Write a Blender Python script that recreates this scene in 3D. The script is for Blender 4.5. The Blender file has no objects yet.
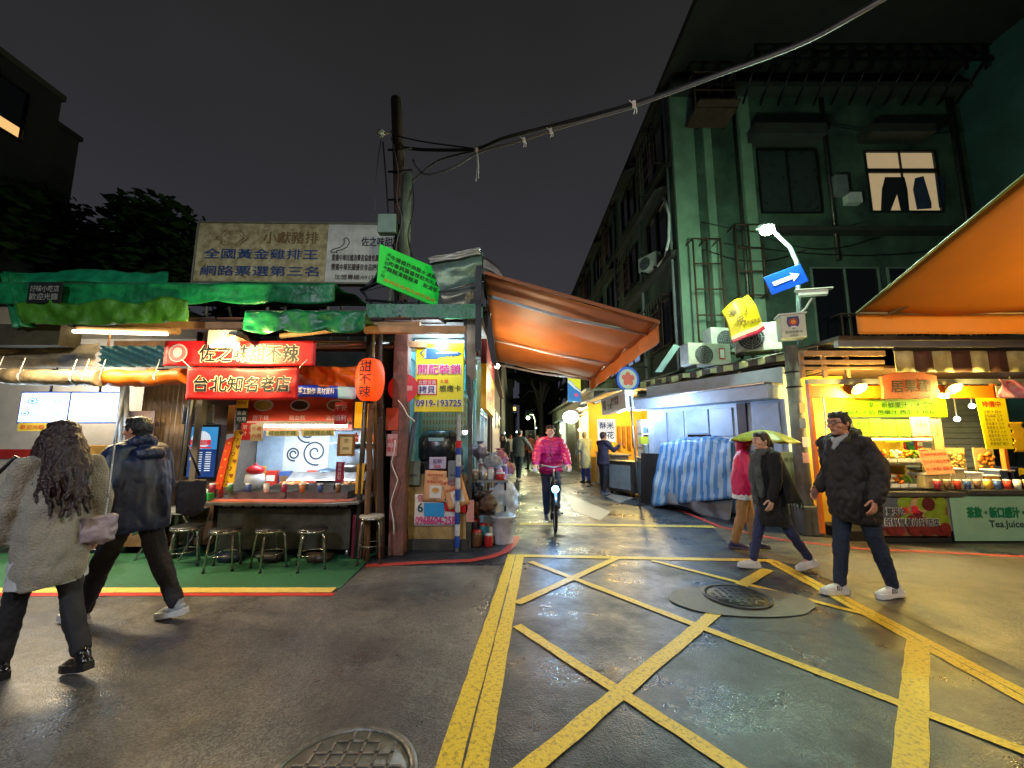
import bpy, math, random
from math import sin, cos, pi, radians as rad
from mathutils import Vector, Matrix, noise
R = random.Random(11)
SC = bpy.context.scene
COL = SC.collection
V = Vector
# ---------------------------------------------------------------- camera maths (pixel -> point in the place)
FPX = 400.0; TH = math.atan(53 / 400.0); EYE = 1.53
def ray(px, py):
    u = (px - 512) / FPX; v = (384 - py) / FPX
    return V((u, cos(TH) - v * sin(TH), sin(TH) + v * cos(TH)))
def G(px, py, z=0.0):
    r = ray(px, py); t = (z - EYE) / r.z
    return V((r.x * t, r.y * t, z))
def W(px, py, Y):
    r = ray(px, py); t = Y / r.y
    return V((r.x * t, Y, EYE + r.z * t))
def X(px, py, x):
    r = ray(px, py); t = x / r.x
    return V((x, r.y * t, EYE + r.z * t))
# ---------------------------------------------------------------- materials
def lin(c):
    out = []
    for k in c[:3]:
        k = k / 255.0
        out.append(k / 12.92 if k <= .04045 else ((k + .055) / 1.055) ** 2.4)
    return tuple(out) + (1.0,)
MATS = {}
def mt(name, col=(128, 128, 128), rough=.55, metal=0., emit=0., ecol=None, var=.3, vs=4., bump=.15, bs=30., col2=None, tr=0., alpha=1., spec=.5, rv=.15, sheen=0.):
    if name in MATS: return MATS[name]
    m = bpy.data.materials.new(name); MATS[name] = m; m.use_nodes = True
    nt = m.node_tree; N = nt.nodes; L = nt.links
    b = N['Principled BSDF']
    tc = N.new('ShaderNodeTexCoord')
    c = lin(col); c2 = lin(col2) if col2 else tuple(k * (1 - var) for k in c[:3]) + (1,)
    if var > 0 or col2:
        n = N.new('ShaderNodeTexNoise'); n.inputs['Scale'].default_value = vs; n.inputs['Detail'].default_value = 8; n.inputs['Roughness'].default_value = .65
        L.new(tc.outputs['Object'], n.inputs['Vector'])
        rp = N.new('ShaderNodeValToRGB'); rp.color_ramp.elements[0].position = .35; rp.color_ramp.elements[1].position = .65
        rp.color_ramp.elements[0].color = c2; rp.color_ramp.elements[1].color = c
        L.new(n.outputs['Fac'], rp.inputs['Fac']); L.new(rp.outputs['Color'], b.inputs['Base Color'])
        mr = N.new('ShaderNodeMapRange'); mr.inputs['To Min'].default_value = max(.03, rough - rv); mr.inputs['To Max'].default_value = min(1, rough + rv)
        L.new(n.outputs['Fac'], mr.inputs['Value']); L.new(mr.outputs['Result'], b.inputs['Roughness'])
    else:
        b.inputs['Base Color'].default_value = c; b.inputs['Roughness'].default_value = rough
    if bump > 0:
        n2 = N.new('ShaderNodeTexNoise'); n2.inputs['Scale'].default_value = bs; n2.inputs['Detail'].default_value = 5
        L.new(tc.outputs['Object'], n2.inputs['Vector'])
        bp = N.new('ShaderNodeBump'); bp.inputs['Strength'].default_value = bump; bp.inputs['Distance'].default_value = .02
        L.new(n2.outputs['Fac'], bp.inputs['Height']); L.new(bp.outputs['Normal'], b.inputs['Normal'])
    b.inputs['Metallic'].default_value = metal
    b.inputs['Specular IOR Level'].default_value = spec
    if emit:
        b.inputs['Emission Color'].default_value = lin(ecol or col); b.inputs['Emission Strength'].default_value = emit
    if tr: b.inputs['Transmission Weight'].default_value = tr; b.inputs['IOR'].default_value = 1.1
    if alpha < 1: b.inputs['Alpha'].default_value = alpha
    if sheen: b.inputs['Sheen Weight'].default_value = sheen
    return m
def glow(name, col, s):
    return mt(name, col, var=0, bump=0, emit=s)
# ---------------------------------------------------------------- mesh builder (world coordinates)
def basis(d):
    d = d.normalized(); a = V((0, 0, 1)) if abs(d.z) < .95 else V((1, 0, 0))
    x = d.cross(a).normalized(); return x, x.cross(d).normalized()
class Fr:
    """a flat frame: origin, unit right, unit up, normal towards the viewer"""
    def __init__(s, o, x, y):
        s.o = V(o); s.x = V(x).normalized(); y = V(y); s.y = (y - s.x * y.dot(s.x)).normalized(); s.n = s.x.cross(s.y)
    def p(s, u, v, w=0.): return s.o + s.x * u + s.y * v + s.n * w
def FR(bl, br, tl):
    f = Fr(bl, br - bl, tl - bl); f.w = (br - bl).length; f.h = (tl - bl).dot(f.y); return f
def FY(x0, x1, y0, y1, Y):
    """frame facing the camera from pixel box x0..x1, y0 (top)..y1 (bottom) at depth Y"""
    return FR(W(x0, y1, Y), V((W(x1, y1, Y).x, Y, W(x0, y1, Y).z)), W(x0, y0, Y))
class MB:
    def __init__(s): s.v = []; s.f = []; s.m = []; s.s = []
    def add(s, vs, fs, m=0, sm=False):
        k = len(s.v); s.v += [V(p) for p in vs]
        for f in fs: s.f.append([k + i for i in f]); s.m.append(m); s.s.append(sm)
        return s
    def box(s, c, d, rz=0., m=0, rot=None):
        M3 = rot if rot is not None else Matrix.Rotation(rz, 3, 'Z')
        c = V(c); vs = [c + M3 @ V((d[0] * i / 2, d[1] * j / 2, d[2] * k / 2)) for k in (-1, 1) for j in (-1, 1) for i in (-1, 1)]
        return s.add(vs, [(0, 2, 3, 1), (4, 5, 7, 6), (0, 1, 5, 4), (2, 6, 7, 3), (1, 3, 7, 5), (0, 4, 6, 2)], m)
    def bx(s, x0, x1, y0, y1, z0, z1, m=0): return s.box(((x0 + x1) / 2, (y0 + y1) / 2, (z0 + z1) / 2), (x1 - x0, y1 - y0, z1 - z0), m=m)
    def fbox(s, fr, u0, u1, v0, v1, w0, w1, m=0):
        vs = [fr.p(u, v, w) for w in (w0, w1) for v in (v0, v1) for u in (u0, u1)]
        return s.add(vs, [(0, 2, 3, 1), (4, 5, 7, 6), (0, 1, 5, 4), (2, 6, 7, 3), (1, 3, 7, 5), (0, 4, 6, 2)], m)
    def poly(s, fr, pts, w0, w1, m=0):
        n = len(pts); vs = [fr.p(a, b, w0) for a, b in pts] + [fr.p(a, b, w1) for a, b in pts]
        ar = sum(pts[i][0] * pts[(i + 1) % n][1] - pts[(i + 1) % n][0] * pts[i][1] for i in range(n))
        fs = [list(range(n))[::-1], list(range(n, 2 * n))] + [(i, (i + 1) % n, n + (i + 1) % n, n + i) for i in range(n)]
        if ar < 0: fs = [list(f)[::-1] for f in fs]
        return s.add(vs, fs, m)
    def disc(s, fr, u, v, r, w0, w1, m=0, n=28, sy=1.): return s.poly(fr, [(u + r * cos(2 * pi * i / n), v + r * sy * sin(2 * pi * i / n)) for i in range(n)], w0, w1, m)
    def slab(s, pts, d, m=0):
        """solid from a loop of 3-D points pushed by vector d"""
        n = len(pts); pts = [V(p) for p in pts]; d = V(d)
        return s.add(pts + [p + d for p in pts], [list(range(n))[::-1], list(range(n, 2 * n))] + [(i, (i + 1) % n, n + (i + 1) % n, n + i) for i in range(n)], m)
    def tube(s, pts, r, n=8, m=0, cap=True):
        pts = [V(p) for p in pts]; k = len(pts); rs = r if isinstance(r, (list, tuple)) else [r] * k
        vs = []; px = None
        for i, p in enumerate(pts):
            d = (pts[min(i + 1, k - 1)] - pts[max(i - 1, 0)])
            if d.length < 1e-9: d = V((0, 0, 1))
            x, y = basis(d)
            if px is not None:
                x = (px - d.normalized() * px.dot(d.normalized()));
                x = x.normalized() if x.length > 1e-6 else basis(d)[0]
                y = d.normalized().cross(x)
            else: y = d.normalized().cross(x)
            px = x
            vs += [p + (x * cos(2 * pi * j / n) + y * sin(2 * pi * j / n)) * rs[i] for j in range(n)]
        fs = [(i * n + j, i * n + (j + 1) % n, (i + 1) * n + (j + 1) % n, (i + 1) * n + j) for i in range(k - 1) for j in range(n)]
        s.add(vs, fs, m, True)
        if cap: b = len(s.v) - k * n; s.f += [[b + j for j in range(n)][::-1], [b + (k - 1) * n + j for j in range(n)]]; s.m += [m, m]; s.s += [False, False]
        return s
    def lathe(s, c, prof, n=20, m=0, ax=None, sx=1., sy=1.):
        c = V(c); M3 = Matrix.Identity(3) if ax is None else V((0, 0, 1)).rotation_difference(V(ax)).to_matrix()
        vs = [c + M3 @ V((r * sx * cos(2 * pi * j / n), r * sy * sin(2 * pi * j / n), z)) for r, z in prof for j in range(n)]
        k = len(prof)
        return s.add(vs, [(i * n + j, i * n + (j + 1) % n, (i + 1) * n + (j + 1) % n, (i + 1) * n + j) for i in range(k - 1) for j in range(n)], m, True)
    def ell(s, c, r, m=0, rot=None, n=14, k=9):
        c = V(c); M3 = rot if rot is not None else Matrix.Identity(3)
        if not isinstance(r, (tuple, list)): r = (r, r, r)
        vs = [c + M3 @ V((0, 0, -r[2]))]
        for i in range(1, k):
            a = -pi / 2 + pi * i / k
            vs += [c + M3 @ V((r[0] * cos(a) * cos(2 * pi * j / n), r[1] * cos(a) * sin(2 * pi * j / n), r[2] * sin(a))) for j in range(n)]
        vs.append(c + M3 @ V((0, 0, r[2]))); t = len(vs) - 1
        fs = [(0, 1 + (j + 1) % n, 1 + j) for j in range(n)]
        fs += [(1 + i * n + j, 1 + i * n + (j + 1) % n, 1 + (i + 1) * n + (j + 1) % n, 1 + (i + 1) * n + j) for i in range(k - 2) for j in range(n)]
        fs += [(t, 1 + (k - 2) * n + j, 1 + (k - 2) * n + (j + 1) % n) for j in range(n)]
        return s.add(vs, fs, m, True)
    def limb(s, pts, rs, m=0, n=12):
        """chain of round-ended tapered segments, to be fused by remeshing"""
        pts = [V(p) for p in pts]
        for p, r in zip(pts, rs): s.ell(p, r, m, n=n, k=8)
        for i in range(len(pts) - 1): s.tube([pts[i], pts[i + 1]], [rs[i], rs[i + 1]], n, m)
        return s
    def loft(s, rings, n=20, m=0):
        """closed body from rings (centre, rx, ry[, rz angle])"""
        vs = []
        for g in rings:
            c, rx, ry = V(g[0]), g[1], g[2]; a0 = g[3] if len(g) > 3 else 0
            for j in range(n):
                a = 2 * pi * j / n; x, y = rx * cos(a), ry * sin(a)
                vs.append(c + V((x * cos(a0) - y * sin(a0), x * sin(a0) + y * cos(a0), 0)))
        k = len(rings)
        fs = [(i * n + j, i * n + (j + 1) % n, (i + 1) * n + (j + 1) % n, (i + 1) * n + j) for i in range(k - 1) for j in range(n)]
        if rings[0][0][2] > rings[-1][0][2]: fs = [f[::-1] for f in fs]; fs += [tuple(range(n)), tuple(range((k - 1) * n, k * n))[::-1]]
        else: fs += [tuple(range(n))[::-1], tuple(range((k - 1) * n, k * n))]
        return s.add(vs, fs, m, True)
    def sheet(s, fn, nu, nv, t=.003, m=0, mf=None):
        """cloth: fn(u, v) -> point, given a real thickness"""
        g = [[V(fn(i / nu, j / nv)) for j in range(nv + 1)] for i in range(nu + 1)]
        nn = []
        for i in range(nu + 1):
            row = []
            for j in range(nv + 1):
                a = g[min(i + 1, nu)][j] - g[max(i - 1, 0)][j]; b = g[i][min(j + 1, nv)] - g[i][max(j - 1, 0)]
                c = a.cross(b); row.append(c.normalized() if c.length > 1e-12 else V((0, 0, 1)))
            nn.append(row)
        q = nv + 1; A = [g[i][j] for i in range(nu + 1) for j in range(q)]; B = [g[i][j] - nn[i][j] * t for i in range(nu + 1) for j in range(q)]
        o = len(A); k0 = len(s.v); s.v += A + B
        for i in range(nu):
            for j in range(nv):
                mm = mf((i + .5) / nu, (j + .5) / nv) if mf else m
                a, b, c, d = i * q + j, (i + 1) * q + j, (i + 1) * q + j + 1, i * q + j + 1
                s.f.append([k0 + a, k0 + b, k0 + c, k0 + d]); s.f.append([k0 + o + d, k0 + o + c, k0 + o + b, k0 + o + a]); s.m += [mm, mm]; s.s += [True, True]
        ed = [(i * q, (i + 1) * q) for i in range(nu)] + [((i + 1) * q + nv, i * q + nv) for i in range(nu)] + [(j + 1, j) for j in range(nv)] + [(nu * q + j, nu * q + j + 1) for j in range(nv)]
        for a, b in ed: s.f.append([k0 + b, k0 + a, k0 + o + a, k0 + o + b]); s.m.append(m); s.s.append(False)
        return s
    def text(s, body, fr, u, v, size, m=0, bold=0., sx=1., align='C', w=.004, th=.003, vert=False, fit=None, gap=1.05, rot=0.):
        if vert:
            for i, ch in enumerate(body): s.text(ch, fr, u, v - i * size * gap, size, m, bold, sx, 'C', w, th)
            return s
        vs, fs = glyphs(body)
        if not vs: return s
        cp = [(0, 0)] + [(q * cos(k * pi / 4), q * sin(k * pi / 4)) for q, st in (((.05, 1),) if bold >= .05 else ((.016, 2),) if bold > 0 else ()) for k in range(0, 8, st)]
        x0 = min(p[0] for p in vs); x1 = max(p[0] for p in vs)
        if fit: sx = fit / ((x1 - x0) * size)
        off = {'C': (x0 + x1) / 2, 'L': x0, 'R': x1}[align]
        for i, (ox, oy) in enumerate(cp): s.add([fr.p(u + (p[0] - off) * size * sx + ox * size, v + (p[1] - .38 + oy) * size, w + th + .0002 * i) for p in vs], fs, m)
        return s
_TC = bpy.data.curves.new('text_source', 'FONT'); _TO = bpy.data.objects.new('text_source', _TC); COL.objects.link(_TO)
_GC = {}
def glyphs(body):
    k = body
    if k in _GC: return _GC[k]
    _TC.body = body; _TC.resolution_u = 2; _TC.extrude = 0.
    dg = bpy.context.evaluated_depsgraph_get(); dg.update()
    me = bpy.data.meshes.new_from_object(_TO.evaluated_get(dg))
    vs = [(p.co.x, p.co.y, 1.0) for p in me.vertices]; fs = [list(p.vertices) for p in me.polygons]
    fs = [f if me.polygons[i].normal.z > 0 else f[::-1] for i, f in enumerate(fs)]
    bpy.data.meshes.remove(me); _GC[k] = (vs, fs); return _GC[k]
# ---------------------------------------------------------------- objects
ORG = {}
def mats_of(m): return list(m) if isinstance(m, (list, tuple)) else [m]
def _mesh(name, mb, mats, org):
    me = bpy.data.meshes.new(name)
    me.from_pydata([tuple(p - org) for p in mb.v], [], mb.f)
    for m in mats_of(mats): me.materials.append(m)
    me.polygons.foreach_set('material_index', mb.m); me.polygons.foreach_set('use_smooth', mb.s); me.update(); return me
def part(parent, name, mb, mats, bev=0., label=None, org=None):
    po = ORG[parent.name]; o0 = V(org) if org is not None else po
    o = bpy.data.objects.new(name, _mesh(name, mb, mats, o0)); COL.objects.link(o); o.parent = parent
    o.location = o0 - po; ORG[o.name] = o0
    if bev: bevel(o, bev)
    if label: o['label'] = label
    return o
def bevel(o, w):
    b = o.modifiers.new('bevel', 'BEVEL'); b.width = w; b.segments = 2; b.limit_method = 'ANGLE'; b.angle_limit = rad(40)
def tag(o, label, cat, group=None, kind=None):
    if kind: o['kind'] = kind
    if label: o['label'] = label
    if cat: o['category'] = cat
    if group: o['group'] = group
    return o
def thing(name, label, cat, loc, group=None):
    o = bpy.data.objects.new(name, None); COL.objects.link(o); o.location = loc; o.empty_display_size = .1; ORG[o.name] = V(loc)
    return tag(o, label, cat, group)
def solo(name, mb, mats, label, cat, group=None, bev=0., kind=None):
    lo = V([min(p[i] for p in mb.v) for i in range(3)]); hi = V([max(p[i] for p in mb.v) for i in range(3)])
    og = V(((lo.x + hi.x) / 2, (lo.y + hi.y) / 2, lo.z))
    o = bpy.data.objects.new(name, _mesh(name, mb, mats, og)); COL.objects.link(o); o.location = og; ORG[o.name] = og
    if bev: bevel(o, bev)
    return tag(o, label, cat, group, kind)
def struct(name, mb, mats, bev=0.): return solo(name, mb, mats, None, None, None, bev, 'structure')
def copy_tree(o, loc=None, rz=None, label=None, parent=None):
    c = o.copy(); COL.objects.link(c)
    if parent is not None: c.parent = parent
    if loc is not None: c.location = loc
    if rz is not None: c.rotation_euler = (0, 0, rz)
    if label: c['label'] = label
    for ch in list(o.children): copy_tree(ch, parent=c)
    return c
LP = 5.0
def light(name, loc, power, col=(255, 255, 255), r=.05, parent=None, kind='POINT', size=None, rot=None, spot=None):
    if spot: kind = 'SPOT'
    l = bpy.data.lights.new(name, kind); l.energy = power * LP; l.color = lin(col)[:3]
    if kind == 'AREA': l.shape = 'RECTANGLE'; l.size, l.size_y = size
    else: l.shadow_soft_size = r
    if spot: l.spot_size = rad(spot); l.spot_blend = .2
    o = bpy.data.objects.new(name, l); COL.objects.link(o); o.location = loc
    if rot: o.rotation_euler = rot
    if parent is not None: o.parent = parent; o.location = V(loc) - ORG[parent.name]
    return o
def fuse(mb, voxel=.008, smooth=6, wr=0., ws=9., puff=0., pf=40., seed=0., zs=.6):
    """fuse overlapping shapes into one continuous skin; optional cloth wrinkles and quilted puffs"""
    me = bpy.data.meshes.new('tmp'); me.from_pydata([tuple(p) for p in mb.v], [], mb.f)
    o = bpy.data.objects.new('tmp', me); COL.objects.link(o)
    r = o.modifiers.new('r', 'REMESH'); r.mode = 'VOXEL'; r.voxel_size = voxel; r.use_smooth_shade = True
    if smooth: sm = o.modifiers.new('s', 'SMOOTH'); sm.factor = .5; sm.iterations = smooth
    dg = bpy.context.evaluated_depsgraph_get(); dg.update()
    m2 = bpy.data.meshes.new_from_object(o.evaluated_get(dg))
    out = MB(); nn = [v.normal.copy() for v in m2.vertices]; vs = [v.co.copy() for v in m2.vertices]
    if wr or puff:
        for i, p in enumerate(vs):
            d = 0.
            if wr:
                q = V((p.x * ws + seed, p.y * ws, p.z * ws * zs))
                d += wr * (noise.noise(q) + .5 * abs(noise.noise(q * 2.3)) * 2 - .4)
            if puff: d += puff * (abs(sin(p.z * pf + 1.2 * noise.noise(p * 6))) ** .6 - .6)
            vs[i] = p + nn[i] * d
    out.v = vs; out.f = [list(p.vertices) for p in m2.polygons]; out.m = [0] * len(out.f); out.s = [True] * len(out.f)
    bpy.data.objects.remove(o); bpy.data.meshes.remove(me); bpy.data.meshes.remove(m2)
    return out
def merge(a, b, m=None):
    k = len(a.v); a.v += b.v; a.f += [[k + i for i in f] for f in b.f]; a.m += [m if m is not None else x for x in b.m]; a.s += b.s; return a
def xf(mb, M4):
    mb.v = [M4 @ p for p in mb.v]; return mb
def fold(p, a, fx, seed=0): return a * noise.noise(V((p[0] * fx + seed, p[1] * fx, p[2] * fx * .4)))
# ================================================================ sky, camera, ground
w = bpy.data.worlds.new('World'); SC.world = w; w.use_nodes = True
nt = w.node_tree; bg = nt.nodes['Background']
tc = nt.nodes.new('ShaderNodeTexCoord'); sp = nt.nodes.new('ShaderNodeSeparateXYZ'); rp = nt.nodes.new('ShaderNodeValToRGB')
nt.links.new(tc.outputs['Generated'], sp.inputs['Vector']); nt.links.new(sp.outputs['Z'], rp.inputs['Fac']); nn = nt.nodes.new('ShaderNodeTexNoise'); nn.inputs['Scale'].default_value = 1.6; nn.inputs['Detail'].default_value = 4; nt.links.new(tc.outputs['Generated'], nn.inputs['Vector'])
mr = nt.nodes.new('ShaderNodeMapRange'); mr.inputs['To Min'].default_value = .65; mr.inputs['To Max'].default_value = 1.35; nt.links.new(nn.outputs['Fac'], mr.inputs['Value']); nt.links.new(mr.outputs['Result'], bg.inputs['Strength']); nt.links.new(rp.outputs['Color'], bg.inputs['Color'])
e = rp.color_ramp.elements; e[0].position = 0.; e[0].color = (.040, .042, .056, 1); e[1].position = .8; e[1].color = (.0195, .0185, .018, 1)
e2 = rp.color_ramp.elements.new(.35); e2.color = (.031, .031, .037, 1)
bg.inputs['Strength'].default_value = 1.0
cam = bpy.data.cameras.new('camera'); co = bpy.data.objects.new('camera', cam); COL.objects.link(co)
co.location = (0, 0, EYE); co.rotation_euler = (pi / 2 + TH, 0, 0); cam.sensor_width = 36; cam.lens = 36 * FPX / 1024; cam.clip_end = 600; cam.clip_start = .05
SC.camera = co
SC.view_settings.view_transform = 'Standard'; SC.view_settings.look = 'None'; SC.view_settings.exposure = 0; SC.view_settings.gamma = 1
SC.cycles.use_denoising = True; SC.cycles.max_bounces = 6; SC.cycles.diffuse_bounces = 3; SC.cycles.glossy_bounces = 3; SC.cycles.transparent_max_bounces = 10; SC.cycles.sample_clamp_indirect = 6; SC.cycles.use_light_tree = True
SC.cycles.caustics_reflective = False; SC.cycles.caustics_refractive = False

def asphalt(name, c1, c2, wet=.5, grit=1.):
    m = bpy.data.materials.new(name); m.use_nodes = True; nt = m.node_tree; N = nt.nodes; L = nt.links; b = N['Principled BSDF']
    t = N.new('ShaderNodeTexCoord').outputs['Object']
    def nz(s, d=6, r=.6):
        n = N.new('ShaderNodeTexNoise'); n.inputs['Scale'].default_value = s; n.inputs['Detail'].default_value = d; n.inputs['Roughness'].default_value = r; L.new(t, n.inputs['Vector']); return n.outputs['Fac']
    def ramp(x, p0, p1, a=(0, 0, 0, 1), bb=(1, 1, 1, 1)):
        r = N.new('ShaderNodeValToRGB'); r.color_ramp.elements[0].position = p0; r.color_ramp.elements[1].position = p1; r.color_ramp.elements[0].color = a; r.color_ramp.elements[1].color = bb; L.new(x, r.inputs['Fac']); return r.outputs['Color']
    def mix(f, a, bb, mode='MIX'):
        x = N.new('ShaderNodeMixRGB'); x.blend_type = mode
        for s_, q in ((0, f), (1, a), (2, bb)):
            if isinstance(q, (float, int)): x.inputs[s_].default_value = q
            elif isinstance(q, tuple): x.inputs[s_].default_value = q
            else: L.new(q, x.inputs[s_])
        return x.outputs[0]
    big = ramp(nz(.9, 8, .7), .38, .66, c1, c2)
    vo = N.new('ShaderNodeTexVoronoi'); vo.inputs['Scale'].default_value = 110; L.new(t, vo.inputs['Vector'])
    sp = ramp(vo.outputs['Color'], .25, .9, (.45, .45, .45, 1), (2.3, 2.2, 2.1, 1))
    col = mix(.8 * grit, big, sp, 'MULTIPLY')
    col = mix(ramp(nz(3.1, 9, .75), .55, .75, (0, 0, 0, 1), (.5, .5, .5, 1)), col, (.09, .085, .08, 1))
    # tar seams / cracks
    v2 = N.new('ShaderNodeTexVoronoi'); v2.feature = 'DISTANCE_TO_EDGE'; v2.inputs['Scale'].default_value = .33
    wv = N.new('ShaderNodeVectorMath'); wv.operation = 'ADD'; n3 = N.new('ShaderNodeTexNoise'); n3.inputs['Scale'].default_value = 2.; L.new(t, n3.inputs['Vector']); L.new(t, wv.inputs[0]); L.new(n3.outputs['Color'], wv.inputs[1]); L.new(wv.outputs[0], v2.inputs['Vector'])
    col = mix(ramp(v2.outputs['Distance'], .0, .004, (.5, .5, .5, 1), (0, 0, 0, 1)), col, (.012, .012, .013, 1))
    L.new(col, b.inputs['Base Color'])
    rr = N.new('ShaderNodeMapRange'); rr.inputs['From Min'].default_value = .38; rr.inputs['From Max'].default_value = .62; rr.inputs['To Min'].default_value = .60 - .36 * wet; rr.inputs['To Max'].default_value = .60
    L.new(nz(1.3, 7, .7), rr.inputs['Value']); L.new(rr.outputs['Result'], b.inputs['Roughness'])
    b.inputs['Specular IOR Level'].default_value = .6
    bp = N.new('ShaderNodeBump'); bp.inputs['Strength'].default_value = .55; bp.inputs['Distance'].default_value = .0032; L.new(vo.outputs['Distance'], bp.inputs['Height'])
    b2 = N.new('ShaderNodeBump'); b2.inputs['Strength'].default_value = .35; b2.inputs['Distance'].default_value = .03; L.new(nz(5, 6), b2.inputs['Height']); L.new(b2.outputs['Normal'], bp.inputs['Normal'])
    L.new(bp.outputs['Normal'], b.inputs['Normal']); return m
ASPH = asphalt('wet_asphalt', (.006, .009, .016, 1), (.019, .025, .036, 1), 1.08)
ASPH2 = asphalt('worn_asphalt', (.028, .030, .034, 1), (.100, .096, .093, 1), 1.0)
mb = MB(); mb.add([(-150, -60, 0), (150, -60, 0), (150, 300, 0), (-150, 300, 0)], [(0, 1, 2, 3)])
struct('ground', mb, ASPH)
def flat(pts, z, t=.003): # sheet of paint / paving with a tiny real thickness, from ground points
    pts = [V((p[0], p[1], z)) for p in pts]; n = len(pts)
    ar = sum(pts[i].x * pts[(i + 1) % n].y - pts[(i + 1) % n].x * pts[i].y for i in range(n))
    if ar < 0: pts = pts[::-1]
    m = MB(); m.add(pts, [tuple(range(n))]); return m
# older, paler road surface: left of the yellow box and in the right foreground, there tinted with warm light
old = flat([G(500, 566), G(478, 640), G(440, 768), V((-.55, .6)), V((-6, .6)), V((-12, 2.5)), V((-12, 4.2)), G(336, 593), G(366, 566)], .004)
struct('road_surface', old, ASPH2)
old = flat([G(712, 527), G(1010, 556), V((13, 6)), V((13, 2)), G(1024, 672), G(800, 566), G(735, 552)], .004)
WARM = asphalt('worn_asphalt_tan', (.030, .026, .022, 1), (.10, .084, .058, 1), .85)  # tan tone is the fruit stall's warm light painted into the asphalt
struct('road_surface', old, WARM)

def paint(name, c, dirt, wear=.5, rough=.45):
    m = mt(name, c, rough, var=.0, col2=dirt, vs=38, bump=.25, bs=70); nt = m.node_tree
    r = [n for n in nt.nodes if n.type == 'VALTORGB'][0]; r.color_ramp.elements[0].position = .34 + .08 * wear; r.color_ramp.elements[1].position = .42 + .16 * wear
    return m
YEL = paint('yellow_road_paint', (204, 172, 24), (146, 122, 32), .5)
WHT = paint('white_road_paint', (150, 150, 142), (105, 105, 104), .6)
REDP = paint('red_road_paint', (168, 52, 44), (92, 50, 46), .6)
GRNP = paint('green_paving_paint', (34, 104, 70), (44, 66, 52), .9, .5)
YEL2 = paint('dull_yellow_road_paint', (196, 176, 60), (112, 102, 60), .9)
def stripe(a, b, wd, z, mb, wd2=None):
    a, b = V(a), V(b); d = (b - a).normalized(); s_ = V((-d.y, d.x, 0)); w2 = wd2 or wd; n = max(2, int((b - a).length / .12)); rr = random.Random(int(a.x * 1000))
    L_, R_ = [], []
    for i in range(n + 1):
        t = i / n; c = a.lerp(b, t); ww = (wd + (w2 - wd) * t) / 2
        L_.append(c + s_ * (ww + rr.uniform(-.004, .004))); R_.append(c - s_ * (ww + rr.uniform(-.004, .004)))
    for p in L_ + R_: p.z = z
    mb.add(R_ + L_, [(i, i + 1, n + 2 + i, n + 1 + i) for i in range(n)])
def ext(a, b, k):  # carry a line on past b
    return b + (b - a) * k
mk = MB(); z0 = .0055
a, b = G(516, 555), G(462, 768); d = (b - a).normalized(); s_ = V((-d.y, d.x, 0))
stripe(a + s_ * .055, ext(a, b, .5) + s_ * .07, .10, z0, mk, .125); stripe(a - s_ * .055, ext(a, b, .5) - s_ * .07, .10, z0, mk, .125)
a, b = G(771, 561), G(1024, 697); d = (b - a).normalized(); s_ = V((-d.y, d.x, 0))
stripe(a + s_ * .042, ext(a, b, .5) + s_ * .045, .075, z0, mk, .082); stripe(a - s_ * .042, ext(a, b, .5) - s_ * .045, .075, z0, mk, .082)
struct('road_marking', mk, YEL)
mk = MB(); stripe(G(516, 556), G(775, 561), .11, .0060, mk)
struct('road_marking', mk, YEL)
for k, (p, q, w_, ex) in enumerate([((517, 626), (735, 768), .085, .4), ((531, 768), (716, 613), .105, 0), ((530, 562), (1024, 752), .08, .2), ((517, 604), (618, 558), .09, 0), ((652, 561), (882, 619), .07, 0), ((910, 768), (918, 642), .125, 0), ((741, 586), (768, 570), .12, 0)]):
    mk = MB(); a, b = G(*p), G(*q)
    if p[1] == 768: a = ext(b, a, .5)
    stripe(a, ext(a, b, ex) if ex else b, w_, .0065 + .0004 * k, mk); struct('road_marking', mk, YEL)
mk = MB(); stripe(G(520, 524), G(714, 527), .17, .006, mk); struct('road_marking', mk, YEL2)
mk = MB()
for poly in ([(563, 494), (572, 496), (611, 512), (600, 521), (574, 511)], [(606, 497), (612, 494), (634, 498), (620, 503)]):
    q = [G(*p) for p in poly]; q = [V((p.x, p.y, .006)) for p in q]; mk.add(q[::-1], [tuple(range(len(q)))])
struct('road_marking', mk, WHT)
# green painted kerbside, yellow and red edge lines
gp = flat([V((-12, 4.35)), G(340, 589), G(360, 569), G(372, 556), V((-1.55, 5.9)), V((-12, 5.9))], .0055)
struct('pavement', gp, GRNP)
mk = MB(); stripe(V((-12, 4.24, 0)), G(334, 590.5), .13, .0065, mk); struct('road_marking', mk, mt('cream_yellow_paint', (214, 184, 90), .5, var=.3, vs=20))
mk = MB(); stripe(V((-12, 4.12, 0)), G(334, 595), .07, .0075, mk); struct('road_marking', mk, mt('bright_red_paint', (190, 40, 30), .5, var=.3, vs=20))
mk = MB(); pts = [G(366, 566), G(420, 563), G(470, 561), G(492, 557), G(505, 552), G(512, 546), G(517, 537)]
for i in range(len(pts) - 1): stripe(pts[i], pts[i + 1] + (pts[i + 1] - pts[i]) * .03, .12, .0065 + .0004 * i, mk)
struct('road_marking', mk, REDP)
mk = MB(); pts = [G(640, 493), G(672, 507), G(720, 527), G(780, 540), G(860, 549), G(1024, 557), V((12, 5.8, 0))]
for i in range(len(pts) - 1): stripe(pts[i], pts[i + 1], .09, .0055 + .0004 * i, mk)
struct('road_marking', mk, REDP)
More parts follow.
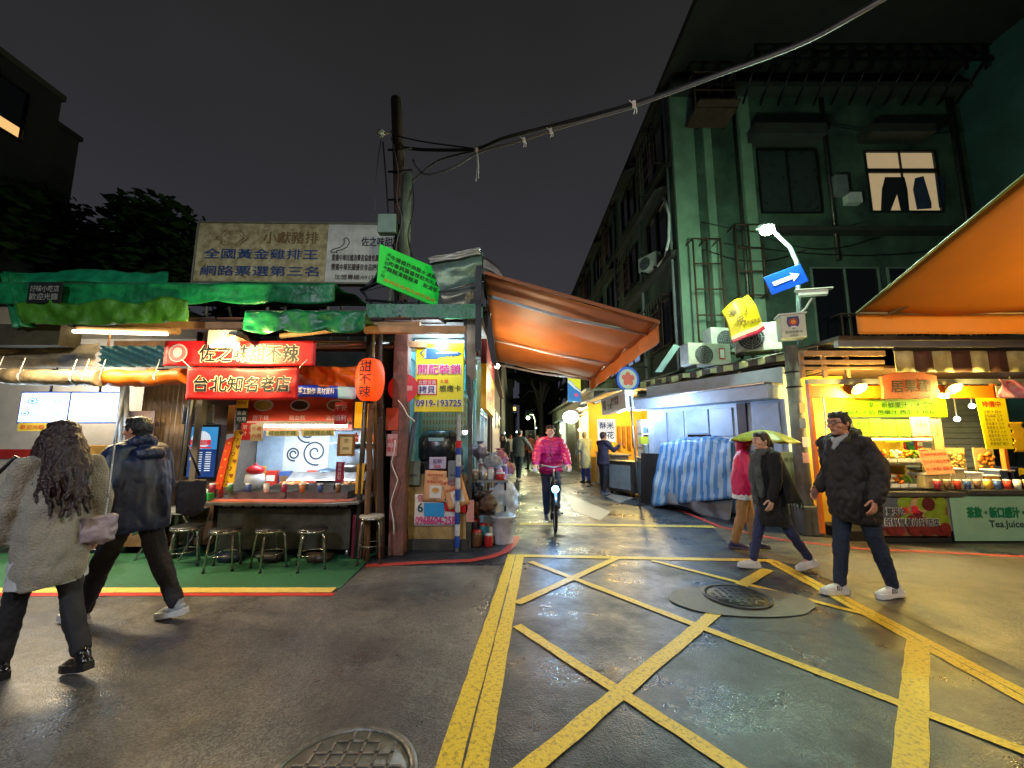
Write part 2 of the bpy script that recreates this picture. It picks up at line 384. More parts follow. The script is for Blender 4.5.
# concrete patch and manhole in the box, round sewer cover in the foreground
CONC = mt('road_concrete', (92, 90, 80), .5, var=.55, vs=7, bump=.4, bs=60)
c = G(740, 601); mb = MB(); pts = []
for i in range(40):
    a = 2 * pi * i / 40; r = 1 + .06 * noise.noise(V((cos(a) * 2, sin(a) * 2, 3)))
    pts.append(V((c.x + .66 * r * cos(a), c.y + .36 * r * sin(a), 0)))
struct('road_patch', flat(pts, .0105), CONC)
IRON = mt('cast_iron', (52, 52, 52), .42, .7, var=.45, vs=18, bump=.5, bs=50)
def manhole(name, c, r, label, z, mats, kind):
    t = thing(name, label, 'manhole cover', (c.x, c.y, z))
    m = MB(); m.lathe((c.x, c.y, z), [(r * .9, 0), (r * .9, .012), (r, .012), (r, 0)], 48); part(t, 'rim', m, mats)
    m = MB(); m.lathe((c.x, c.y, z), [(0.0001, .006), (r * .88, .006), (r * .88, 0)], 48)
    s = r / 9
    fr = Fr((c.x, c.y, z), (1, 0, 0), (0, 1, 0))
    for i in range(-10, 11):
        for j in range(-10, 11):
            if kind == 'weave':
                x, y = i * s, j * s
                if (i + j) % 2 == 0 and math.hypot(x, y) < r * .8:
                    if i % 2 == 0: m.fbox(fr, x - s * .75, x + s * .75, y - s * .18, y + s * .18, .006, .011)
                    else: m.fbox(fr, x - s * .18, x + s * .18, y - s * .75, y + s * .75, .006, .0115)
            elif i % 2 == 0 and j % 2 == 0 and math.hypot(i * s, j * s) < r * .8: m.fbox(fr, i * s - s * .5, i * s + s * .5, j * s - s * .5, j * s + s * .5, .006, .010)
    part(t, 'lid', m, mats); return t
c2 = G(345, 772); manhole('manhole_cover', V((c2.x, c2.y - .06, 0)), .34, 'round iron sewer cover with raised woven pattern in the foreground road', .006, mt('pale_worn_iron', (120, 118, 114), .4, .5, var=.5, vs=22, bump=.4), 'weave')
manhole('manhole_cover', G(737, 598), .30, 'dark round manhole cover set in pale concrete inside the yellow box', .0125, IRON, 'stud')
# ================================================================ shared materials
STEEL = mt('brushed_steel', (150, 150, 148), .35, .85, var=.3, vs=9, bump=.1)
DSTEEL = mt('grimy_steel', (105, 100, 92), .42, .75, var=.5, vs=6, bump=.2)
BLACK = mt('black_metal', (24, 24, 26), .5, .3, var=.3)
RUST = mt('rusty_metal', (88, 62, 46), .75, .2, var=.5, vs=8, bump=.4)
WOOD = mt('old_wood', (112, 78, 50), .75, var=.5, vs=7, bump=.5, bs=18)
DWOOD = mt('dark_wood', (62, 42, 32), .75, var=.5, vs=6, bump=.5, bs=18)
PLANK = mt('pale_wood', (178, 138, 98), .7, var=.4, vs=6, bump=.4, bs=16)
WHT_P = mt('white_plastic', (215, 215, 210), .4, var=.15, vs=6, bump=.05)
GREYP = mt('grey_plastic', (128, 132, 135), .45, var=.3, bump=.05)
PAPER = mt('white_paper', (222, 220, 212), .8, var=.12, vs=10, bump=.05)
INK = mt('black_ink', (18, 17, 20), .6, var=0, bump=0)
NAVY = mt('navy_ink', (24, 62, 112), .6, var=.3, vs=20, bump=0)
REDI = mt('red_ink', (190, 24, 30), .5, var=0, bump=0)
WINK = mt('white_ink', (225, 225, 225), .5, var=0, bump=0)
GOLD = mt('dull_gold_ink', (120, 92, 40), .6, var=.4, vs=30, bump=0)
REDV = mt('red_vinyl', (196, 20, 26), .42, var=.2, vs=5, bump=.1, bs=12)
ORT = mt('orange_tarp', (222, 104, 14), .5, var=.3, vs=5, bump=.3, bs=14)
GREENT = mt('green_tarp', (10, 124, 68), .42, var=.65, vs=4, bump=1., bs=7)
LIMET = mt('yellow_green_tarp', (62, 120, 24), .45, var=.5, vs=2.5, bump=1., bs=7)
BEIGET = mt('beige_tarp', (142, 126, 98), .6, var=.55, vs=4, bump=1., bs=7)
TEALT = mt('teal_tarp', (62, 118, 120), .45, var=.35, vs=5, bump=.3, bs=14)
GREYT = mt('grey_tarp', (92, 94, 98), .5, var=.3, vs=5, bump=.3)
TUBE_W = glow('lit_tube_white', (240, 248, 255), 14)
TUBE_Y = glow('lit_tube_warm', (255, 236, 190), 12)
BULB = glow('lit_bulb_warm', (255, 214, 120), 40)
GLASSM = mt('clear_glass', (235, 245, 245), .03, var=0, bump=0, tr=1., spec=.5)
BAGM = mt('clear_plastic_film', (225, 230, 232), .18, var=0, bump=.9, bs=26, alpha=.38)
# ================================================================ far background
FARW = mt('dark_far_wall', (28, 26, 26), .9, var=.4, vs=1.5, bump=.1)
def window_lit(parent, fr, u0, u1, v0, v1, mat, nx=2, ny=1, fm=BLACK, w=.02):
    m = MB(); t = .04
    m.fbox(fr, u0, u1, v0, v0 + t, w, w + .05); m.fbox(fr, u0, u1, v1 - t, v1, w, w + .05); m.fbox(fr, u0, u0 + t, v0 + t, v1 - t, w, w + .05); m.fbox(fr, u1 - t, u1, v0 + t, v1 - t, w, w + .05)
    for i in range(1, nx): x = u0 + (u1 - u0) * i / nx; m.fbox(fr, x - .02, x + .02, v0 + t, v1 - t, w, w + .04)
    for i in range(1, ny): y = v0 + (v1 - v0) * i / ny; m.fbox(fr, u0 + t, u1 - t, y - .02, y + .02, w, w + .045)
    o = part(parent, 'window', m, fm)
    p = MB(); p.fbox(fr, u0 + t, u1 - t, v0 + t, v1 - t, .006, .012); part(o, 'pane', p, mat); return o
DGL = mt('dark_window_glass', (16, 20, 24), .12, var=0, bump=0)
# apartment block at far left, side wall facing the street, one lit window
t = thing('apartment_building', 'dark apartment block with one lit window above the green market awnings', 'building', (-11.5, 6.5, 0))
m = MB(); m.bx(-20, -10.9, 1.0, 8.7, 0, 9.6); part(t, 'wall', m, FARW)
m = MB(); m.bx(-20.3, -10.85, .8, 8.75, 9.6, 9.75); part(t, 'roof', m, mt('far_roof', (58, 54, 48), .9, var=.5, vs=3))
m = MB(); m.bx(-20.2, -10.84, .9, 8.76, 6.6, 6.75); part(t, 'ledge', m, FARW)
fr = Fr((-10.9, 6.6, 0), (0, 1, 0), (0, 0, 1))
window_lit(t, fr, .2, 1.5, 8.0, 9.2, DGL, 2)
o = MB(); o.fbox(fr, .7, 1.42, 8.06, 8.3, .014, .02); part(t, 'lit_blind', o, glow('far_window_light', (240, 190, 120), 1.0))
for k in range(3): window_lit(t, fr, -4.5 + k * 1.8, -3.3 + k * 1.8, 7.7, 9., DGL, 2)
for k in range(3): window_lit(t, fr, -4.5 + k * 2.4, -3.3 + k * 2.4, 4.4, 5.7, DGL, 2)
t = thing('apartment_building', 'lower dark block stepped down behind the trees', 'building', (-14, 11, 0))
m = MB(); m.bx(-22, -11.75, 9.3, 9.9, 0, 9.5); part(t, 'wall', m, FARW)
m = MB(); m.bx(-22.2, -11.7, 9.25, 9.95, 9.5, 9.62); part(t, 'roof', m, FARW)
fr = Fr((-20, 9.3, 0), (1, 0, 0), (0, 0, 1))
for k in range(3): window_lit(t, fr, 1 + k * 2.4, 2.3 + k * 2.4, 7.0, 8.4, DGL, 2)
# dark terraces closing the end of the alley
def block(x0, x1, y0, y1, h, label, lit=()):
    t = thing('row_house', label, 'building', ((x0 + x1) / 2, y0, 0), 'dark buildings along the alley')
    m = MB(); m.bx(x0, x1, y0, y1, 0, h); part(t, 'wall', m, FARW)
    m = MB(); m.bx(x0 - .15, x1 + .15, y0 - .15, y1 + .15, h, h + .2); part(t, 'roof', m, FARW)
    fr = Fr((x0, y0, 0), (1, 0, 0), (0, 0, 1)); n = max(1, int((x1 - x0) / 2.2))
    for i in range(n):
        for j in range(int(h / 3)):
            window_lit(t, fr, (i + .25) * (x1 - x0) / n, (i + .75) * (x1 - x0) / n, 1.2 + 3 * j, 2.5 + 3 * j, WINL if (i, j) in lit else DGL, 2)
    return t
WINL = glow('dim_window_light', (200, 180, 140), .5)
block(-9, -.45, 17, 30, 4.6, 'low dark house on the near side of the alley, behind the key stall')
block(-6, .1, 32, 44, 7, 'taller dark house further down the alley beyond the pedestrians')
block(1.2, 6.6, 58, 66, 16, 'dark tower closing the end of the alley behind the far trees', {(1, 3)})
block(-16, .6, 62, 70, 5, 'low shopfront at the very end of the alley under red lit signs', {(3, 0)})
m = MB(); fr = Fr((-1.6, 50, 4.5), (1, 0, 0), (0, 0, 1)); m.fbox(fr, -.2, 1.0, .3, .75, 0, .1); m.fbox(fr, 1.25, 2.1, .3, .75, 0, .1, 1)
# lit roof sign far down the alley
t = thing('neon_sign', 'small pink and amber lit signs hanging far down the alley', 'lit sign', (-1.2, 50, 4.3))
part(t, 'panel', m, [glow('far_sign_pink', (255, 150, 150), 2.2), glow('far_sign_amber', (255, 200, 120), 2.2)])
m = MB(); m.fbox(fr, -.4, 2.3, .78, .84, 0, .1); m.tube([fr.p(-.3, -4.5, .05), fr.p(-.3, .8, .05)], .05); m.tube([fr.p(2.2, -4.5, .05), fr.p(2.2, .8, .05)], .05); part(t, 'frame', m, BLACK)
# trees
LEAFD = mt('dark_leaves', (14, 18, 12), .9, var=.5, vs=2, bump=0, spec=.05)
LEAFG = mt('green_leaves', (36, 56, 14), .85, var=.6, vs=2, bump=0, spec=.15)
BARK = mt('bark', (28, 23, 20), .9, var=.5, vs=8, bump=.6)
def tree(label, loc, h, cr, n, mat, seed, leaf=.16, squash=.75, group='dark trees'):
    rr = random.Random(seed); t = thing('tree', label, 'tree', loc, group); x, y, z = loc
    tr = MB(); lean = rr.uniform(-.3, .3)
    tr.tube([(x, y, z), (x + lean * .3, y, z + h * .25), (x + lean, y, z + h * .55), (x + lean * 1.3, y, z + h * .8)], [h * .03, h * .024, h * .017, h * .006], 8)
    cl = []
    for i in range(rr.randint(9, 12)):
        a = rr.uniform(0, 2 * pi); q = rr.uniform(.35, 1.); zz = z + h * rr.uniform(.5, .95)
        e = V((x + lean + cos(a) * cr * q, y + sin(a) * cr * q, zz)); cl.append((e, rr.uniform(.28, .5) * cr))
        b = V((x + lean * .8, y, z + h * rr.uniform(.35, .6))); tr.tube([b, b.lerp(e, .55) + V((0, 0, .12 * h * rr.random())), e], [h * .012, h * .007, h * .003], 6)
    part(t, 'trunk', tr, BARK)
    m = MB(); vs = []; fs = []
    for i in range(n):
        e, r = cl[rr.randrange(len(cl))]
        d = V((rr.gauss(0, 1), rr.gauss(0, 1), rr.gauss(0, 1))).normalized() * r * rr.uniform(.45, 1.05); d.z *= squash
        c = e + d; ax = V((rr.gauss(0, 1), rr.gauss(0, 1), rr.gauss(0, .6))).normalized(); b1, b2 = basis(ax); s_ = leaf * rr.uniform(.5, 1.2)
        k = len(vs); vs += [c - b1 * s_, c - b2 * s_ * .4, c + b1 * s_, c + b2 * s_ * .4]; fs.append((k, k + 1, k + 2, k + 3))
    m.add(vs, fs); part(t, 'crown', m, mat); return t
tree('tall dark tree behind the green awning, nearest the apartment block', (-9.6, 10.6, 0), 7.0, 2.4, 9000, LEAFG, 3)
tree('dark tree whose branch tips stick out left of the rooftop billboard', (-7.3, 11.5, 0), 5.9, 1.7, 6500, LEAFD, 5)
tree('rounded dark tree between the apartment blocks', (-11.8, 13.5, 0), 8.2, 2.6, 6000, LEAFD, 8)
tree('low dark tree right behind the billboard', (-5.9, 13.2, 0), 5.2, 1.3, 3500, LEAFD, 9)
tree('tall layered dark tree rising over the alley behind the cyclist', (2.2, 30, 0), 8.4, 2.2, 7000, LEAFD, 12, leaf=.2, squash=.35)
tree('second dark tree at the end of the alley, behind the street light', (4.3, 36, 0), 10.0, 2.6, 6000, LEAFD, 14, leaf=.2, squash=.4)
# far street light, small far lamps
t = thing('street_lamp', 'distant greenish street lamp down the alley by the cyclist', 'street lamp', (1.05, 26, 0))
m = MB(); m.tube([(1.5, 26, 0), (1.5, 26, 2.6), (1.4, 26, 2.95), (1.15, 26, 3.0)], .05); part(t, 'pole', m, STEEL)
m = MB(); m.ell(W(528, 418, 26), .11); part(t, 'bulb', m, glow('far_lamp_green', (225, 255, 190), 30)); light('lamp_light', W(528, 418, 25.6), 50, (215, 255, 190), .1, t)
for k, (px, py, Y, c, e, lb) in enumerate([(504, 433, 24, (190, 220, 255), 20, 'small bluish lamp far down the alley beside the white stall cloth'), (517, 432, 30, (225, 240, 255), 14, 'tiny white lamp far down the alley over the standing pedestrian'), (540, 436, 34, (255, 225, 225), 6, 'small pinkish far lamp just beside the cyclist'), (589, 412, 20, (255, 240, 200), 8, 'small warm lamp under the eaves of the right hand alley shops')]):
    q = W(px, py, Y); t = thing('wall_lamp', lb, 'lamp', q, 'small far lamps'); m = MB(); m.ell(q, .065); part(t, 'bulb', m, glow('far_lamp%d' % k, c, e)); m = MB(); m.tube([q + V((0, .1, 0)), q + V((0, .5, .05))], .02); part(t, 'bracket', m, BLACK)
for q, lb in ((W(82, 259, 14), 'tiny orange lamp among the dark trees'), (W(184, 247, 13), 'tiny bluish lamp among the trees beside the billboard')):
    t = thing('wall_lamp', lb, 'lamp', q, 'small far lamps'); m = MB(); m.ell(q, .03); part(t, 'bulb', m, glow('tree_lamp' + lb[5:8], (255, 180, 130) if 'orange' in lb else (190, 200, 255), 5)); m = MB(); m.tube([q, q + V((0, .3, -.1))], .01); part(t, 'bracket', m, BLACK)
# ================================================================ food stall (sweet tempura) : the shed itself
YF = 5.3
t = stall = thing('food_stall', 'open fronted snack stall with steel counter, orange menu wall and plank roof', 'market stall', (-2.9, YF + .8, 0))
m = MB()
for i in range(13):  # plank soffit rising backwards
    x = -5.6 + i * .36
    m.slab([(x, 5.0, 3.03), (x + .33, 5.0, 3.03), (x + .33, 8.2, 3.62), (x, 8.2, 3.62)], (0, 0, .03), m=i % 2)
part(t, 'roof', m, [DWOOD, mt('roof_plank', (84, 54, 44), .8, var=.5, vs=5, bump=.4)])
m = MB(); m.bx(-6., -.7, 8.25, 8.4, 0, 3.7); part(t, 'back_wall', m, mt('stall_back_wall', (120, 118, 112), .8, var=.4, vs=2))
m = MB(); m.bx(-4.35, -4.27, 5.5, 7.2, .02, 3.0); part(t, 'side_wall', m, mt('stall_side_panel', (110, 104, 96), .7, var=.4))
m = MB(); m.bx(-1.95, -1.88, 5.75, 7.2, .02, 3.0); part(t, 'side_wall', m, RUST)
m = MB()
for y, z, mm in ((5.05, 2.93, 0), (5.5, 2.78, 0), (6.3, 2.9, 0)): m.bx(-5.6, -1.2, y, y + .07, z, z + .09)
m.bx(-1.9, -.6, 5.0, 5.08, 2.86, 2.95); part(t, 'beam', m, PLANK)
for x, lb in ((-4.3, 0), (-1.98, 1)):
    m = MB(); m.tube([(x, 5.32, 0), (x + .03, 5.34, 2.95)], .035, 8); part(t, 'post', m, DSTEEL)
# rear interior wall with wall graphics (abstract swirls), shelves
m = MB(); m.bx(-4.25, -1.97, 6.75, 6.8, .6, 2.75); part(t, 'inner_wall', m, mt('interior_wall_blue', (150, 175, 195), .6, var=.35, vs=3))
fr = FR(V((-4.25, 6.75, 0)), V((-1.97, 6.75, 0)), V((-4.25, 6.75, 1)))
m = MB()
def swirl(m, fr, cu, cv, r0, r1, turns, wd, w, mi=0, a0=0):
    n = int(turns * 26); pr = None
    for i in range(n + 1):
        a = a0 + turns * 2 * pi * i / n; r = r0 + (r1 - r0) * i / n; q = (cu + r * cos(a), cv + r * sin(a)); q2 = (cu + (r + wd) * cos(a), cv + (r + wd) * sin(a))
        if pr: m.add([fr.p(*pr[0], w), fr.p(*pr[1], w), fr.p(*q2, w), fr.p(*q, w)], [(0, 1, 2, 3)], mi)
        pr = (q, q2)
m.fbox(fr, .45, 1.2, .75, 1.95, .002, .006, 1)
for cu, cv, r in ((.82, 1.62, .17), (.98, 1.28, .2), (.62, 1.25, .1)):
    swirl(m, fr, cu, cv, .02, r, 1.8, .028, .010)
part(t, 'wall_graphic', m, [mt('graphic_dark', (40, 52, 70), .6, var=0, bump=0), mt('graphic_pale', (190, 200, 196), .6, var=.2)])
m = MB(); m.bx(-2.95, -2.0, 6.5, 6.74, 1.42, 1.45); part(t, 'shelf', m, STEEL)
# menu board strip above the opening
fr = FY(241, 352, 401, 430, 6.2); fr2 = fr
t2 = thing('menu_board', 'wide orange menu board with three dishes, high inside the snack stall', 'menu board', fr.p(fr.w / 2, 0))
m = MB(); m.fbox(fr, 0, fr.w, 0, fr.h + .1, -.04, 0); part(t2, 'panel', m, mt('orange_menu_board', (206, 66, 22), .5, var=.2, vs=5))
for i in range(3):
    m = MB(); u = fr.w * (.12 + .33 * i); v = fr.h * .85; m.disc(fr, u + .12, v, .15, .002, .02, 0, sy=.6); m.disc(fr, u + .12, v, .125, .021, .03, 1 + i, sy=.55); part(t2, 'dish_picture', m, [PAPER, mt('soup_yellow', (196, 178, 80), var=.3, vs=20), mt('soup_dark', (70, 42, 30), var=.4, vs=20), mt('noodle_brown', (150, 108, 60), var=.5, vs=30)])
m = MB()
for i, (a, b) in enumerate((('甜不辣', '關東煮綜合湯'), ('豬血糕', '蘿蔔魚丸湯'), ('油豆腐', '米粉湯'))):
    m.text(a, fr, fr.w * (.17 + .33 * i), fr.h * .42, .085); m.text(b, fr, fr.w * (.17 + .33 * i), fr.h * .15, .075)
part(t2, 'lettering', m, mt('menu_cream_ink', (235, 205, 180), .6, var=0, bump=0))
# tube lamp above interior
fr = FY(243, 350, 424, 428, 6.0)
t2 = thing('tube_lamp', 'white fluorescent tube over the counter of the snack stall', 'lamp', fr.p(fr.w / 2, 0))
m = MB(); m.tube([fr.p(.05, .03), fr.p(fr.w - .05, .03)], .02); part(t2, 'tube', m, TUBE_W)
m = MB(); m.fbox(fr, 0, fr.w, .055, .10, -.04, .04); part(t2, 'housing', m, WHT_P)
light('lamp_light', fr.p(fr.w / 2, -.03, .05), 8, (225, 240, 255), parent=t2, kind='AREA', size=(1.4, .08), rot=(rad(20), 0, 0))
# paper price strips below the tube
fr = FY(266, 334, 430, 436, 5.9); m = MB(); m.fbox(fr, 0, fr.w * .48, 0, fr.h, -.004, 0); m.fbox(fr, fr.w * .52, fr.w, .0, fr.h + .01, -.004, 0)
t2 = thing('price_strip', 'two cream price strips with green writing under the white tube', 'price sign', fr.p(fr.w / 2, 0)); part(t2, 'card', m, mt('cream_card', (226, 220, 170), .7, var=.1))
m = MB(); m.text('綜合甜不辣', fr, fr.w * .24, fr.h * .5, .075, fit=.4); m.text('招牌豬血糕', fr, fr.w * .76, fr.h * .5, .075, fit=.4); part(t2, 'lettering', m, mt('green_ink', (20, 110, 80), var=0, bump=0))
# counter
t2 = thing('steel_counter', 'grimy stainless steel serving counter with overhanging worktop', 'counter', (-2.9, 5.3, 0))
m = MB(); m.bx(-3.80, -2.08, 5.34, 6.0, .10, .62); part(t2, 'front_panel', m, DSTEEL, .01)
m = MB(); m.bx(-3.80, -2.08, 5.36, 6.0, .62, .68)
for i in range(12): m.bx(-3.74 + i * .137, -3.64 + i * .137, 5.335, 5.36, .632, .668, 1)
part(t2, 'vent_rail', m, [BLACK, STEEL])
m = MB(); m.slab([(-4.05, 5.12, .69), (-2.25, 5.05, .69), (-1.92, 5.18, .69), (-1.9, 6.05, .69), (-4.05, 6.05, .69)], (0, 0, .035)); part(t2, 'worktop', m, STEEL, .006)
m = MB(); m.slab([(-3.98, 5.16, .727), (-2.3, 5.09, .727), (-2.02, 5.2, .727), (-2.02, 5.35, .727), (-3.98, 5.35, .727)], (0, 0, .006)); part(t2, 'counter_mat', m, mt('red_counter_mat', (196, 100, 78), .5, var=.4, vs=6))
for x in (-3.76, -2.13):
    for y in (5.4, 5.95): m = MB(); m.tube([(x, y, 0), (x, y, .1)], .03); part(t2, 'leg', m, STEEL)
# trays
def tray(x0, x1, y0, y1, z, h, label, mats, fill, seed):
    rr = random.Random(seed); t = thing('food_tray', label, 'tray', ((x0 + x1) / 2, (y0 + y1) / 2, z), 'steel food trays on the snack counter')
    m = MB(); w_ = .008; m.bx(x0, x1, y0, y1, z, z + w_); m.bx(x0, x1, y0, y0 + w_, z + w_, z + h); m.bx(x0, x1, y1 - w_, y1, z + w_, z + h); m.bx(x0, x0 + w_, y0 + w_, y1 - w_, z + w_, z + h); m.bx(x1 - w_, x1, y0 + w_, y1 - w_, z + w_, z + h); part(t, 'pan', m, mats)
    if fill:
        m = MB()
        for i in range(46):
            a, b = rr.uniform(x0 + .05, x1 - .05), rr.uniform(y0 + .05, y1 - .05)
            m.ell((a, b, z + h * .7 + rr.uniform(-.01, .04)), (rr.uniform(.03, .06), rr.uniform(.025, .045), rr.uniform(.015, .03)), rr.randrange(len(fill)), rot=Matrix.Rotation(rr.uniform(0, 3), 3, 'Z'), n=8, k=5)
        part(t, 'food', m, fill)
    return t
FRY = mt('fried_orange_food', (214, 110, 34), .5, var=.4, vs=25, bump=.4); FRY2 = mt('golden_food', (224, 160, 70), .5, var=.4, vs=25, bump=.4); FISH = mt('pale_fishcake', (222, 196, 160), .5, var=.3, vs=25, bump=.3)
tray(-3.72, -2.98, 5.4, 5.68, .727, .085, 'long steel tray at the stool side of the snack counter', STEEL, None, 1)
tray(-2.96, -2.16, 5.4, 5.68, .727, .085, 'steel tray beside the lantern end of the snack counter', STEEL, None, 2)
tray(-3.35, -2.9, 5.74, 6.0, .78, .09, 'tray of orange fried fishcake strips behind the long steel tray', STEEL, [FRY, FRY2], 3)
tray(-2.85, -2.5, 5.74, 6.0, .78, .09, 'empty slotted steel tray in the middle of the counter', STEEL, None, 4)
tray(-2.45, -2.1, 5.74, 6.0, .78, .09, 'tray of golden and pale fishcakes near the gold picture frame', STEEL, [FRY2, FISH, FRY], 5)
m = MB(); m.slab([(-3.3, 5.98, .9), (-2.15, 5.98, .9), (-2.15, 6.14, 1.0), (-3.3, 6.14, 1.0)], (0, .01, .01)); solo('steel_splash_guard', m, STEEL, 'slanted steel guard sheet behind the fishcake trays', 'guard')
# yellow and red heart-pattern upright strip posters
def strip_poster(corners, label, base, pat, patm, letters=None, lm=INK, name='poster', cat='poster', Y=5.25, group=None, Ys=None):
    tl, tr, br, bl = corners; a, b, c = W(*bl, Y), W(*br, Y), W(*tl, Y)
    fr = Fr(a, b - a, c - a); d = W(*tr, Y)
    pts = [((q - a).dot(fr.x), (q - a).dot(fr.y)) for q in (a, b, d, c)]
    t = thing(name, label, cat, a.lerp(b, .5), group)
    m = MB(); m.poly(fr, pts, -.012, 0); part(t, 'panel', m, base)
    H_ = pts[3][1]; Wd = pts[1][0]
    m = MB(); n = pat
    for i in range(n):
        f_ = (i + .6) / n; x = pts[0][0] + (pts[3][0] - pts[0][0]) * f_ + Wd * (.35 + .25 * (i % 2)); y = H_ * f_
        r = Wd * .2
        m.poly(fr, [(x + r * .9 * (16 * sin(q) ** 3) / 16, y + r * (13 * cos(q) - 5 * cos(2 * q) - 2 * cos(3 * q) - cos(4 * q)) / 16) for q in [2 * pi * j / 18 for j in range(18)]], .001, .005)
        if i % 2 == 0: m.poly(fr, [(x + r * .5 * cos(q), y + r * .42 * sin(q)) for q in [2 * pi * j / 10 for j in range(10)]], .006, .009, 1)
    part(t, 'print', m, [patm, base]); return t
strip_poster([(235, 430), (242, 430), (233, 487), (221, 487)], 'tall leaning yellow strip covered in small brown hearts', mt('yellow_strip', (238, 186, 20), .5, var=.15), 8, mt('brown_heart', (150, 76, 20), var=0, bump=0), Y=5.5)
strip_poster([(226, 440), (234, 436), (221, 489), (214, 489)], 'orange red strip leaning beside the yellow heart strip', mt('orange_strip', (226, 72, 20), .5, var=.15), 6, mt('yellow_heart', (240, 170, 40), var=0, bump=0), Y=5.47)
strip_poster([(357, 464), (365, 463), (362, 494), (355, 494)], 'short yellow heart strip hanging at the lantern end of the counter', mt('yellow_strip2', (226, 170, 40), .5, var=.15), 4, mt('brown_heart2', (140, 76, 30), var=0, bump=0), Y=5.3)
# small signs around the opening
def sign(name, label, cat, box, Y, base, texts, group=None, thick=.02, border=None, wall=None, bev=0):
    if 0 < box[2] - box[0] < 60 and 0 < box[3] - box[1] < 60: box = (box[0], box[2], box[1], box[3])
    fr = FY(*box, Y); t = thing(name, label, cat, fr.p(fr.w / 2, 0), group)
    m = MB(); m.fbox(fr, 0, fr.w, 0, fr.h, -thick, 0); part(t, 'panel', m, base, bev)
    if border:
        m = MB(); b = border[1]
        m.fbox(fr, 0, fr.w, fr.h - b, fr.h, 0, .012); m.fbox(fr, 0, fr.w, 0, b, 0, .012); m.fbox(fr, 0, b, b, fr.h - b, 0, .012); m.fbox(fr, fr.w - b, fr.w, b, fr.h - b, 0, .012); part(t, 'frame', m, border[0])
    by = {}
    for s_, u, v, sz, mat, kw in texts: by.setdefault(mat.name, (mat, []))[1].append((s_, u, v, sz, kw))
    for k, (mat, lst) in by.items():
        m = MB()
        for s_, u, v, sz, kw in lst:
            kw = dict(kw)
            if 'fit' in kw: kw['fit'] *= fr.w
            m.text(s_, fr, u * fr.w, v * fr.h, sz * fr.h, **kw)
        part(t, 'lettering', m, mat)
    return t, fr
GREEN_I = mt('green_ink2', (20, 120, 70), var=0, bump=0)
YELS = mt('yellow_sign', (238, 206, 20), .4, var=.12, vs=4, bump=.05)
sign('notice_card', 'small red and white notice under the orange menu board', 'notice', (240, 423, 254, 440), 5.9, mt('red_card', (200, 40, 44), var=.1), [('原', .3, .75, .3, PAPER, {}), ('汁', .3, .4, .3, PAPER, {}), ('甜不辣', .72, .8, .18, PAPER, dict(vert=True))])
sign('notice_card', 'dark green rounded notice beside the orange menu', 'notice', (236, 408, 246, 424), 5.95, mt('dark_green_card', (26, 50, 36), var=.1), [('素食', .5, .7, .3, PAPER, {}), ('可用', .5, .3, .3, PAPER, {})])
sign('notice_card', 'yellow and red paper note taped above the heart strip', 'notice', (236, 398, 247, 408), 5.9, YELS, [('營業中', .5, .5, .3, REDI, dict(fit=.8))])
sign('notice_card', 'white paper with red writing hanging under the tube', 'notice', (250, 424, 262, 441), 5.8, PAPER, [('外帶', .5, .7, .3, REDI, {}), ('內用', .5, .3, .3, REDI, {})])
sign('notice_card', 'tall crimson card behind the tray of golden fishcakes', 'notice', (335, 462, 343, 482), 5.85, mt('crimson_card', (170, 20, 54), var=.1), [('辣醬自取', .5, .85, .2, PAPER, dict(vert=True))])
sign('notice_card', 'red paper with gold and white writing at the top corner by the lantern', 'notice', (334, 402, 346, 425), 5.6, mt('red_paper', (196, 26, 30), var=.15), [('平安', .5, .75, .27, PAPER, {}), ('順利', .5, .3, .27, PAPER, {})])
sign('picture_frame', 'gold framed certificate hanging at the lantern end of the stall', 'picture', (337, 434, 354, 456), 5.35, mt('certificate_paper', (206, 190, 130), .6, var=.15), [('感', .5, .7, .2, GOLD, {}), ('謝狀', .5, .35, .15, GOLD, {})], border=(mt('gilt_frame', (150, 104, 44), .4, .3, var=.3), .028))
sign('wooden_plaque', 'narrow dark wooden plaque with two seals, beside the menu lightbox', 'plaque', (226, 405, 233, 434), 5.4, mt('plaque_wood', (116, 70, 34), .5, var=.4), [('福', .5, .8, .22, GOLD, {}), ('祿', .5, .45, .22, GOLD, {}), ('壽', .5, .15, .22, GOLD, {})])
sign('notice_card', 'yellow lit panel behind the red lantern', 'lit panel', (354, 402, 370, 428), 5.5, mt('lit_yellow_panel', (236, 160, 10), .5, var=.2, emit=.8), [])
# blue banner under the orange tarp
fr = FY(296, 356, 386, 398, 5.15)
t2 = thing('banner', 'blue plastic banner with white writing tucked under the orange tarp', 'banner', fr.p(fr.w / 2, 0)); m = MB()
m.sheet(lambda u, v: fr.p(u * fr.w, fr.h * v + .015 * sin(u * 5), .03 * sin(u * 9 + v)), 20, 4, mf=lambda u, v: 0 if u < .72 else 1)
part(t2, 'cloth', m, [mt('blue_banner', (14, 50, 190), .4, var=.2), mt('pale_blue_banner', (150, 200, 220), .4, var=.2)])
m = MB(); m.text('手工製作 真材實料', fr, fr.w * .36, fr.h * .55, .09, w=.045, fit=fr.w * .6); part(t2, 'lettering', m, WINK)
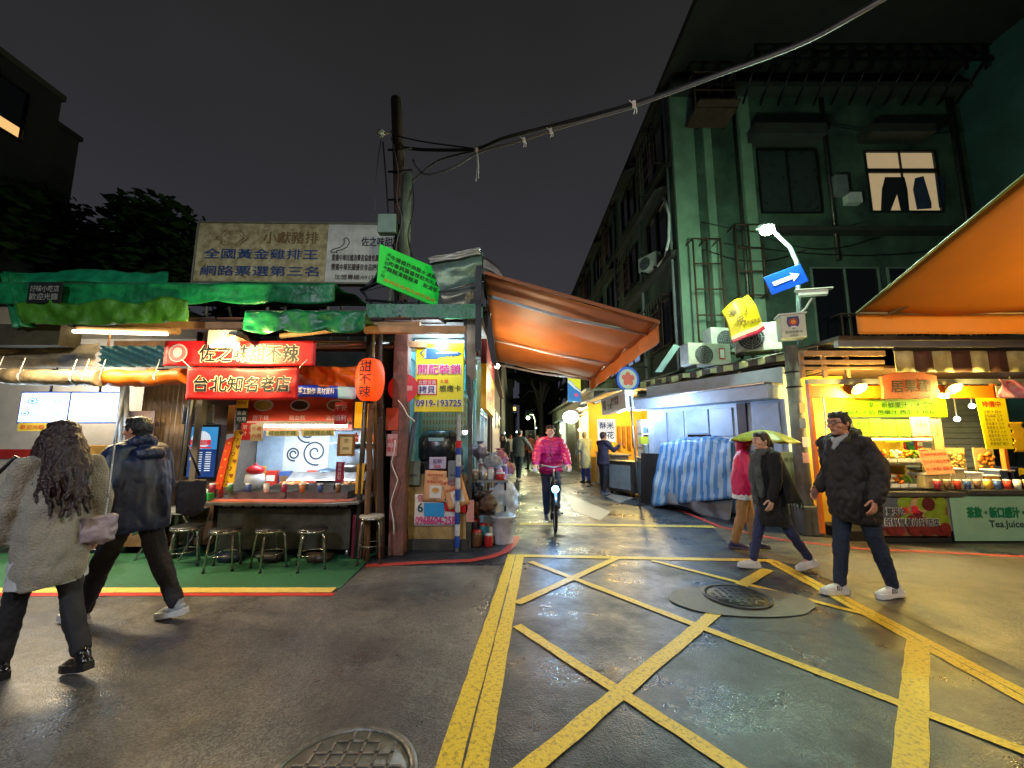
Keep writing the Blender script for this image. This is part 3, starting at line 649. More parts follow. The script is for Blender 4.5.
# bottles and pots in the stall
def bottle(c, r, h, mats, label, name='bottle', cat='bottle', group='bottles and jars on the snack stall shelf', cap=.22):
    t = thing(name, label, cat, c, group); m = MB(); x, y, z = c
    m.lathe(c, [(.0001, 0), (r, 0), (r, h * (.9 - cap)), (r * .45, h * (1 - cap)), (r * .42, h * .92), (.0001, h * .92)], 12); part(t, 'body', m, mats[0])
    m = MB(); m.lathe((x, y, z + h * .92), [(.0001, .001), (r * .5, .001), (r * .5, h * .1), (.0001, h * .1)], 10); part(t, 'cap', m, mats[1]); return t
bc = [((190, 60, 40), 'red'), ((230, 225, 210), 'white'), ((200, 160, 40), 'amber'), ((60, 120, 60), 'green'), ((200, 90, 40), 'orange'), ((230, 215, 120), 'pale yellow'), ((120, 30, 30), 'maroon')]
for i, (c, nm) in enumerate(bc):
    bottle((-2.55 + i * .075, 6.6, 1.45), .03, .16 + .03 * (i % 3), [mt('bottle_' + nm.replace(' ', '_'), c, .25, var=.1), REDV if i % 2 else WHT_P], '%s sauce bottle on the shelf inside the snack stall' % nm)
m = MB(); m.sheet(lambda u, v: V((-2.75 + .42 * u, 6.55 - .02 + .04 * sin(9 * u + 2 * v), .98 + .36 * v - .03 * sin(pi * u))), 14, 10); solo('plastic_bag_bundle', m, mt('grey_bag_film', (140, 150, 160), .3, var=.3, bump=.6, bs=20), 'bundle of pale plastic bags hanging on the stall wall', 'plastic bags')
m = MB(); m.lathe((-2.45, 6.35, .76), [(.0001, 0), (.2, 0), (.22, .3), (.24, .32), (.16, .36), (.0001, .4)], 24); solo('stock_pot', m, STEEL, 'big dented steel stock pot at the back of the snack stall', 'pot', bev=0)
m = MB(); m.lathe((-2.85, 6.3, .76), [(.0001, 0), (.15, 0), (.16, .22), (.17, .24), (.1, .28), (.0001, .3)], 24); solo('stock_pot', m, mt('blue_grey_pot', (80, 98, 116), .35, .4), 'smaller blue grey pot next to the steel stock pot', 'pot')
# red and white round mascot-like gas lamp replaced by plain red helmeted figure is left out: build a red ceramic jar with tray
t2 = thing('fruit_bowl', 'white bowl with red topped jar at the heart strip end of the counter', 'bowl', (-3.68, 5.85, .80)); m = MB(); m.lathe((-3.68, 5.85, .80), [(.0001, 0), (.08, 0), (.13, .1), (.12, .2), (.0001, .22)], 20); part(t2, 'bowl', m, WHT_P)
m = MB(); m.ell((-3.68, 5.85, 1.06), (.12, .12, .07)); m.ell((-3.68, 5.85, 1.14), .02); part(t2, 'lid', m, REDV); m = MB(); m.lathe((-3.68, 5.85, 1.0), [(.07, 0), (.09, .04), (.08, .1)], 14); part(t2, 'rim', m, FISH)
# tissue box, sauce things at the counter end
t2 = thing('tissue_box', 'green tissue box on the counter near the stools', 'box', W(206, 497, 5.2)); c = W(206, 497, 5.2); c.z = .78
m = MB(); m.box(c, (.13, .1, .09)); part(t2, 'carton', m, mt('green_carton', (30, 160, 70), .5, var=.1), .005); m = MB(); m.sheet(lambda u, v: c + V((-.03 + .06 * u, .02 * sin(5 * u), .045 + .05 * v)), 4, 3); part(t2, 'tissue', m, PAPER)
for i, (x, nm, cc) in enumerate(((-3.99, 'brown', (90, 50, 30)), (-3.9, 'red', (180, 40, 30)))): bottle((x, 5.5, .727), .03, .2, [mt('sauce_' + nm, cc, .3), REDV], '%s sauce bottle next to the green tissue box' % nm, group='sauce bottles on the counter')
# lightbox menu cabinet left of the opening
fr = FY(181, 214, 427, 477, 5.55)
t2 = thing('menu_lightbox', 'upright blue backlit menu cabinet with red emblem at the snack stall', 'lit menu', (fr.p(fr.w / 2, 0).x, 5.6, 0))
m = MB(); m.fbox(fr, -.03, fr.w + .03, -.03, fr.h + .03, -.12, -.002); m.bx(fr.o.x, fr.o.x + fr.w, 5.6, 5.9, .1, .95, 1); part(t2, 'cabinet', m, [BLACK, mt('cabinet_wood', (110, 80, 56), .7)])
m = MB(); m.fbox(fr, 0, fr.w, 0, fr.h * .55, 0, .005); m.fbox(fr, 0, fr.w, fr.h * .55, fr.h, 0, .005, 1); part(t2, 'panel', m, [mt('lit_navy', (24, 60, 130), .4, var=.1, emit=.35), mt('lit_sky_blue', (60, 150, 215), .4, var=.2, emit=.5)])
m = MB(); m.disc(fr, fr.w * .5, fr.h * .74, fr.w * .3, .006, .008, 1, sy=.9); m.fbox(fr, fr.w * .15, fr.w * .82, fr.h * .64, fr.h * .74, .011, .014)
m.fbox(fr, fr.w * .1, fr.w * .85, fr.h * .57, fr.h * .60, .011, .013, 0)
for j in range(9):
    for i in range(2): m.fbox(fr, fr.w * (.42 + .27 * i), fr.w * (.42 + .27 * i + .17), fr.h * (.48 - .045 * j), fr.h * (.495 - .045 * j), .007, .009, 1)
part(t2, 'print', m, [mt('lit_red', (225, 40, 60), emit=.5, var=0, bump=0), mt('lit_white', (220, 235, 245), emit=.5, var=0, bump=0)])
m = MB(); m.text('超好味', fr, fr.w * .48, fr.h * .69, .075, w=.015); m.text('13-10', fr, fr.w * .2, fr.h * .46, .06, w=.008, fit=fr.w * .3); m.text('營業', fr, fr.w * .2, fr.h * .36, .05, w=.008); part(t2, 'lettering', m, WINK)
t2 = thing('microwave_oven', 'dark small oven standing on top of the blue menu cabinet', 'oven', W(197, 425, 5.6)); q = W(197, 424, 5.6)
m = MB(); m.bx(q.x - .22, q.x + .22, 5.6, 5.9, q.z, q.z + .27); part(t2, 'case', m, DSTEEL, .01); m = MB(); m.bx(q.x - .17, q.x + .08, 5.585, 5.6, q.z + .04, q.z + .23); part(t2, 'door', m, BLACK)
m = MB(); m.tube([(q.x + .1, 5.57, q.z + .05), (q.x + .1, 5.57, q.z + .22)], .008); part(t2, 'handle', m, STEEL)
# ================================================================ banners over the stall
def banner_text(box, Y, mat, txt, size, tm, om, label, nm, wavy=.02, fit=.9, u0=.5, group=None, skew=0., deco=None):
    fr = FY(*box, Y); t = thing(nm, label, 'banner', fr.p(fr.w / 2, 0), group)
    if skew: fr = Fr(fr.o, fr.x + V((0, 0, skew)), fr.y); fr.w, fr.h = (W(box[1], box[3], Y) - W(box[0], box[3], Y)).length, (W(box[0], box[2], Y) - W(box[0], box[3], Y)).length
    fw = lambda u, v: wavy * sin(u * 7 + 1) * (.3 + .7 * v) + wavy * .5 * noise.noise(V((u * 6, v * 3, Y)))
    m = MB(); m.sheet(lambda u, v: fr.p(u * fr.w, v * fr.h, fw(u, v)), 40, 10); part(t, 'cloth', m, mat)
    if om:
        m = MB(); m.text(txt, fr, fr.w * u0, fr.h * .5, size * fr.h, bold=.055, fit=fr.w * fit, w=wavy * 1.5 + .004); bend(m, fr, fw, .004); part(t, 'lettering_outline', m, om)
    m = MB(); m.text(txt, fr, fr.w * u0, fr.h * .5, size * fr.h, bold=.012, fit=fr.w * fit * .985, w=wavy * 1.5 + .008); bend(m, fr, fw, .008); part(t, 'lettering', m, tm)
    return t, fr
def bend(m, fr, fw, d):
    out = []
    for p in m.v:
        q = p - fr.o; u, v = q.dot(fr.x), q.dot(fr.y); out.append(fr.p(u, v, fw(u / fr.w, v / fr.h) + d))
    m.v = out
OUTL = mt('cream_outline', (226, 206, 170), .6, var=0, bump=0)
t2, fr = banner_text((163, 315, 341, 366), 4.75, REDV, '佐之味甜不辣', .72, INK, OUTL, 'long flat red shop banner under the bright bulb', 'banner', .008, .66, .56)
m = MB(); m.disc(fr, fr.w * .1, fr.h * .5, fr.h * .36, .022, .026); m.disc(fr, fr.w * .1, fr.h * .5, fr.h * .31, .027, .03, 1)
m.disc(fr, fr.w * .1, fr.h * .52, fr.h * .17, .031, .034, 0, sy=1.2); part(t2, 'emblem', m, [mt('emblem_silver', (190, 180, 180), .5), mt('emblem_rose', (205, 90, 95), .5)])
t2, fr = banner_text((186, 298, 368, 400), 4.68, mt('scarlet_cloth', (205, 22, 24), .5, var=.25, vs=3, bump=.2, bs=9), '台北知名老店', .52, INK, OUTL, 'lower sagging red cloth banner with cream outlined black writing', 'banner', .03, .86, .5)
m = MB()
for u in (0.01, .99):
    m.tube([fr.p(fr.w * u, fr.h, 0), fr.p(fr.w * u + (.1 if u > .5 else -.1), fr.h + .1, .02)], .006)
part(t2, 'cord', m, PAPER)
# red lantern
c = W(370, 380, 5.0)
t2 = thing('paper_lantern', 'glowing orange red paper lantern with black vertical writing', 'lantern', c - V((0, 0, .3)))
m = MB(); hl = .275; prof = [(.02, -hl)]
for i in range(25):
    a = -pi / 2 + pi * i / 24; prof.append((.175 * max(.0, cos(a)) ** .5 * (1 + .012 * (i % 2)) + .001, hl * sin(a) * .98))
m.lathe(c, prof, 24); part(t2, 'shade', m, mt('lantern_paper', (235, 70, 18), .6, var=.15, emit=1.0, ecol=(255, 70, 12)))
m = MB(); fr = Fr(c, (1, 0, 0), (0, 0, 1)); m.text('甜不辣', fr, 0, .15, .155, vert=True, bold=.02, w=.02, gap=1.02)
m.v = [V((p.x, c.y - (.175 ** 2 - min(.17, abs(p.x - c.x)) ** 2) ** .5 * .99 - .012, p.z)) for p in m.v]; part(t2, 'lettering', m, INK)
m = MB(); m.lathe(c, [(.05, -hl - .02), (.055, -hl + .01)], 14); m.lathe(c, [(.055, hl - .01), (.05, hl + .02)], 14); m.tube([c + V((0, 0, hl)), c + V((0, 0, hl + .25))], .004); part(t2, 'ring', m, BLACK)
light('lamp_light', c + V((0, -.35, -.1)), 1.2, (255, 110, 40), .12, t2)
# bulb clip lamp above the banner
c = W(236, 346, 4.62)
t2 = thing('clip_lamp', 'bright bare bulb with wide reflector shade above the long red banner', 'lamp', c)
m = MB(); m.ell(c, (.035, .035, .05)); part(t2, 'bulb', m, glow('lit_bulb_hot', (255, 240, 170), 60)); m = MB(); m.lathe(c + V((.0, .1, .09)), [(.02, .08), (.05, .05), (.16, -.02)], 20, ax=(.3, .3, 1)); part(t2, 'shade', m, mt('shade_copper', (150, 92, 70), .5, .3)); m = MB(); m.box(c + V((-.22, .12, .12)), (.34, .12, .18)); part(t2, 'ballast', m, mt('dirty_white_box', (150, 150, 146), .5, var=.4)); m = MB(); m.tube([c + V((-.3, .0, .0)), c + V((-.02, 0, 0))], .018); part(t2, 'tube', m, TUBE_Y)
light('lamp_light', c + V((0, -.22, -.03)), 20, (255, 226, 150), .05, t2)
# ================================================================ awnings over the left stalls
def valance(x0, x1, Y, zt, zb, scallop, name, label, mats, top=None, amp=.03, seed=0, cat='awning', n=64, lob=5):
    t = thing(name, label, cat, ((x0 + x1) / 2, Y, zb)); m = MB()
    def fn(u, v):
        x = x0 + (x1 - x0) * u; zb2 = zb + scallop * (abs(sin(u * pi * lob)) ** .7 - .4) * -1
        return V((x, Y + amp * sin(u * 25 + seed) * (1 - v) * .6 + amp * noise.noise(V((u * 9, v * 3, seed))), zb2 + (zt - zb2) * v))
    m.sheet(fn, n, 8); part(t, 'valance', m, mats)
    if top:
        m = MB(); y1, z1 = top; m.sheet(lambda u, v: V((x0 + (x1 - x0) * u, Y + (y1 - Y) * v, zt + (z1 - zt) * v + .05 * noise.noise(V((u * 6, v * 4, seed + 3))) - .06 * sin(pi * v))), n // 2, 12); part(t, 'canopy', m, mats)
    m = MB(); m.tube([(x0, Y + .03, zt), (x1, Y + .03, zt)], .018); part(t, 'rail', m, STEEL); return t
A_ = W(0, 283, 4.8); B_ = W(334, 303, 4.8)
valance(-6.6, W(334, 300, 4.8).x, 4.8, W(0, 283, 4.8).z, W(0, 302, 4.8).z, .05, 'awning', 'upper long emerald green awning stretching over both stalls', GREENT, (6.6, 3.75), seed=1, lob=6)
valance(W(246, 300, 4.55).x, W(366, 300, 4.55).x, 4.55, W(0, 311, 4.55).z, W(0, 331, 4.55).z, .05, 'awning', 'short green awning flap directly above the red banners', GREENT, (5.2, 2.98), seed=4, lob=3)
# dark green raised tarp strip at upper left
t2 = thing('tarp', 'bright green folded tarp edge along the very top of the left roof', 'tarp', (-5.5, 5.6, 3.5)); m = MB()
m.sheet(lambda u, v: W(2 + 166 * u, 284 - 13 * v + 2 * sin(u * 9), 5.3 + .1 * v) + V((0, .04 * noise.noise(V((u * 14, v * 4, 2))), 0)), 40, 6); part(t2, 'cloth', m, mt('emerald_tarp', (18, 128, 84), .35, var=.5, vs=5, bump=.3, bs=12))
m = MB(); m.sheet(lambda u, v: W(0 + 22 * u + 12 * (1 - v), 327 - 54 * v, 4.77 + .1 * v) + V((0, .05 * sin(u * 9), 0)), 10, 12); part(t2, 'hanging_fold', m, GREENT)
# yellow-green hanging flap
t2 = thing('tarp', 'yellow green translucent tarp flap below the emerald awning', 'tarp', (-5, 4.74, 2.8)); m = MB()
m.sheet(lambda u, v: W(22 + 166 * u - 8 * v * (1 - u), 323 + 2 * sin(u * 4) - (20 + 6 * sin(u * 9) ** 2) * v, 4.72) + V((0, .035 * noise.noise(V((u * 16, v * 2, 5))) - .08 * (1 - v) * sin(u * 22 + v * 3) * .3, 0)), 60, 8); part(t2, 'cloth', m, LIMET)
m = MB(); fr = FY(26, 60, 282, 303, 4.7); m.fbox(fr, 0, fr.w, 0, fr.h, -.01, 0)
t2 = thing('shop_sign', 'small black sign with pale scribbled writing hung on the green awning', 'sign', fr.p(fr.w / 2, 0)); part(t2, 'panel', m, mt('black_board', (14, 20, 18), .5))
m = MB(); m.text('好味小吃店', fr, fr.w * .5, fr.h * .68, .09, fit=fr.w * .85); m.text('歡迎光臨', fr, fr.w * .5, fr.h * .3, .09, fit=fr.w * .85); part(t2, 'lettering', m, mt('faded_ink', (150, 150, 140), var=.3, vs=30))
# strip light and box
a, b = W(62, 331, 5.0), W(167, 334, 5.0)
t2 = thing('tube_lamp', 'long glowing tube lamp under the yellow green tarp', 'lamp', (a + b) / 2); m = MB(); m.tube([a, b], .022); part(t2, 'tube', m, TUBE_Y)
m = MB(); m.tube([a + V((0, .05, .07)), b + V((.1, .05, .05))], .045, 10); m.tube([a + V((.08, 0, -.2)), a + V((.08, 0, 0))], .012); m.tube([a + V((.62, 0, -.2)), a + V((.62, 0, 0))], .012); part(t2, 'housing', m, PLANK)
light('lamp_light', (a + b) / 2 + V((0, -.55, -.1)), 42, (255, 228, 176), parent=t2, kind='AREA', size=(1.3, .1), rot=(rad(-25), 0, 0))
fr = FY(-30, 58, 324, 345, 4.85); m = MB(); m.fbox(fr, 0, fr.w, 0, fr.h, -.25, 0); solo('roof_fascia', m, mt('mossy_fascia', (62, 56, 36), .8, var=.5, vs=5, bump=.4), 'dark mossy fascia board at the edge of the neighbouring roof', 'fascia board')
# beige rolled tarps
def rolltarp(nm, label, p0, p1, r, mat, ties, seed, sag=.05):
    t = thing(nm, label, 'tarp', (p0 + p1) / 2); m = MB(); n = 26; pts = []; rs = []
    for i in range(n + 1):
        u = i / n; pts.append(p0.lerp(p1, u) - V((0, 0, sag * sin(pi * u)))); rs.append(r * (1 + .25 * noise.noise(V((u * 7, seed, 0))) - .25 * max(0, 1 - min(abs(u - q) for q in ties) * 18)))
    m.tube(pts, rs, 14); m.v = [p + V((0, 1, 1)) * .02 * noise.noise(V((p.x * 5, p.y * 14 + seed, p.z * 14))) for p in m.v]; part(t, 'roll', m, mat)
    for q in ties:
        m = MB(); c = p0.lerp(p1, q) - V((0, 0, sag * sin(pi * q)))
        m.lathe(c, [(r * .86, -.012), (r * .9, 0), (r * .86, .012)], 14, ax=(1, 0, 0)); m.tube([c + V((0, -r * .8, 0)), c + V((.02, -r * .5, r * 2.2))], .005); part(t, 'rope', m, PAPER)
    return t
rolltarp('tarp', 'rolled grey beige tarp hanging above the two menu screens', W(-20, 374, 4.9), W(102, 378, 4.9), .105, BEIGET, (.2, .38, .8, .9), 1, .02)
rolltarp('tarp', 'rolled orange tarp tied beside the beige roll', W(99, 377, 4.95), W(186, 376, 4.95), .10, ORT, (.08, .7), 2, .02)
t2 = thing('tarp', 'smooth beige sheet stretched between the fascia and the beige roll', 'tarp', W(40, 360, 5.)); m = MB()
m.sheet(lambda u, v: W(-20 + 120 * u, 366 + 1 * u - (18 + 6 * u) * v, 5.0 + .1 * v) + V((0, .10 * sin(u * 4 + v * 2) * (1 - v) + .05 * noise.noise(V((u * 5, v * 5, 1))), 0)), 40, 12, mf=lambda u, v: 1 if (u - .78) ** 2 * 4 + (v - .2) ** 2 < .09 else 0); part(t2, 'cloth', m, [BEIGET, GREYT])
t2 = thing('tarp', 'small teal sheet with sharp pleats beside the long red banner', 'tarp', W(130, 360, 5.05)); m = MB()
m.sheet(lambda u, v: W(100 + 64 * u, 367 - 21 * v, 5.08) + V((0, .03 * sin((u * 2 + v * 1.6) * 14), 0)), 60, 10); part(t2, 'cloth', m, TEALT)
t2 = thing('tarp', 'orange cloth strip hanging to the side of the lantern', 'tarp', W(325, 375, 5.05)); m = MB()
m.sheet(lambda u, v: W(296 + 64 * u, 387 - (22 - 2 * sin(u * 3)) * v, 5.2) + V((0, .05 * sin(u * 10 + v * 6) + .04 * noise.noise(V((u * 9, v * 5, 1))), 0)), 40, 10); part(t2, 'cloth', m, ORT)
# roof edge boards and pipes between awning and key stall
for k, (p, q, r, mat, lb) in enumerate([((280, 336), (462, 316), .035, PLANK, 'pale wooden batten reaching from the green flap to the key stall'), ((330, 330), (455, 309), .03, PLANK, 'second pale batten above the first one'), ((300, 345), (398, 343), .03, STEEL, 'grey pipe under the battens over the lantern'), ((240, 352), (392, 350), .02, BLACK, 'thin black pipe behind the lantern cord')]):
    m = MB(); a, b = W(*p, 5.0 + .05 * k), W(*q, 5.52); m.tube([a, b], r, 4 if mat is PLANK else 10); solo('batten' if mat is PLANK else 'pipe', m, mat, lb, 'batten' if mat is PLANK else 'pipe')
# grey corrugated back board of neighbour stall, screens
def corrugated(m, fr, w, h, pitch, amp, mi=0, vert=True):
    n = int((w if vert else h) / pitch * 4)
    if vert: m.sheet(lambda u, v: fr.p(u * w, v * h, amp * sin(u * w / pitch * 2 * pi)), n, 2, m=mi)
    else: m.sheet(lambda u, v: fr.p(u * w, v * h, amp * sin(v * h / pitch * 2 * pi)), 2, n, m=mi)
t2 = thing('noodle_stall', 'neighbouring stall shell with pale rendered wall and corrugated sheet', 'market stall', (-5.4, 6.6, 0))
m = MB(); m.bx(-9, -5.2, 6.7, 6.8, 0, 3.4); m.bx(-9, -5.6, 6.68, 6.7, 1.18, 1.33, 1); part(t2, 'wall', m, [mt('pale_render', (160, 156, 146), .8, var=.3, vs=2), mt('red_band', (150, 30, 26), .6)])
m = MB(); fr = FY(128, 186, 385, 520, 6.0); corrugated(m, fr, fr.w, fr.h + .25, .075, .016); part(t2, 'corrugated_wall', m, mt('corrugated_tan', (138, 112, 84), .5, .3, var=.5, vs=3))
m = MB()
for px in (119, 124): m.tube([W(px, 560, 5.6), W(px + 3, 385, 5.6)], .028)
m.tube([W(101, 520, 5.8), W(125, 385, 5.5)], .022); part(t2, 'post', m, mt('white_post', (170, 172, 172), .5, .3))
m = MB(); m.bx(-9, -4.5, 5.0, 8.2, 3.2, 3.28); part(t2, 'roof', m, DSTEEL)
m = MB(); m.bx(-6.9, -4.7, 5.5, 6.1, .1, .85); m.bx(-6.95, -4.65, 5.45, 6.15, .85, .9, 1); m.bx(-6.8, -4.9, 6.2, 6.5, .9, 1.4, 2); part(t2, 'counter', m, [mt('counter_wood', (140, 110, 80), .7, var=.5), STEEL, mt('shelf_yellow', (190, 140, 50), .6, var=.5, vs=7)])
SCR = glow('screen_white', (215, 235, 255), 1.15)
for k, (box, lb) in enumerate((((18, 66, 393, 422), 'lit menu screen showing blue and grey dishes'), ((68, 116, 393, 422), 'plain white lit screen crossed by two thin lines'))):
    fr = FY(*box, 5.6); t3 = thing('menu_screen', lb, 'screen', fr.p(fr.w / 2, 0), 'two lit screens over the noodle stall')
    m = MB(); m.fbox(fr, -.02, fr.w + .02, -.02, fr.h + .02, -.06, -.002); part(t3, 'housing', m, mt('screen_frame_blue', (40, 60, 130), .4)); m = MB(); m.fbox(fr, 0, fr.w, 0, fr.h, 0, .004); part(t3, 'display', m, SCR)
    m = MB(); SB = glow('screen_blue_print', (60, 110, 190), .6); SG = glow('screen_grey_print', (120, 150, 150), .6)
    if k == 0:
        for (u, v, r, c_) in ((.25, .72, .075, 0), (.13, .3, .06, 0), (.33, .25, .07, 1), (.72, .72, .075, 1), (.73, .3, .085, 1), (.52, .3, .03, 0), (.52, .6, .03, 1), (.93, .85, .04, 0)):
            m.disc(fr, u * fr.w, v * fr.h, r, .005, .007, c_, sy=.6, n=16); m.disc(fr, u * fr.w, v * fr.h, r * .7, .008, .010, 2, sy=.55, n=16); m.disc(fr, u * fr.w, v * fr.h, r * .45, .011, .013, c_, sy=.5, n=12)
    else:
        for a, b in (((.25, .95), (.85, .3)), ((.42, 1.), (.36, .35))): m.add([fr.p(a[0] * fr.w, a[1] * fr.h, .006), fr.p(b[0] * fr.w, b[1] * fr.h, .006), fr.p(b[0] * fr.w, b[1] * fr.h + .012, .006), fr.p(a[0] * fr.w, a[1] * fr.h + .012, .006)], [(0, 1, 2, 3)], 0)
    part(t3, 'picture', m, [SB, SG, SCR]); m = MB(); m.tube([fr.p(fr.w / 2, fr.h, -.05), fr.p(fr.w / 2, fr.h + .35, -.05)], .015); part(t3, 'bracket', m, BLACK)
    light('lamp_light', fr.p(fr.w / 2, fr.h / 2, .35), 4, (215, 235, 255), .15, t3)
sign('poster', 'pale vertical food poster beside the corrugated wall, behind the man in navy', 'poster', (117, 148, 411, 472), 5.75, mt('mauve_poster', (178, 160, 168), .6, var=.15), [('美味', .55, .88, .11, PAPER, {}), ('手工', .3, .62, .08, INK, {}), ('丼飯', .3, .3, .08, INK, {})])
fr = FY(117, 148, 411, 472, 5.74); m = MB()
for i in range(7): m.ell(fr.p(fr.w * (.3 + .4 * R.random()), fr.h * (.15 + .5 * R.random()), .0), (.07, .012, .05), m=i % 2)
solo('food_picture', m, [FRY, FISH], 'printed dish pictures on the pale vertical poster', 'picture')
sign('notice_card', 'yellow notice strip under the dish menu screen', 'notice', (17, 47, 423, 431), 5.6, mt('yellow_note', (200, 160, 40), .6, var=.2), [('歡迎光臨', .5, .5, .6, REDI, dict(fit=.8))])
# ================================================================ billboard on the roof
a, b, c = W(193, 281, 6.8), W(398, 283, 6.8), W(196, 223, 6.8)
fr = FR(a, b, c)
t2 = thing('billboard', 'weathered rooftop billboard, tan half with blue writing and white half with dolphin emblem', 'billboard', a.lerp(b, .5))
m = MB(); m.fbox(fr, 0, fr.w * .64, 0, fr.h, -.12, 0); part(t2, 'tan_panel', m, mt('stained_tan_board', (186, 174, 128), .7, var=.0, col2=(124, 108, 66), vs=7, bump=.2))
m = MB(); m.fbox(fr, fr.w * .64 + .004, fr.w, 0, fr.h, -.12, 0); part(t2, 'white_panel', m, mt('stained_white_board', (205, 205, 190), .7, var=.35, vs=4, bump=.2))
m = MB(); m.text('小獻豬排', fr, fr.w * .46, fr.h * .76, .24, bold=.015, fit=fr.w * .27); part(t2, 'lettering', m, GOLD)
m = MB()
for i in range(36):
    a0 = 2 * pi * i / 36; a1 = 2 * pi * (i + 1) / 36; rr_ = lambda q: (.27 + .03 * cos(6 * q), .14 + .02 * cos(6 * q))
    for s0, s1 in ((1, .92), (.72, .66)):
        q = [(fr.w * .17 + rr_(a_)[0] * s_ * cos(a_), fr.h * .74 + rr_(a_)[1] * s_ * sin(a_)) for a_, s_ in ((a0, s1), (a0, s0), (a1, s0), (a1, s1))]
        m.add([fr.p(x, y, .006) for x, y in q], [(0, 1, 2, 3)])
part(t2, 'emblem', m, GOLD)
m = MB(); m.text('全國黃金雞排王', fr, fr.w * .32, fr.h * .47, .2, bold=.02, fit=fr.w * .56); m.text('網路票選第三名', fr, fr.w * .32, fr.h * .18, .2, bold=.02, fit=fr.w * .58); part(t2, 'lettering', m, NAVY)
m = MB(); m.text('佐之味甜不辣', fr, fr.w * .925, fr.h * .70, .19, bold=.03, fit=fr.w * .23); part(t2, 'lettering', m, INK)
m = MB()
for j, s_ in enumerate(('榮獲中華民國消費者協會推薦優良商品', '榮獲中華民國優良食品評鑑金牌獎')): m.text(s_, fr, fr.w * .82, fr.h * (.42 - .16 * j), .13, bold=.02, fit=fr.w * .30)
m.text('加盟專線:0917-', fr, fr.w * .79, fr.h * .09, .1, bold=.02, fit=fr.w * .2); part(t2, 'lettering', m, mt('faded_brown_ink', (60, 42, 34), var=.3, vs=20))
m = MB(); P_ = [(0, -.1), (.03, -.13), (.08, -.11), (.12, -.13), (.11, -.09), (.2, -.07), (.29, -.02), (.33, .06), (.31, .13), (.26, .16), (.22, .12), (.24, .10), (.23, .03), (.17, -.02), (.1, -.05), (.05, -.06)]
n_ = len(P_)
for i in range(n_):
    a0, b0 = P_[i], P_[(i + 1) % n_]; d0 = V((b0[0] - a0[0], b0[1] - a0[1])); nn_ = V((-d0.y, d0.x)).normalized() * .008
    m.add([fr.p(fr.w * .66 + a0[0] + nn_.x, fr.h * .62 + a0[1] + nn_.y, .006), fr.p(fr.w * .66 + a0[0] - nn_.x, fr.h * .62 + a0[1] - nn_.y, .006), fr.p(fr.w * .66 + b0[0] - nn_.x, fr.h * .62 + b0[1] - nn_.y, .006), fr.p(fr.w * .66 + b0[0] + nn_.x, fr.h * .62 + b0[1] + nn_.y, .006)], [(0, 1, 2, 3)])
part(t2, 'dolphin_emblem', m, INK)
m = MB(); B = .03
m.fbox(fr, -B, fr.w + B, fr.h, fr.h + B, -.13, .02); m.fbox(fr, -B, fr.w + B, -B, 0, -.13, .02); m.fbox(fr, -B, 0, 0, fr.h, -.13, .02); m.fbox(fr, fr.w, fr.w + B, 0, fr.h, -.13, .02)
for k in range(4): x = fr.w * (.05 + .3 * k); m.tube([fr.p(x, 0, -.15), fr.p(x, -.8, -.15)], .03); m.tube([fr.p(x, fr.h * .8, -.15), fr.p(x, -.7, -.9)], .025)
part(t2, 'frame', m, mt('billboard_frame', (120, 118, 100), .6, .3))
# ================================================================ key cutting stall at the corner
YK = 5.8
KB = mt('key_stall_cyan', (130, 178, 190), .5, var=.3, vs=3); KW = mt('key_stall_white', (180, 188, 190), .5, var=.3, vs=4)
t = thing('key_stall', 'narrow key cutting stall with pale blue interior and plywood front on the corner', 'market stall', (-1.1, 6.2, 0))
m = MB(); m.bx(-1.62, -.62, 6.75, 6.8, 0, 3.2); part(t, 'back_wall', m, KB)
m = MB(); m.bx(-1.66, -1.62, 5.85, 6.8, 0, 3.15); part(t, 'side_wall', m, KB)
m = MB(); m.slab([(-1.75, 5.6, 3.12), (-.45, 5.6, 3.12), (-.45, 7.4, 3.3), (-1.75, 7.4, 3.3)], (0, 0, .05)); part(t, 'roof', m, KW)
m = MB(); m.bx(-1.6, -.6, 5.72, 5.78, 2.98, 3.10); part(t, 'fascia', m, KW)
m = MB()
for i in range(10): m.bx(-1.35 + i * .075, -1.31 + i * .075, 6.70, 6.74, 2.3, 3.0)
part(t, 'louvre', m, mt('cyan_louvre', (80, 190, 205), .4, var=.3))
for x, y in ((-1.58, 5.82), (-.60, 5.82)):
    m = MB(); m.bx(x - .03, x + .03, y - .03, y + .03, 0, 3.0); part(t, 'post', m, DSTEEL if x > -1 else mt('dull_blue_post', (94, 108, 120), .5))
m = MB(); m.slab([W(408, 546, 5.78), W(466, 546, 5.78), W(466, 474, 5.78), W(408, 474, 5.78)], (0, .03, 0)); part(t, 'front_panel', m, mt('stained_plywood', (176, 148, 92), .7, var=.5, vs=3, bump=.2, col2=(96, 78, 46)))
m = MB(); m.bx(-1.52, -.62, 5.85, 6.5, .86, .9); part(t, 'worktop', m, WOOD)
m = MB(); m.bx(-1.6, -.62, 5.72, 6.4, 0, .13); part(t, 'plinth', m, mt('stained_concrete', (70, 68, 62), .8, var=.5, vs=4))
fr = FY(412, 461, 330, 334, 5.36); t2 = thing('tube_lamp', 'short cold white tube under the roof of the key stall', 'lamp', fr.p(fr.w / 2, 0)); m = MB(); m.tube([fr.p(0, .03), fr.p(fr.w, .03)], .02); part(t2, 'tube', m, TUBE_W); m = MB(); m.fbox(fr, 0, fr.w, .055, .09, -.03, .03); part(t2, 'housing', m, WHT_P)
light('lamp_light', fr.p(fr.w / 2, -.05, .04), 4, (225, 244, 255), .06, t2)
light('lamp_light', (-1.1, 6.3, 2.8), 12, (190, 236, 255), .08)  # added light without a fitting, brightens the key stall interior
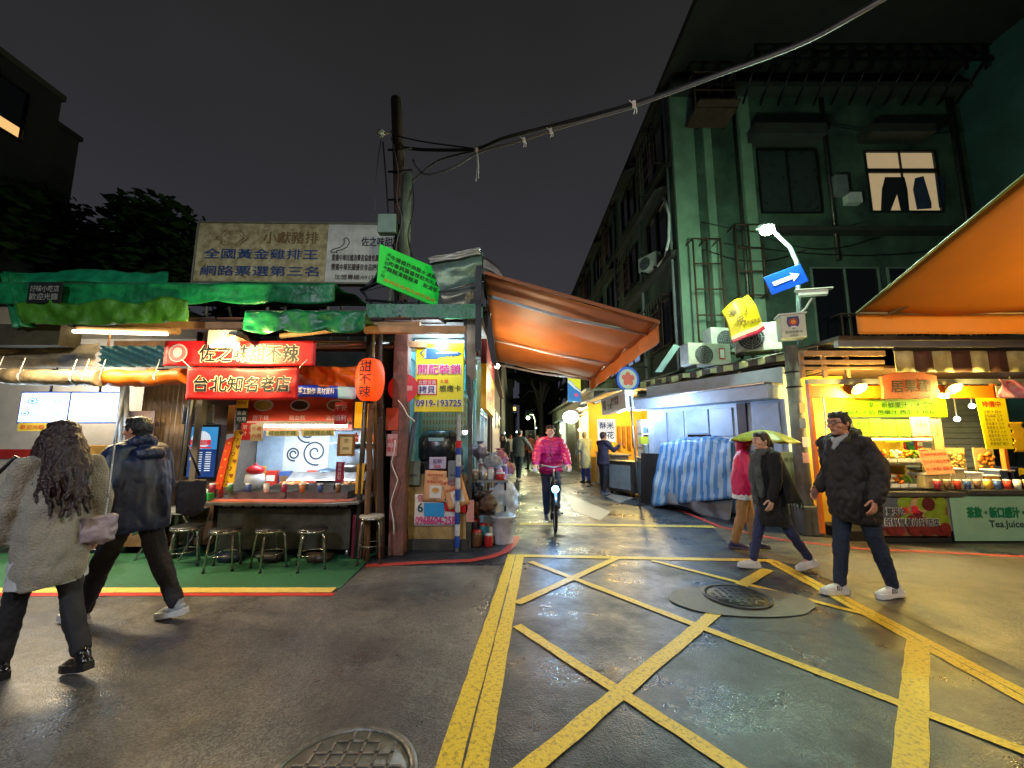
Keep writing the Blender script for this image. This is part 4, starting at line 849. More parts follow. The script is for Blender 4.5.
# key sign with pole
fr = FY(414, 463, 343, 412, 5.55)
t2 = thing('key_shop_sign', 'bright yellow sign with a blue key drawing and a phone number', 'sign', fr.p(fr.w / 2, 0))
m = MB(); m.fbox(fr, 0, fr.w, 0, fr.h, -.03, 0); part(t2, 'panel', m, mt('key_sign_yellow', (232, 222, 10), .4, var=.1, vs=2, emit=.0), .01)
m = MB(); m.fbox(fr, -.02, fr.w + .01, fr.h + .005, fr.h + .05, -.05, -.02); part(t2, 'top_plate', m, WHT_P)
m = MB(); u, v = fr.w, fr.h
K_ = [(.08, .85), (.2, .925), (.43, .925), (.5, .87), (.88, .87), (.95, .845), (.88, .81), (.8, .81), (.78, .795), (.74, .81), (.7, .795), (.66, .81), (.6, .79), (.55, .80), (.5, .79), (.45, .765), (.2, .765)]
m.poly(fr, [(a * u, b * v) for a, b in K_], .002, .006, 0); m.poly(fr, [(a * u, b * v) for a, b in ((.12, .845), (.19, .9), (.19, .79))], .007, .010, 1); m.fbox(fr, .195 * u, .215 * u, .78 * v, .91 * v, .007, .010, 2); m.fbox(fr, .42 * u, .88 * u, .845 * v, .855 * v, .007, .010, 2)
part(t2, 'key_drawing', m, [mt('key_blue', (42, 92, 150), .5, var=.1), YELS, WINK])
PK = mt('magenta_ink', (206, 40, 130), var=0, bump=0); IND = mt('indigo_ink', (60, 40, 120), var=0, bump=0)
m = MB(); m.text('開配裝鎖', fr, u * .5, v * .615, .15, bold=.06, fit=u * .9, w=.003); part(t2, 'lettering_outline', m, WINK)
m = MB(); m.text('開配裝鎖', fr, u * .5, v * .615, .15, bold=.01, fit=u * .88, w=.007); part(t2, 'lettering', m, PK)
m = MB(); m.fbox(fr, .05 * u, .46 * u, .24 * v, .47 * v, .001, .004, 0); m.fbox(fr, .07 * u, .44 * u, .255 * v, .385 * v, .0045, .0075, 1); part(t2, 'inset_panel', m, [mt('sign_red', (206, 40, 40), var=0, bump=0), WINK])
m = MB(); m.text('立即交貨', fr, u * .255, v * .425, .06, w=.006, fit=u * .36); m.text('', fr, 0, 0, .1); part(t2, 'lettering', m, WINK)
m = MB(); m.text('拷貝', fr, u * .255, v * .32, .11, bold=.02, w=.009, fit=u * .32); m.text('0919-193725', fr, u * .5, v * .13, .13, bold=.03, w=.009, fit=u * .92); part(t2, 'lettering', m, IND)
m = MB(); m.text('0919-193725', fr, u * .5, v * .13, .13, bold=.07, w=.004, fit=u * .94); part(t2, 'lettering_outline', m, WINK)
m = MB(); m.text('感應卡', fr, u * .73, v * .335, .1, bold=.02, w=.004, fit=u * .44); part(t2, 'lettering', m, mt('dark_olive_ink', (50, 54, 20), var=0, bump=0))
m = MB(); m.text('大樓', fr, u * .6, v * .44, .06, bold=.02, w=.004); part(t2, 'lettering', m, mt('sign_orange_ink', (226, 110, 20), var=0, bump=0))
q = G(457, 551); t2 = thing('sign_post', 'slim steel post wrapped in peeling blue and white bands under the key sign', 'post', q)
m = MB(); top = W(460, 342, 5.62); m.tube([(q.x, 5.66, 0), (top.x, 5.66, top.z)], .028, 12); part(t2, 'pole', m, KW)
m = MB()
for i in range(9):
    z = .05 + i * .155; x = q.x + (top.x - q.x) * z / top.z; k = 0 if i % 2 == 0 else 1
    m.lathe((x, 5.66, z), [(.036, 0), (.038, .05 + .02 * (i % 3)), (.036, .145)], 12, m=k)
part(t2, 'paper_sleeve', m, [mt('sleeve_blue', (36, 76, 170), .5, var=.4, vs=20), mt('sleeve_white', (200, 204, 208), .6, var=.35, vs=16)])
m = MB(); m.lathe((q.x, 5.66, 1.38), [(.04, 0), (.042, .1)], 12); part(t2, 'band', m, REDI)
# no entry sign
c = W(403, 388, 5.45); t2 = thing('no_entry_sign', 'round red no entry sign half hidden behind the yellow key sign', 'road sign', c)
fr = Fr(c, (1, 0, 0), (0, 0, 1)); m = MB(); m.disc(fr, 0, 0, .205, -.012, 0); part(t2, 'plate', m, mt('traffic_red', (204, 24, 34), .35, var=.1)); m = MB(); m.fbox(fr, -.13, .13, -.035, .03, .002, .006); part(t2, 'bar', m, mt('faded_pink_bar', (220, 160, 160), .5, var=.2))
m = MB(); m.text('禁止', fr, -.02, -.09, .05, w=.002); m.text('進入', fr, .0, -.14, .05, w=.002); part(t2, 'lettering', m, mt('faded_pink_ink', (210, 110, 110), var=0, bump=0))
m = MB(); m.tube([(c.x - .02, c.y + .03, 0), (c.x - .02, c.y + .03, c.z + .2)], .022); part(t2, 'post', m, DSTEEL)
# leaning pole, posts, pink wrapped post
for k, (a, b, r, mat, nm, lb) in enumerate([(W(391, 548, 5.6), W(421, 392, 5.6), .035, mt('blue_grey_pipe', (96, 108, 122), .45, .5), 'pipe', 'blue grey metal pipe leaning against the key stall'), (G(366, 561), W(371, 400, 5.2), .035, WOOD, 'timber_post', 'rough timber post beside the lantern, left of the others'), (G(381, 558), W(379, 320, 5.3), .045, DWOOD, 'timber_post', 'dark timber post right beside the pink post'), (G(376, 560) + V((0, .12, 0)), W(372, 330, 5.4), .03, mt('yellowed_pole', (150, 110, 50), .6), 'timber_post', 'thin yellowish pole between the timber posts')]):
    m = MB(); n = 7; m.tube([a.lerp(b, i / n) + V((.008 * sin(i * 2), 0, 0)) for i in range(n + 1)], [r * (1 + .1 * sin(i * 3)) for i in range(n + 1)], 9); solo(nm, m, mat, lb, 'post' if nm != 'pipe' else 'pipe')
a = G(396, 556); t2 = thing('concrete_post', 'thick square post painted faded pink at the stall corner, pasted with notes', 'post', a); m = MB()
m.slab([(a.x - .11, a.y, 0), (a.x + .09, a.y, 0), (a.x + .09, a.y + .2, 0), (a.x - .11, a.y + .2, 0)], (-.03, 0, 3.0)); part(t2, 'shaft', m, mt('faded_pink_post', (140, 92, 80), .7, var=.5, vs=4, bump=.3, col2=(84, 60, 52)), .012)
fr = FY(386, 397, 434, 456, a.y - .015); m = MB(); m.fbox(fr, 0, fr.w, 0, fr.h, -.004, 0); m.fbox(fr, -.02, fr.w, fr.h + .05, fr.h + .35, -.004, 0, 1); part(t2, 'paper', m, [mt('pinkish_paper', (206, 160, 160), .8, var=.3), mt('orange_paper', (200, 80, 50), .7, var=.4)])
m = MB(); m.text('出租', fr, fr.w / 2, fr.h * .7, .07); m.text('套房', fr, fr.w / 2, fr.h * .3, .07); part(t2, 'lettering', m, REDI)
# cables hanging by posts
for k, (pts, c_) in enumerate([([(395, 440), (392, 462), (397, 480), (391, 505), (394, 535)], PAPER), ([(383, 404), (386, 440), (380, 470), (384, 520)], BLACK), ([(355, 480), (362, 500), (358, 540)], PAPER), ([(398, 400), (408, 415), (415, 422)], PAPER)]):
    m = MB(); P3 = [W(x, y, 5.35) for x, y in pts]; sm = []
    for i in range(len(P3) - 1):
        for j in range(4): sm.append(P3[i].lerp(P3[i + 1], j / 4) + V((.01 * sin(i * 4 + j), 0, 0)))
    m.tube(sm + [P3[-1]], .007, 6); solo('cable', m, c_, ['white cable dangling down the pink post', 'black cable hanging between the timber posts', 'white cable hanging beside the short heart strip', 'white cord looped from the lantern post to the no entry sign'][k], 'cable')
# key machine, boxes, keys
t2 = thing('key_machine', 'black key cutting machine with rounded hood on the key stall counter', 'machine', (-1.0, 5.9, .9)); c = W(437, 447, 5.85)
m = MB(); m.loft([((c.x, 6.0, 1.18), .27, .17), ((c.x, 6.0, 1.24), .3, .19), ((c.x, 6.02, 1.50), .31, .19), ((c.x, 6.04, 1.60), .26, .15), ((c.x, 6.05, 1.63), .18, .1)], 20); part(t2, 'hood', m, mt('glossy_black', (30, 36, 42), .25, .2))
m = MB(); m.bx(c.x - .26, c.x + .26, 5.86, 6.15, .9, 1.18); part(t2, 'base', m, BLACK, .01); m = MB(); m.bx(c.x - .12, c.x + .1, 5.815, 5.83, 1.47, 1.52); part(t2, 'label_plate', m, mt('pale_label', (150, 190, 200), .4))
for i, (x, w_, mat, lb) in enumerate([(-1.4, .22, mt('olive_grey', (110, 118, 104), .6, var=.4), 'olive grey cabinet under the left side of the key machine'), (-.82, .16, GREYP, 'grey drawer unit under the key machine next to the banded post')]):
    t2 = thing('drawer_unit', lb, 'cabinet', (x, 5.9, .9)); m = MB(); m.bx(x - w_ / 2, x + w_ / 2, 5.72, 5.76, .86, 1.2); part(t2, 'case', m, mat, .008); m = MB(); m.bx(x - w_ * .35, x + w_ * .35, 5.705, 5.719, 1.0, 1.02); part(t2, 'handle', m, STEEL)
t2 = thing('key_board', 'board of hanging keys at the back of the key stall', 'key board', (-1.2, 6.7, 1.6)); m = MB(); m.bx(-1.5, -.75, 6.68, 6.72, 1.55, 2.2); 
for i in range(14):
    for j in range(5):
        x, z = -1.46 + i * .052, 1.62 + j * .12; m.bx(x - .008, x + .008, 6.66, 6.678, z, z + .07, 1)
part(t2, 'board', m, [mt('pegboard', (170, 176, 160), .7), mt('brass', (170, 130, 60), .35, .8)])
# posters on the plywood front
def poster(corners, Y, label, base, texts, extra=None, name='poster', group=None):
    tl, tr, br, bl = corners; a, b, c = W(*bl, Y), W(*br, Y), W(*tl, Y); fr = FR(a, b, c); t = thing(name, label, 'poster', a.lerp(b, .5), group)
    m = MB(); m.sheet(lambda u, v: fr.p(u * fr.w, v * fr.h, .012 * noise.noise(V((u * 3, v * 3, Y + tl[0]))) + .004), 8, 8); part(t, 'paper', m, base)
    by = {}
    for s_, u, v, sz, mat, kw in texts: by.setdefault(mat.name, (mat, []))[1].append((s_, u, v, sz, kw))
    for k, (mat, lst) in by.items():
        m = MB()
        for s_, u, v, sz, kw in lst:
            kw = dict(kw); kw.setdefault('w', .018)
            if 'fit' in kw: kw['fit'] *= fr.w
            m.text(s_, fr, u * fr.w, v * fr.h, sz * fr.h, **kw)
        part(t, 'lettering', m, mat)
    if extra: extra(t, fr)
    return t
def food_pic(t, fr):
    m = MB(); m.fbox(fr, fr.w * .28, fr.w * .82, fr.h * .12, fr.h * .52, .016, .019, 0); m.disc(fr, fr.w * .55, fr.h * .36, fr.w * .2, .020, .022, 1, sy=.7); m.disc(fr, fr.w * .55, fr.h * .38, fr.w * .15, .023, .026, 2, sy=.6); part(t, 'picture', m, [PAPER, mt('plate_cream', (214, 196, 160), var=.1), FRY2])
PCH = mt('peach_paper', (230, 172, 120), .7, var=.2, vs=5)
poster([(414, 494), (457, 494), (457, 526), (414, 526)], 5.765, 'white sheet with a large pink phone number at the foot of the plywood', mt('white_sheet', (214, 206, 206), .7, var=.2), [('0968604-258', .5, .2, .34, PK, dict(fit=.92, bold=.02)), ('6', .14, .6, .4, mt('teal_ink', (10, 70, 84), var=0, bump=0), dict(bold=.04)), ('個', .14, .88, .25, REDI, {})])
poster([(424, 470), (447, 470), (445, 502), (423, 501)], 5.74, 'peach poster with red heading and a dish, on the plywood front', PCH, [('最好吃的水餃', .5, .86, .1, REDI, dict(fit=.7)), ('手工', .5, .75, .1, REDI, {}), ('皮薄餡多現包', .5, .64, .1, REDI, dict(fit=.75)), ('歡迎訂購', .45, .07, .05, INK, {})], food_pic)
poster([(447, 478), (465, 472), (470, 503), (449, 510)], 5.73, 'tilted peach poster pinned behind the banded post', PCH, [('最好吃的', .4, .86, .1, REDI, dict(fit=.6)), ('水餃', .5, .72, .1, REDI, {}), ('歡迎品嚐', .4, .6, .1, REDI, dict(fit=.6))], food_pic)
poster([(429, 457), (446, 457), (446, 469), (429, 469)], 5.75, 'small white card with violet frame above the peach posters', mt('lilac_card', (190, 180, 206), .6, var=.1), [('配鎖', .5, .65, .4, IND, {}), ('開鎖', .5, .22, .3, REDI, {})])
for cs, mat, lb in (([(424, 503), (444, 503), (444, 517), (424, 516)], mt('sky_blue_card', (40, 150, 214), .6, var=.1), 'plain sky blue card below the peach poster'), ([(444, 502), (468, 505), (467, 513), (445, 511)], REDV, 'red plastic strip behind the tilted poster'), ([(466, 500), (474, 500), (474, 522), (466, 522)], mt('pink_paper', (214, 150, 140), .7, var=.3), 'faded pink sheet at the alley side of the plywood')):
    m = MB(); P4 = [W(*c_, 5.745) for c_ in cs]; m.slab(P4[::-1], (0, .006, 0)); solo('paper_card', m, mat, lb, 'card')
# ================================================================ street-side of the key stall: glass cabinet, shelf table, clutter
XS = -.52
t = thing('glass_kiosk', 'white framed glass kiosk with red inside, along the alley behind the key stall', 'kiosk', (-.6, 7.2, 0)); m = MB()
for y in (6.3, 7.2, 8.1):
    m.bx(-.56, -.50, y, y + .05, 0, 2.75); 
for z in (1.0, 1.9, 2.3, 2.72): m.bx(-.545, -.515, 6.35, 8.1, z, z + .04)
for y in (6.75, 7.65): m.bx(-.54, -.52, y, y + .03, 1.9, 2.72)
part(t, 'frame', m, mt('kiosk_white', (186, 200, 205), .4, var=.2)); m = MB(); m.bx(-1.5, -.6, 8.12, 8.16, 0, 2.8); m.bx(-1.4, -.7, 6.9, 6.95, 1.05, 1.85, 1); part(t, 'inner_panel', m, [KB, mt('crimson_cloth', (160, 16, 44), .7)])
m = MB(); m.bx(-1.5, -.5, 6.3, 8.15, 2.76, 2.8); part(t, 'roof', m, KW); m = MB(); m.bx(-.57, -.55, 6.35, 8.1, .1, .98); part(t, 'lower_panel', m, mt('kiosk_panel', (120, 108, 90), .7, var=.4))
light('lamp_light', (-.8, 6.9, 2.5), 9, (200, 240, 255), .05, t)
for q, lb in ((W(465, 432, 6.2), 'small cold lit lamp above the black key machine'), (W(481, 408, 6.9), 'small white lamp inside the glass kiosk')):
    t2 = thing('spot_lamp', lb, 'lamp', q); m = MB(); m.ell(q, .04); part(t2, 'bulb', m, glow('kiosk_bulb', (220, 240, 255), 14)); m = MB(); m.lathe(q + V((0, 0, .02)), [(.05, 0), (.03, .06), (.01, .1)], 12); part(t2, 'shade', m, GREYP)
# yellow shop board high above the kiosk
t2 = thing('shop_sign', 'tall yellow and red lightbox sign hung along the alley wall above the kiosk', 'sign', (-.35, 6.4, 2.0))
a, b, c = X(479, 362, -.4), X(497, 368, -.4), X(479, 412, -.4)
Y0, Y1 = 5.9, 8.6; m = MB(); m.bx(-.46, -.38, Y0, Y1, 1.95, 2.62); part(t2, 'lower_panel', m, mt('ochre_sign', (222, 160, 24), .5, var=.2, emit=.15)); m = MB(); m.bx(-.46, -.38, Y0, Y1, 2.63, 3.0); part(t2, 'upper_panel', m, mt('maroon_sign', (130, 26, 36), .5, var=.3)); 
m = MB(); fr = Fr((-.38, Y0, 1.95), (0, 1, 0), (0, 0, 1)); fr2 = Fr((-.38, Y0, 0), (0, 1, 0), (0, 0, 1)); m.text('鎖匙專門', fr, 1.3, .33, .42, bold=.02, fit=2.1); part(t2, 'lettering', m, REDI)
# boards at roof corner
for k, (p, q, wd, mat, lb) in enumerate([((473, 308), (470, 374), .16, mt('drilled_board', (122, 110, 94), .7, var=.4), 'drilled metal strip hanging at the roof corner of the key stall'), ((484, 300), (494, 362), .12, BLACK, 'black drooping board under the orange awning bracket'), ((466, 320), (469, 395), .08, mt('dark_rubber', (40, 40, 42), .6), 'dark strip hanging beside the yellow key sign')]):
    a, b = W(*p, 5.45 + .05 * k), W(*q, 5.45 + .05 * k); m = MB(); m.slab([a - V((wd / 2, 0, 0)), b - V((wd / 2 * .6, 0, 0)), b + V((wd / 2 * .8, 0, -.1)), a + V((wd / 2, 0, 0))], (0, .015, 0)); solo('hanging_board', m, mat, lb, 'board')
# plain shelf table + clutter
t2 = thing('side_table', 'small metal shelf table crowded with pots beside the alley', 'table', (-.35, 6.3, 0)); m = MB(); m.bx(-.62, -.06, 6.0, 6.9, .87, .9); part(t2, 'top', m, GREYP)
m = MB(); m.bx(-.6, -.08, 6.02, 6.88, .4, .42); part(t2, 'shelf', m, RUST)
for x in (-.6, -.1):
    for y in (6.03, 6.86): m = MB(); m.bx(x - .015, x + .015, y - .015, y + .015, 0, .87); part(t2, 'leg', m, BLACK)
rr = random.Random(5)
def jar(c, r, h, cm, lm, label, name='jar', cat='jar', group='pots and jars crowding the shelf table'):
    t = thing(name, label, cat, c, group); m = MB(); m.lathe(c, [(.0001, 0), (r * .9, 0), (r, h * .15), (r, h * .8), (r * .8, h)], 14); part(t, 'body', m, cm); m = MB(); m.lathe((c[0], c[1], c[2] + h), [(r * .82, -.004), (r * .85, .02), (.0001, .025)], 14); part(t, 'lid', m, lm); return t
cols = [('steel', (150, 150, 150)), ('white', (205, 205, 208)), ('red', (170, 34, 34)), ('pink', (206, 140, 160)), ('cream', (210, 200, 170)), ('blue', (60, 90, 150)), ('brown', (100, 66, 40)), ('green', (40, 120, 90)), ('violet', (110, 90, 150)), ('orange', (200, 110, 50)), ('dark grey', (60, 60, 62)), ('teal', (40, 120, 130))]
cm = {n: mt('jar_' + n.replace(' ', '_'), c, .35, .6 if n == 'steel' else 0, var=.2) for n, c in cols}
top = [('steel', -.55, 6.05, .07, .13, 'tall steel mug'), ('steel', -.42, 6.05, .06, .12, 'short steel mug'), ('white', -.32, 6.1, .055, .16, 'white plastic cup'), ('red', -.17, 6.08, .075, .09, 'red round bowl'), ('pink', -.2, 6.3, .06, .14, 'pink plastic pot'), ('white', -.45, 6.3, .08, .2, 'wide white canister'), ('cream', -.3, 6.4, .07, .22, 'cream canister'), ('violet', -.13, 6.5, .06, .18, 'violet jar'), ('blue', -.48, 6.6, .06, .2, 'blue jar'), ('orange', -.3, 6.7, .06, .16, 'orange jar')]
for n, x, y, r, h, lb in top: jar((x, y, .9), r, h, cm[n], cm['white' if n != 'white' else 'pink'], lb + ' on top of the shelf table')
und = [('brown', -.52, 6.06, .07, .2), ('dark grey', -.36, 6.06, .075, .22), ('cream', -.2, 6.06, .06, .17), ('red', -.5, 6.3, .07, .25), ('teal', -.15, 6.3, .06, .22), ('green', -.35, 6.3, .07, .2)]
for n, x, y, r, h in und: jar((x, y, .42), r, h, cm[n], cm['brown'], '%s jar on the lower shelf of the side table' % n)
flo = [('red', -.33, 5.88, .06, .16), ('brown', -.5, 5.9, .08, .2), ('teal', -.42, 6.05, .08, .26), ('dark grey', -.55, 6.15, .09, .3), ('cream', -.28, 6.1, .06, .24)]
for n, x, y, r, h in flo: jar((x, y, 0), r, h, cm[n], cm['red' if n != 'red' else 'white'], '%s jar standing on the ground left of the white bucket' % n)
# stuffed bags
def bag(c, r, mats, label, seed, name='plastic_bag', knot=True, group='bags by the corner stall'):
    c = V(c); t = thing(name, label, 'bag', (c.x, c.y, c.z - r[2]), group); m = MB(); m.ell(c, r, n=28, k=18)
    m.v = [p + (p - c).normalized() * (r[0] * .35) * (noise.noise(p * (2.2 / r[0]) + V((seed, 0, 0))) + .6 * abs(noise.noise(p * (5 / r[0])))) for p in m.v]
    part(t, 'sack', m, mats)
    if knot: m = MB(); k = c + V((0, 0, r[2])); m.sheet(lambda u, v: k + V(((u - .5) * r[0] * (.3 + v), .02 * sin(u * 9), v * r[2] * .5)), 8, 4); part(t, 'knot', m, mats)
    return t
bag((-.12, 6.15, .62), (.2, .17, .24), BAGM, 'large clear plastic bag bulging over the white bucket', 1)
bag((-.3, 6.25, 1.15), (.14, .12, .1), mt('white_bag', (140, 144, 150), .4, var=.2, bump=.5), 'white carrier bag piled on the side table', 2)
bag((-.5, 6.2, 1.32), (.12, .12, .1), mt('lilac_bag', (110, 108, 136), .4, var=.2, bump=.5), 'lilac bag on top of the white canister', 3)
bag((-.2, 6.6, 1.2), (.12, .14, .1), mt('pinkish_bag', (140, 70, 86), .4, var=.2, bump=.5), 'pinkish bag towards the alley end of the side table', 4)
bag((-.35, 5.98, .58), (.12, .09, .12), mt('brown_bag', (100, 74, 56), .6, var=.4, bump=.5), 'brown stuffed bag wedged under the table top', 6)
bag((-.5, 5.98, .72), (.1, .09, .1), mt('dark_bag', (36, 34, 38), .4, var=.3, bump=.5), 'dark bag wedged under the table top beside the plywood', 7)
bag((-.17, 7.3, .5), (.18, .25, .3), mt('maroon_bag', (90, 44, 50), .5, var=.4, bump=.5), 'maroon sack on the ground behind the side table', 8)
bag((-.1, 7.05, .98), (.14, .2, .12), mt('rose_bag', (110, 50, 56), .5, var=.4, bump=.5), 'rose coloured bundle on the heap behind the table', 9)
# white bucket
c = G(503, 543); t2 = thing('bucket', 'white plastic bucket with raised lip beneath the clear bag', 'bucket', c); m = MB()
m.lathe(c, [(.0001, 0), (.135, 0), (.14, .02), (.148, .12), (.15, .125), (.17, .36), (.185, .37), (.185, .40), (.165, .40), (.13, .05), (.0001, .04)], 28); part(t2, 'body', m, mt('scuffed_white_plastic', (200, 200, 204), .35, var=.3, vs=9))
m = MB(); m.tube([c + V((.185 * cos(a), .185 * sin(a) * .3 - .17, .36 - .05 * sin(a))) for a in [pi * i / 12 for i in range(13)]], .005); part(t2, 'handle', m, STEEL)
m = MB(); m.ell(c + V((0, 0, .38)), (.15, .15, .08)); m.v = [p + V((0, 0, .04 * noise.noise(p * 12))) for p in m.v]; part(t2, 'rubbish', m, mt('rubbish_pale', (150, 160, 170), .6, var=.5, vs=20))
m = MB(); m.sheet(lambda u, v: V((-.36 + .14 * u * (1 - .3 * v), 7.6 + .5 * u, .75 + .95 * v + .02 * sin(u * 14))), 12, 8); solo('tarp', m, mt('cream_cloth', (190, 180, 150), .7, var=.2), 'pale cloth draped like a small tent along the alley edge', 'cloth')
# ================================================================ corrugated sheets and green price sign on the corner roof
t2 = thing('roof_sheet', 'dented grey corrugated steel sheets folded over the corner roof', 'metal sheet', W(455, 310, 5.5))
CG = mt('galvanised', (150, 158, 154), .4, .6, var=.4, vs=4, bump=.2)
def sheet4(tl, tr, br, bl, Y0, Y1, mat, nu=40, amp=.02, fq=6, t_=.006, rows=14):
    m = MB(); A = [W(*tl, Y0), W(*tr, Y1), W(*br, Y1), W(*bl, Y0)]
    m.sheet(lambda u, v: A[3].lerp(A[2], u).lerp(A[0].lerp(A[1], u), v) + V((0, amp * sin(v * fq * 2 * pi) + .03 * noise.noise(V((u * 3, v * 3, tl[0]))), 0)), nu, rows * 3, t=t_); return m
part(t2, 'sheet', sheet4((430, 262), (483, 252), (483, 280), (440, 292), 5.5, 5.7, CG, amp=.025, fq=1.2), mt('galvanised_green', (120, 150, 140), .4, .5, var=.4, vs=4))
part(t2, 'sheet', sheet4((440, 292), (483, 281), (482, 308), (444, 309), 5.4, 5.6, CG, amp=.025, fq=1.2), CG)
part(t2, 'sheet', sheet4((428, 258), (480, 247), (481, 254), (430, 263), 5.45, 5.65, CG, amp=.005, fq=1), mt('galvanised_pale', (176, 180, 180), .4, .5, var=.3, vs=4))
m = MB(); a, b = W(438, 292, 5.38), W(484, 281, 5.5); m.tube([a, b], .012); part(t2, 'rail', m, STEEL)
a, b, c = W(377, 282, 5.3), W(437, 307, 5.75), W(380, 244, 5.3); d = W(443, 270, 5.75)
fr = Fr(a, b - a, c - a); fr.w = (b - a).length; fr.h = (c - a).dot(fr.y); sk = ((c - a).dot(fr.x))
t2 = thing('price_board', 'tilted fluorescent green board with rows of small black characters and orange prices', 'sign', a)
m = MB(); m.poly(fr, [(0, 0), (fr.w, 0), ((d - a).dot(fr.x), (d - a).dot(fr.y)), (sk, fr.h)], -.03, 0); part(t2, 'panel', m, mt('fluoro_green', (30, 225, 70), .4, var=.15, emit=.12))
m = MB(); m2 = MB(); fr.x0 = fr.x
words_ = ['牛肉麵', '陽春麵', '餛飩湯', '炸醬麵', '麻醬麵', '酸辣湯', '水餃', '滷肉飯', '貢丸湯', '燙青菜']
dx = (d - b); 
for i, s_ in enumerate(words_):
    for j, ch in enumerate(s_): m.text(ch, fr, fr.w * (.12 + .086 * i), fr.h * (.78 - .17 * j), .075, bold=.03)
    m2.text(str([60, 40, 50, 45, 45, 35, 60, 30, 30, 40][i]), fr, fr.w * (.12 + .086 * i), fr.h * .14, .07, bold=.02)
part(t2, 'lettering', m, INK); part(t2, 'price_lettering', m2, mt('orange_ink', (220, 120, 20), var=0, bump=0))
m = MB(); m.text('美味麵食小館', fr, fr.w * .05, fr.h * .82, .06, vert=True, gap=1.1); part(t2, 'lettering', m, mt('deep_green_ink', (6, 70, 40), var=0, bump=0))
m = MB(); m.tube([fr.p(.3, -.0, -.04), fr.p(.3, -.3, -.04)], .012); m.tube([fr.p(fr.w * .7, 0, -.04), fr.p(fr.w * .7, -.2, -.04)], .012); part(t2, 'bracket', m, BLACK)
# clutter of dark metal at roof between billboard and sign
m = MB(); a = W(372, 300, 5.6)
for p, q in (((360, 290), (392, 276)), ((362, 291), (372, 304)), ((392, 276), (398, 300)), ((366, 300), (430, 305)), ((405, 300), (412, 318)), ((383, 262), (372, 285))): m.tube([W(*p, 5.7), W(*q, 5.7)], .02, 6)
m.slab([W(360, 292, 5.72), W(392, 284, 5.72), W(392, 274, 5.72), W(372, 278, 5.72)], (0, .02, 0)); solo('roof_bracket', m, mt('dark_bracket', (44, 44, 46), .5, .5), 'tangle of dark metal brackets between the billboard and the green board', 'bracket')
t2 = thing('corner_roof', 'flat rusty roof deck carrying the corner boards', 'roof', (-1.2, 6.3, 3.3)); m = MB(); m.slab([(-2.0, 5.35, 3.28), (-.35, 5.35, 3.28), (-.35, 8.2, 3.5), (-2.0, 8.2, 3.5)], (0, 0, .04)); part(t2, 'deck', m, RUST); m = MB(); m.bx(-2.0, -.4, 5.3, 5.34, 3.14, 3.34); part(t2, 'fascia', m, GREENT)
# ================================================================ utility pole and cables
t2 = thing('utility_pole', 'tall old utility pole behind the stall roofs with service boxes and wires', 'utility pole', (-1.75, 6.6, 0)); base = W(404, 437, 6.6)
P_ = W(396, 99, 6.4); Pm = W(402, 225, 6.4)
m = MB(); m.tube([(Pm.x + .05, 6.6, 0), (Pm.x, 6.5, Pm.z - .6)], [.12, .11], 14); m.tube([(Pm.x, 6.5, Pm.z - .7), P_.lerp(Pm, .4), P_], [.11, .1, .09], 14); part(t2, 'shaft', m, mt('pole_wood_dark', (84, 60, 50), .85, var=.5, vs=5, bump=.5))
m = MB(); c = W(406, 205, 6.25); m.tube([c - V((0, 0, 1.0)), c + V((0, 0, .55))], .09, 4); part(t2, 'angle_mast', m, mt('mast_green_grey', (110, 118, 100), .6, .3, var=.4))
m = MB(); c = W(388, 225, 6.2); m.box(c, (.3, .14, .32)); part(t2, 'service_box', m, mt('box_pale_green', (130, 158, 138), .5, var=.2), .01)
m = MB(); c = W(381, 135, 6.3); m.lathe(c, [(.0001, 0), (.06, 0), (.07, .06), (.0001, .1)], 12); m.tube([c, W(396, 130, 6.4)], .02); part(t2, 'insulator', m, WHT_P)
for py in (150, 172, 200): m = MB(); m.tube([W(388, py, 6.3), W(412, py - 2, 6.3)], .018); part(t2, 'bracket', m, BLACK)
m = MB(); m.lathe(W(400, 226, 6.35), [(.14, -.04), (.14, .04)], 14); part(t2, 'steel_band', m, BLACK)
def wire(pts, r, mat, label, name='overhead_cable', smooth=6):
    P3 = [W(x, y, Y) for x, y, Y in pts]; out = []
    n = len(P3)
    for i in range(n - 1):
        p0, p1, p2, p3 = P3[max(i - 1, 0)], P3[i], P3[i + 1], P3[min(i + 2, n - 1)]
        for j in range(smooth):
            s = j / smooth; out.append(.5 * ((2 * p1) + (-p0 + p2) * s + (2 * p0 - 5 * p1 + 4 * p2 - p3) * s * s + (-p0 + 3 * p1 - 3 * p2 + p3) * s ** 3))
    out.append(P3[-1]); m = MB(); m.tube(out, r, 7); return solo(name, m, mat, label, 'cable')
RUB = mt('black_cable', (26, 26, 28), .5, var=.2); GRC = mt('grey_cable', (104, 102, 102), .5, var=.3, vs=9); 
wire([(404, 148, 6.4), (430, 150, 6.3), (475, 149, 6.0), (505, 138, 5.6), (560, 124, 5.1), (634, 104, 4.5), (720, 74, 4.0), (800, 44, 3.6), (860, 12, 3.2), (920, -25, 2.9)], .028, RUB, 'thick black overhead cable running up to the top right')
wire([(413, 160, 6.4), (425, 174, 6.3), (452, 168, 6.1), (480, 152, 5.9), (520, 141, 5.5), (560, 128, 5.05), (634, 107, 4.45)], .02, GRC, 'pale grey cable bundled under the black overhead cable')
wire([(634, 106, 4.45), (655, 99, 4.3), (720, 75, 3.9), (800, 45, 3.5), (860, 13, 3.1), (925, -25, 2.85)], .018, GRC, 'pale conduit lashed to the overhead cable near the big building')
wire([(392, 135, 6.3), (425, 142, 6.3), (470, 148, 6.0)], .012, RUB, 'thin black wire joining the bundle from the white insulator')
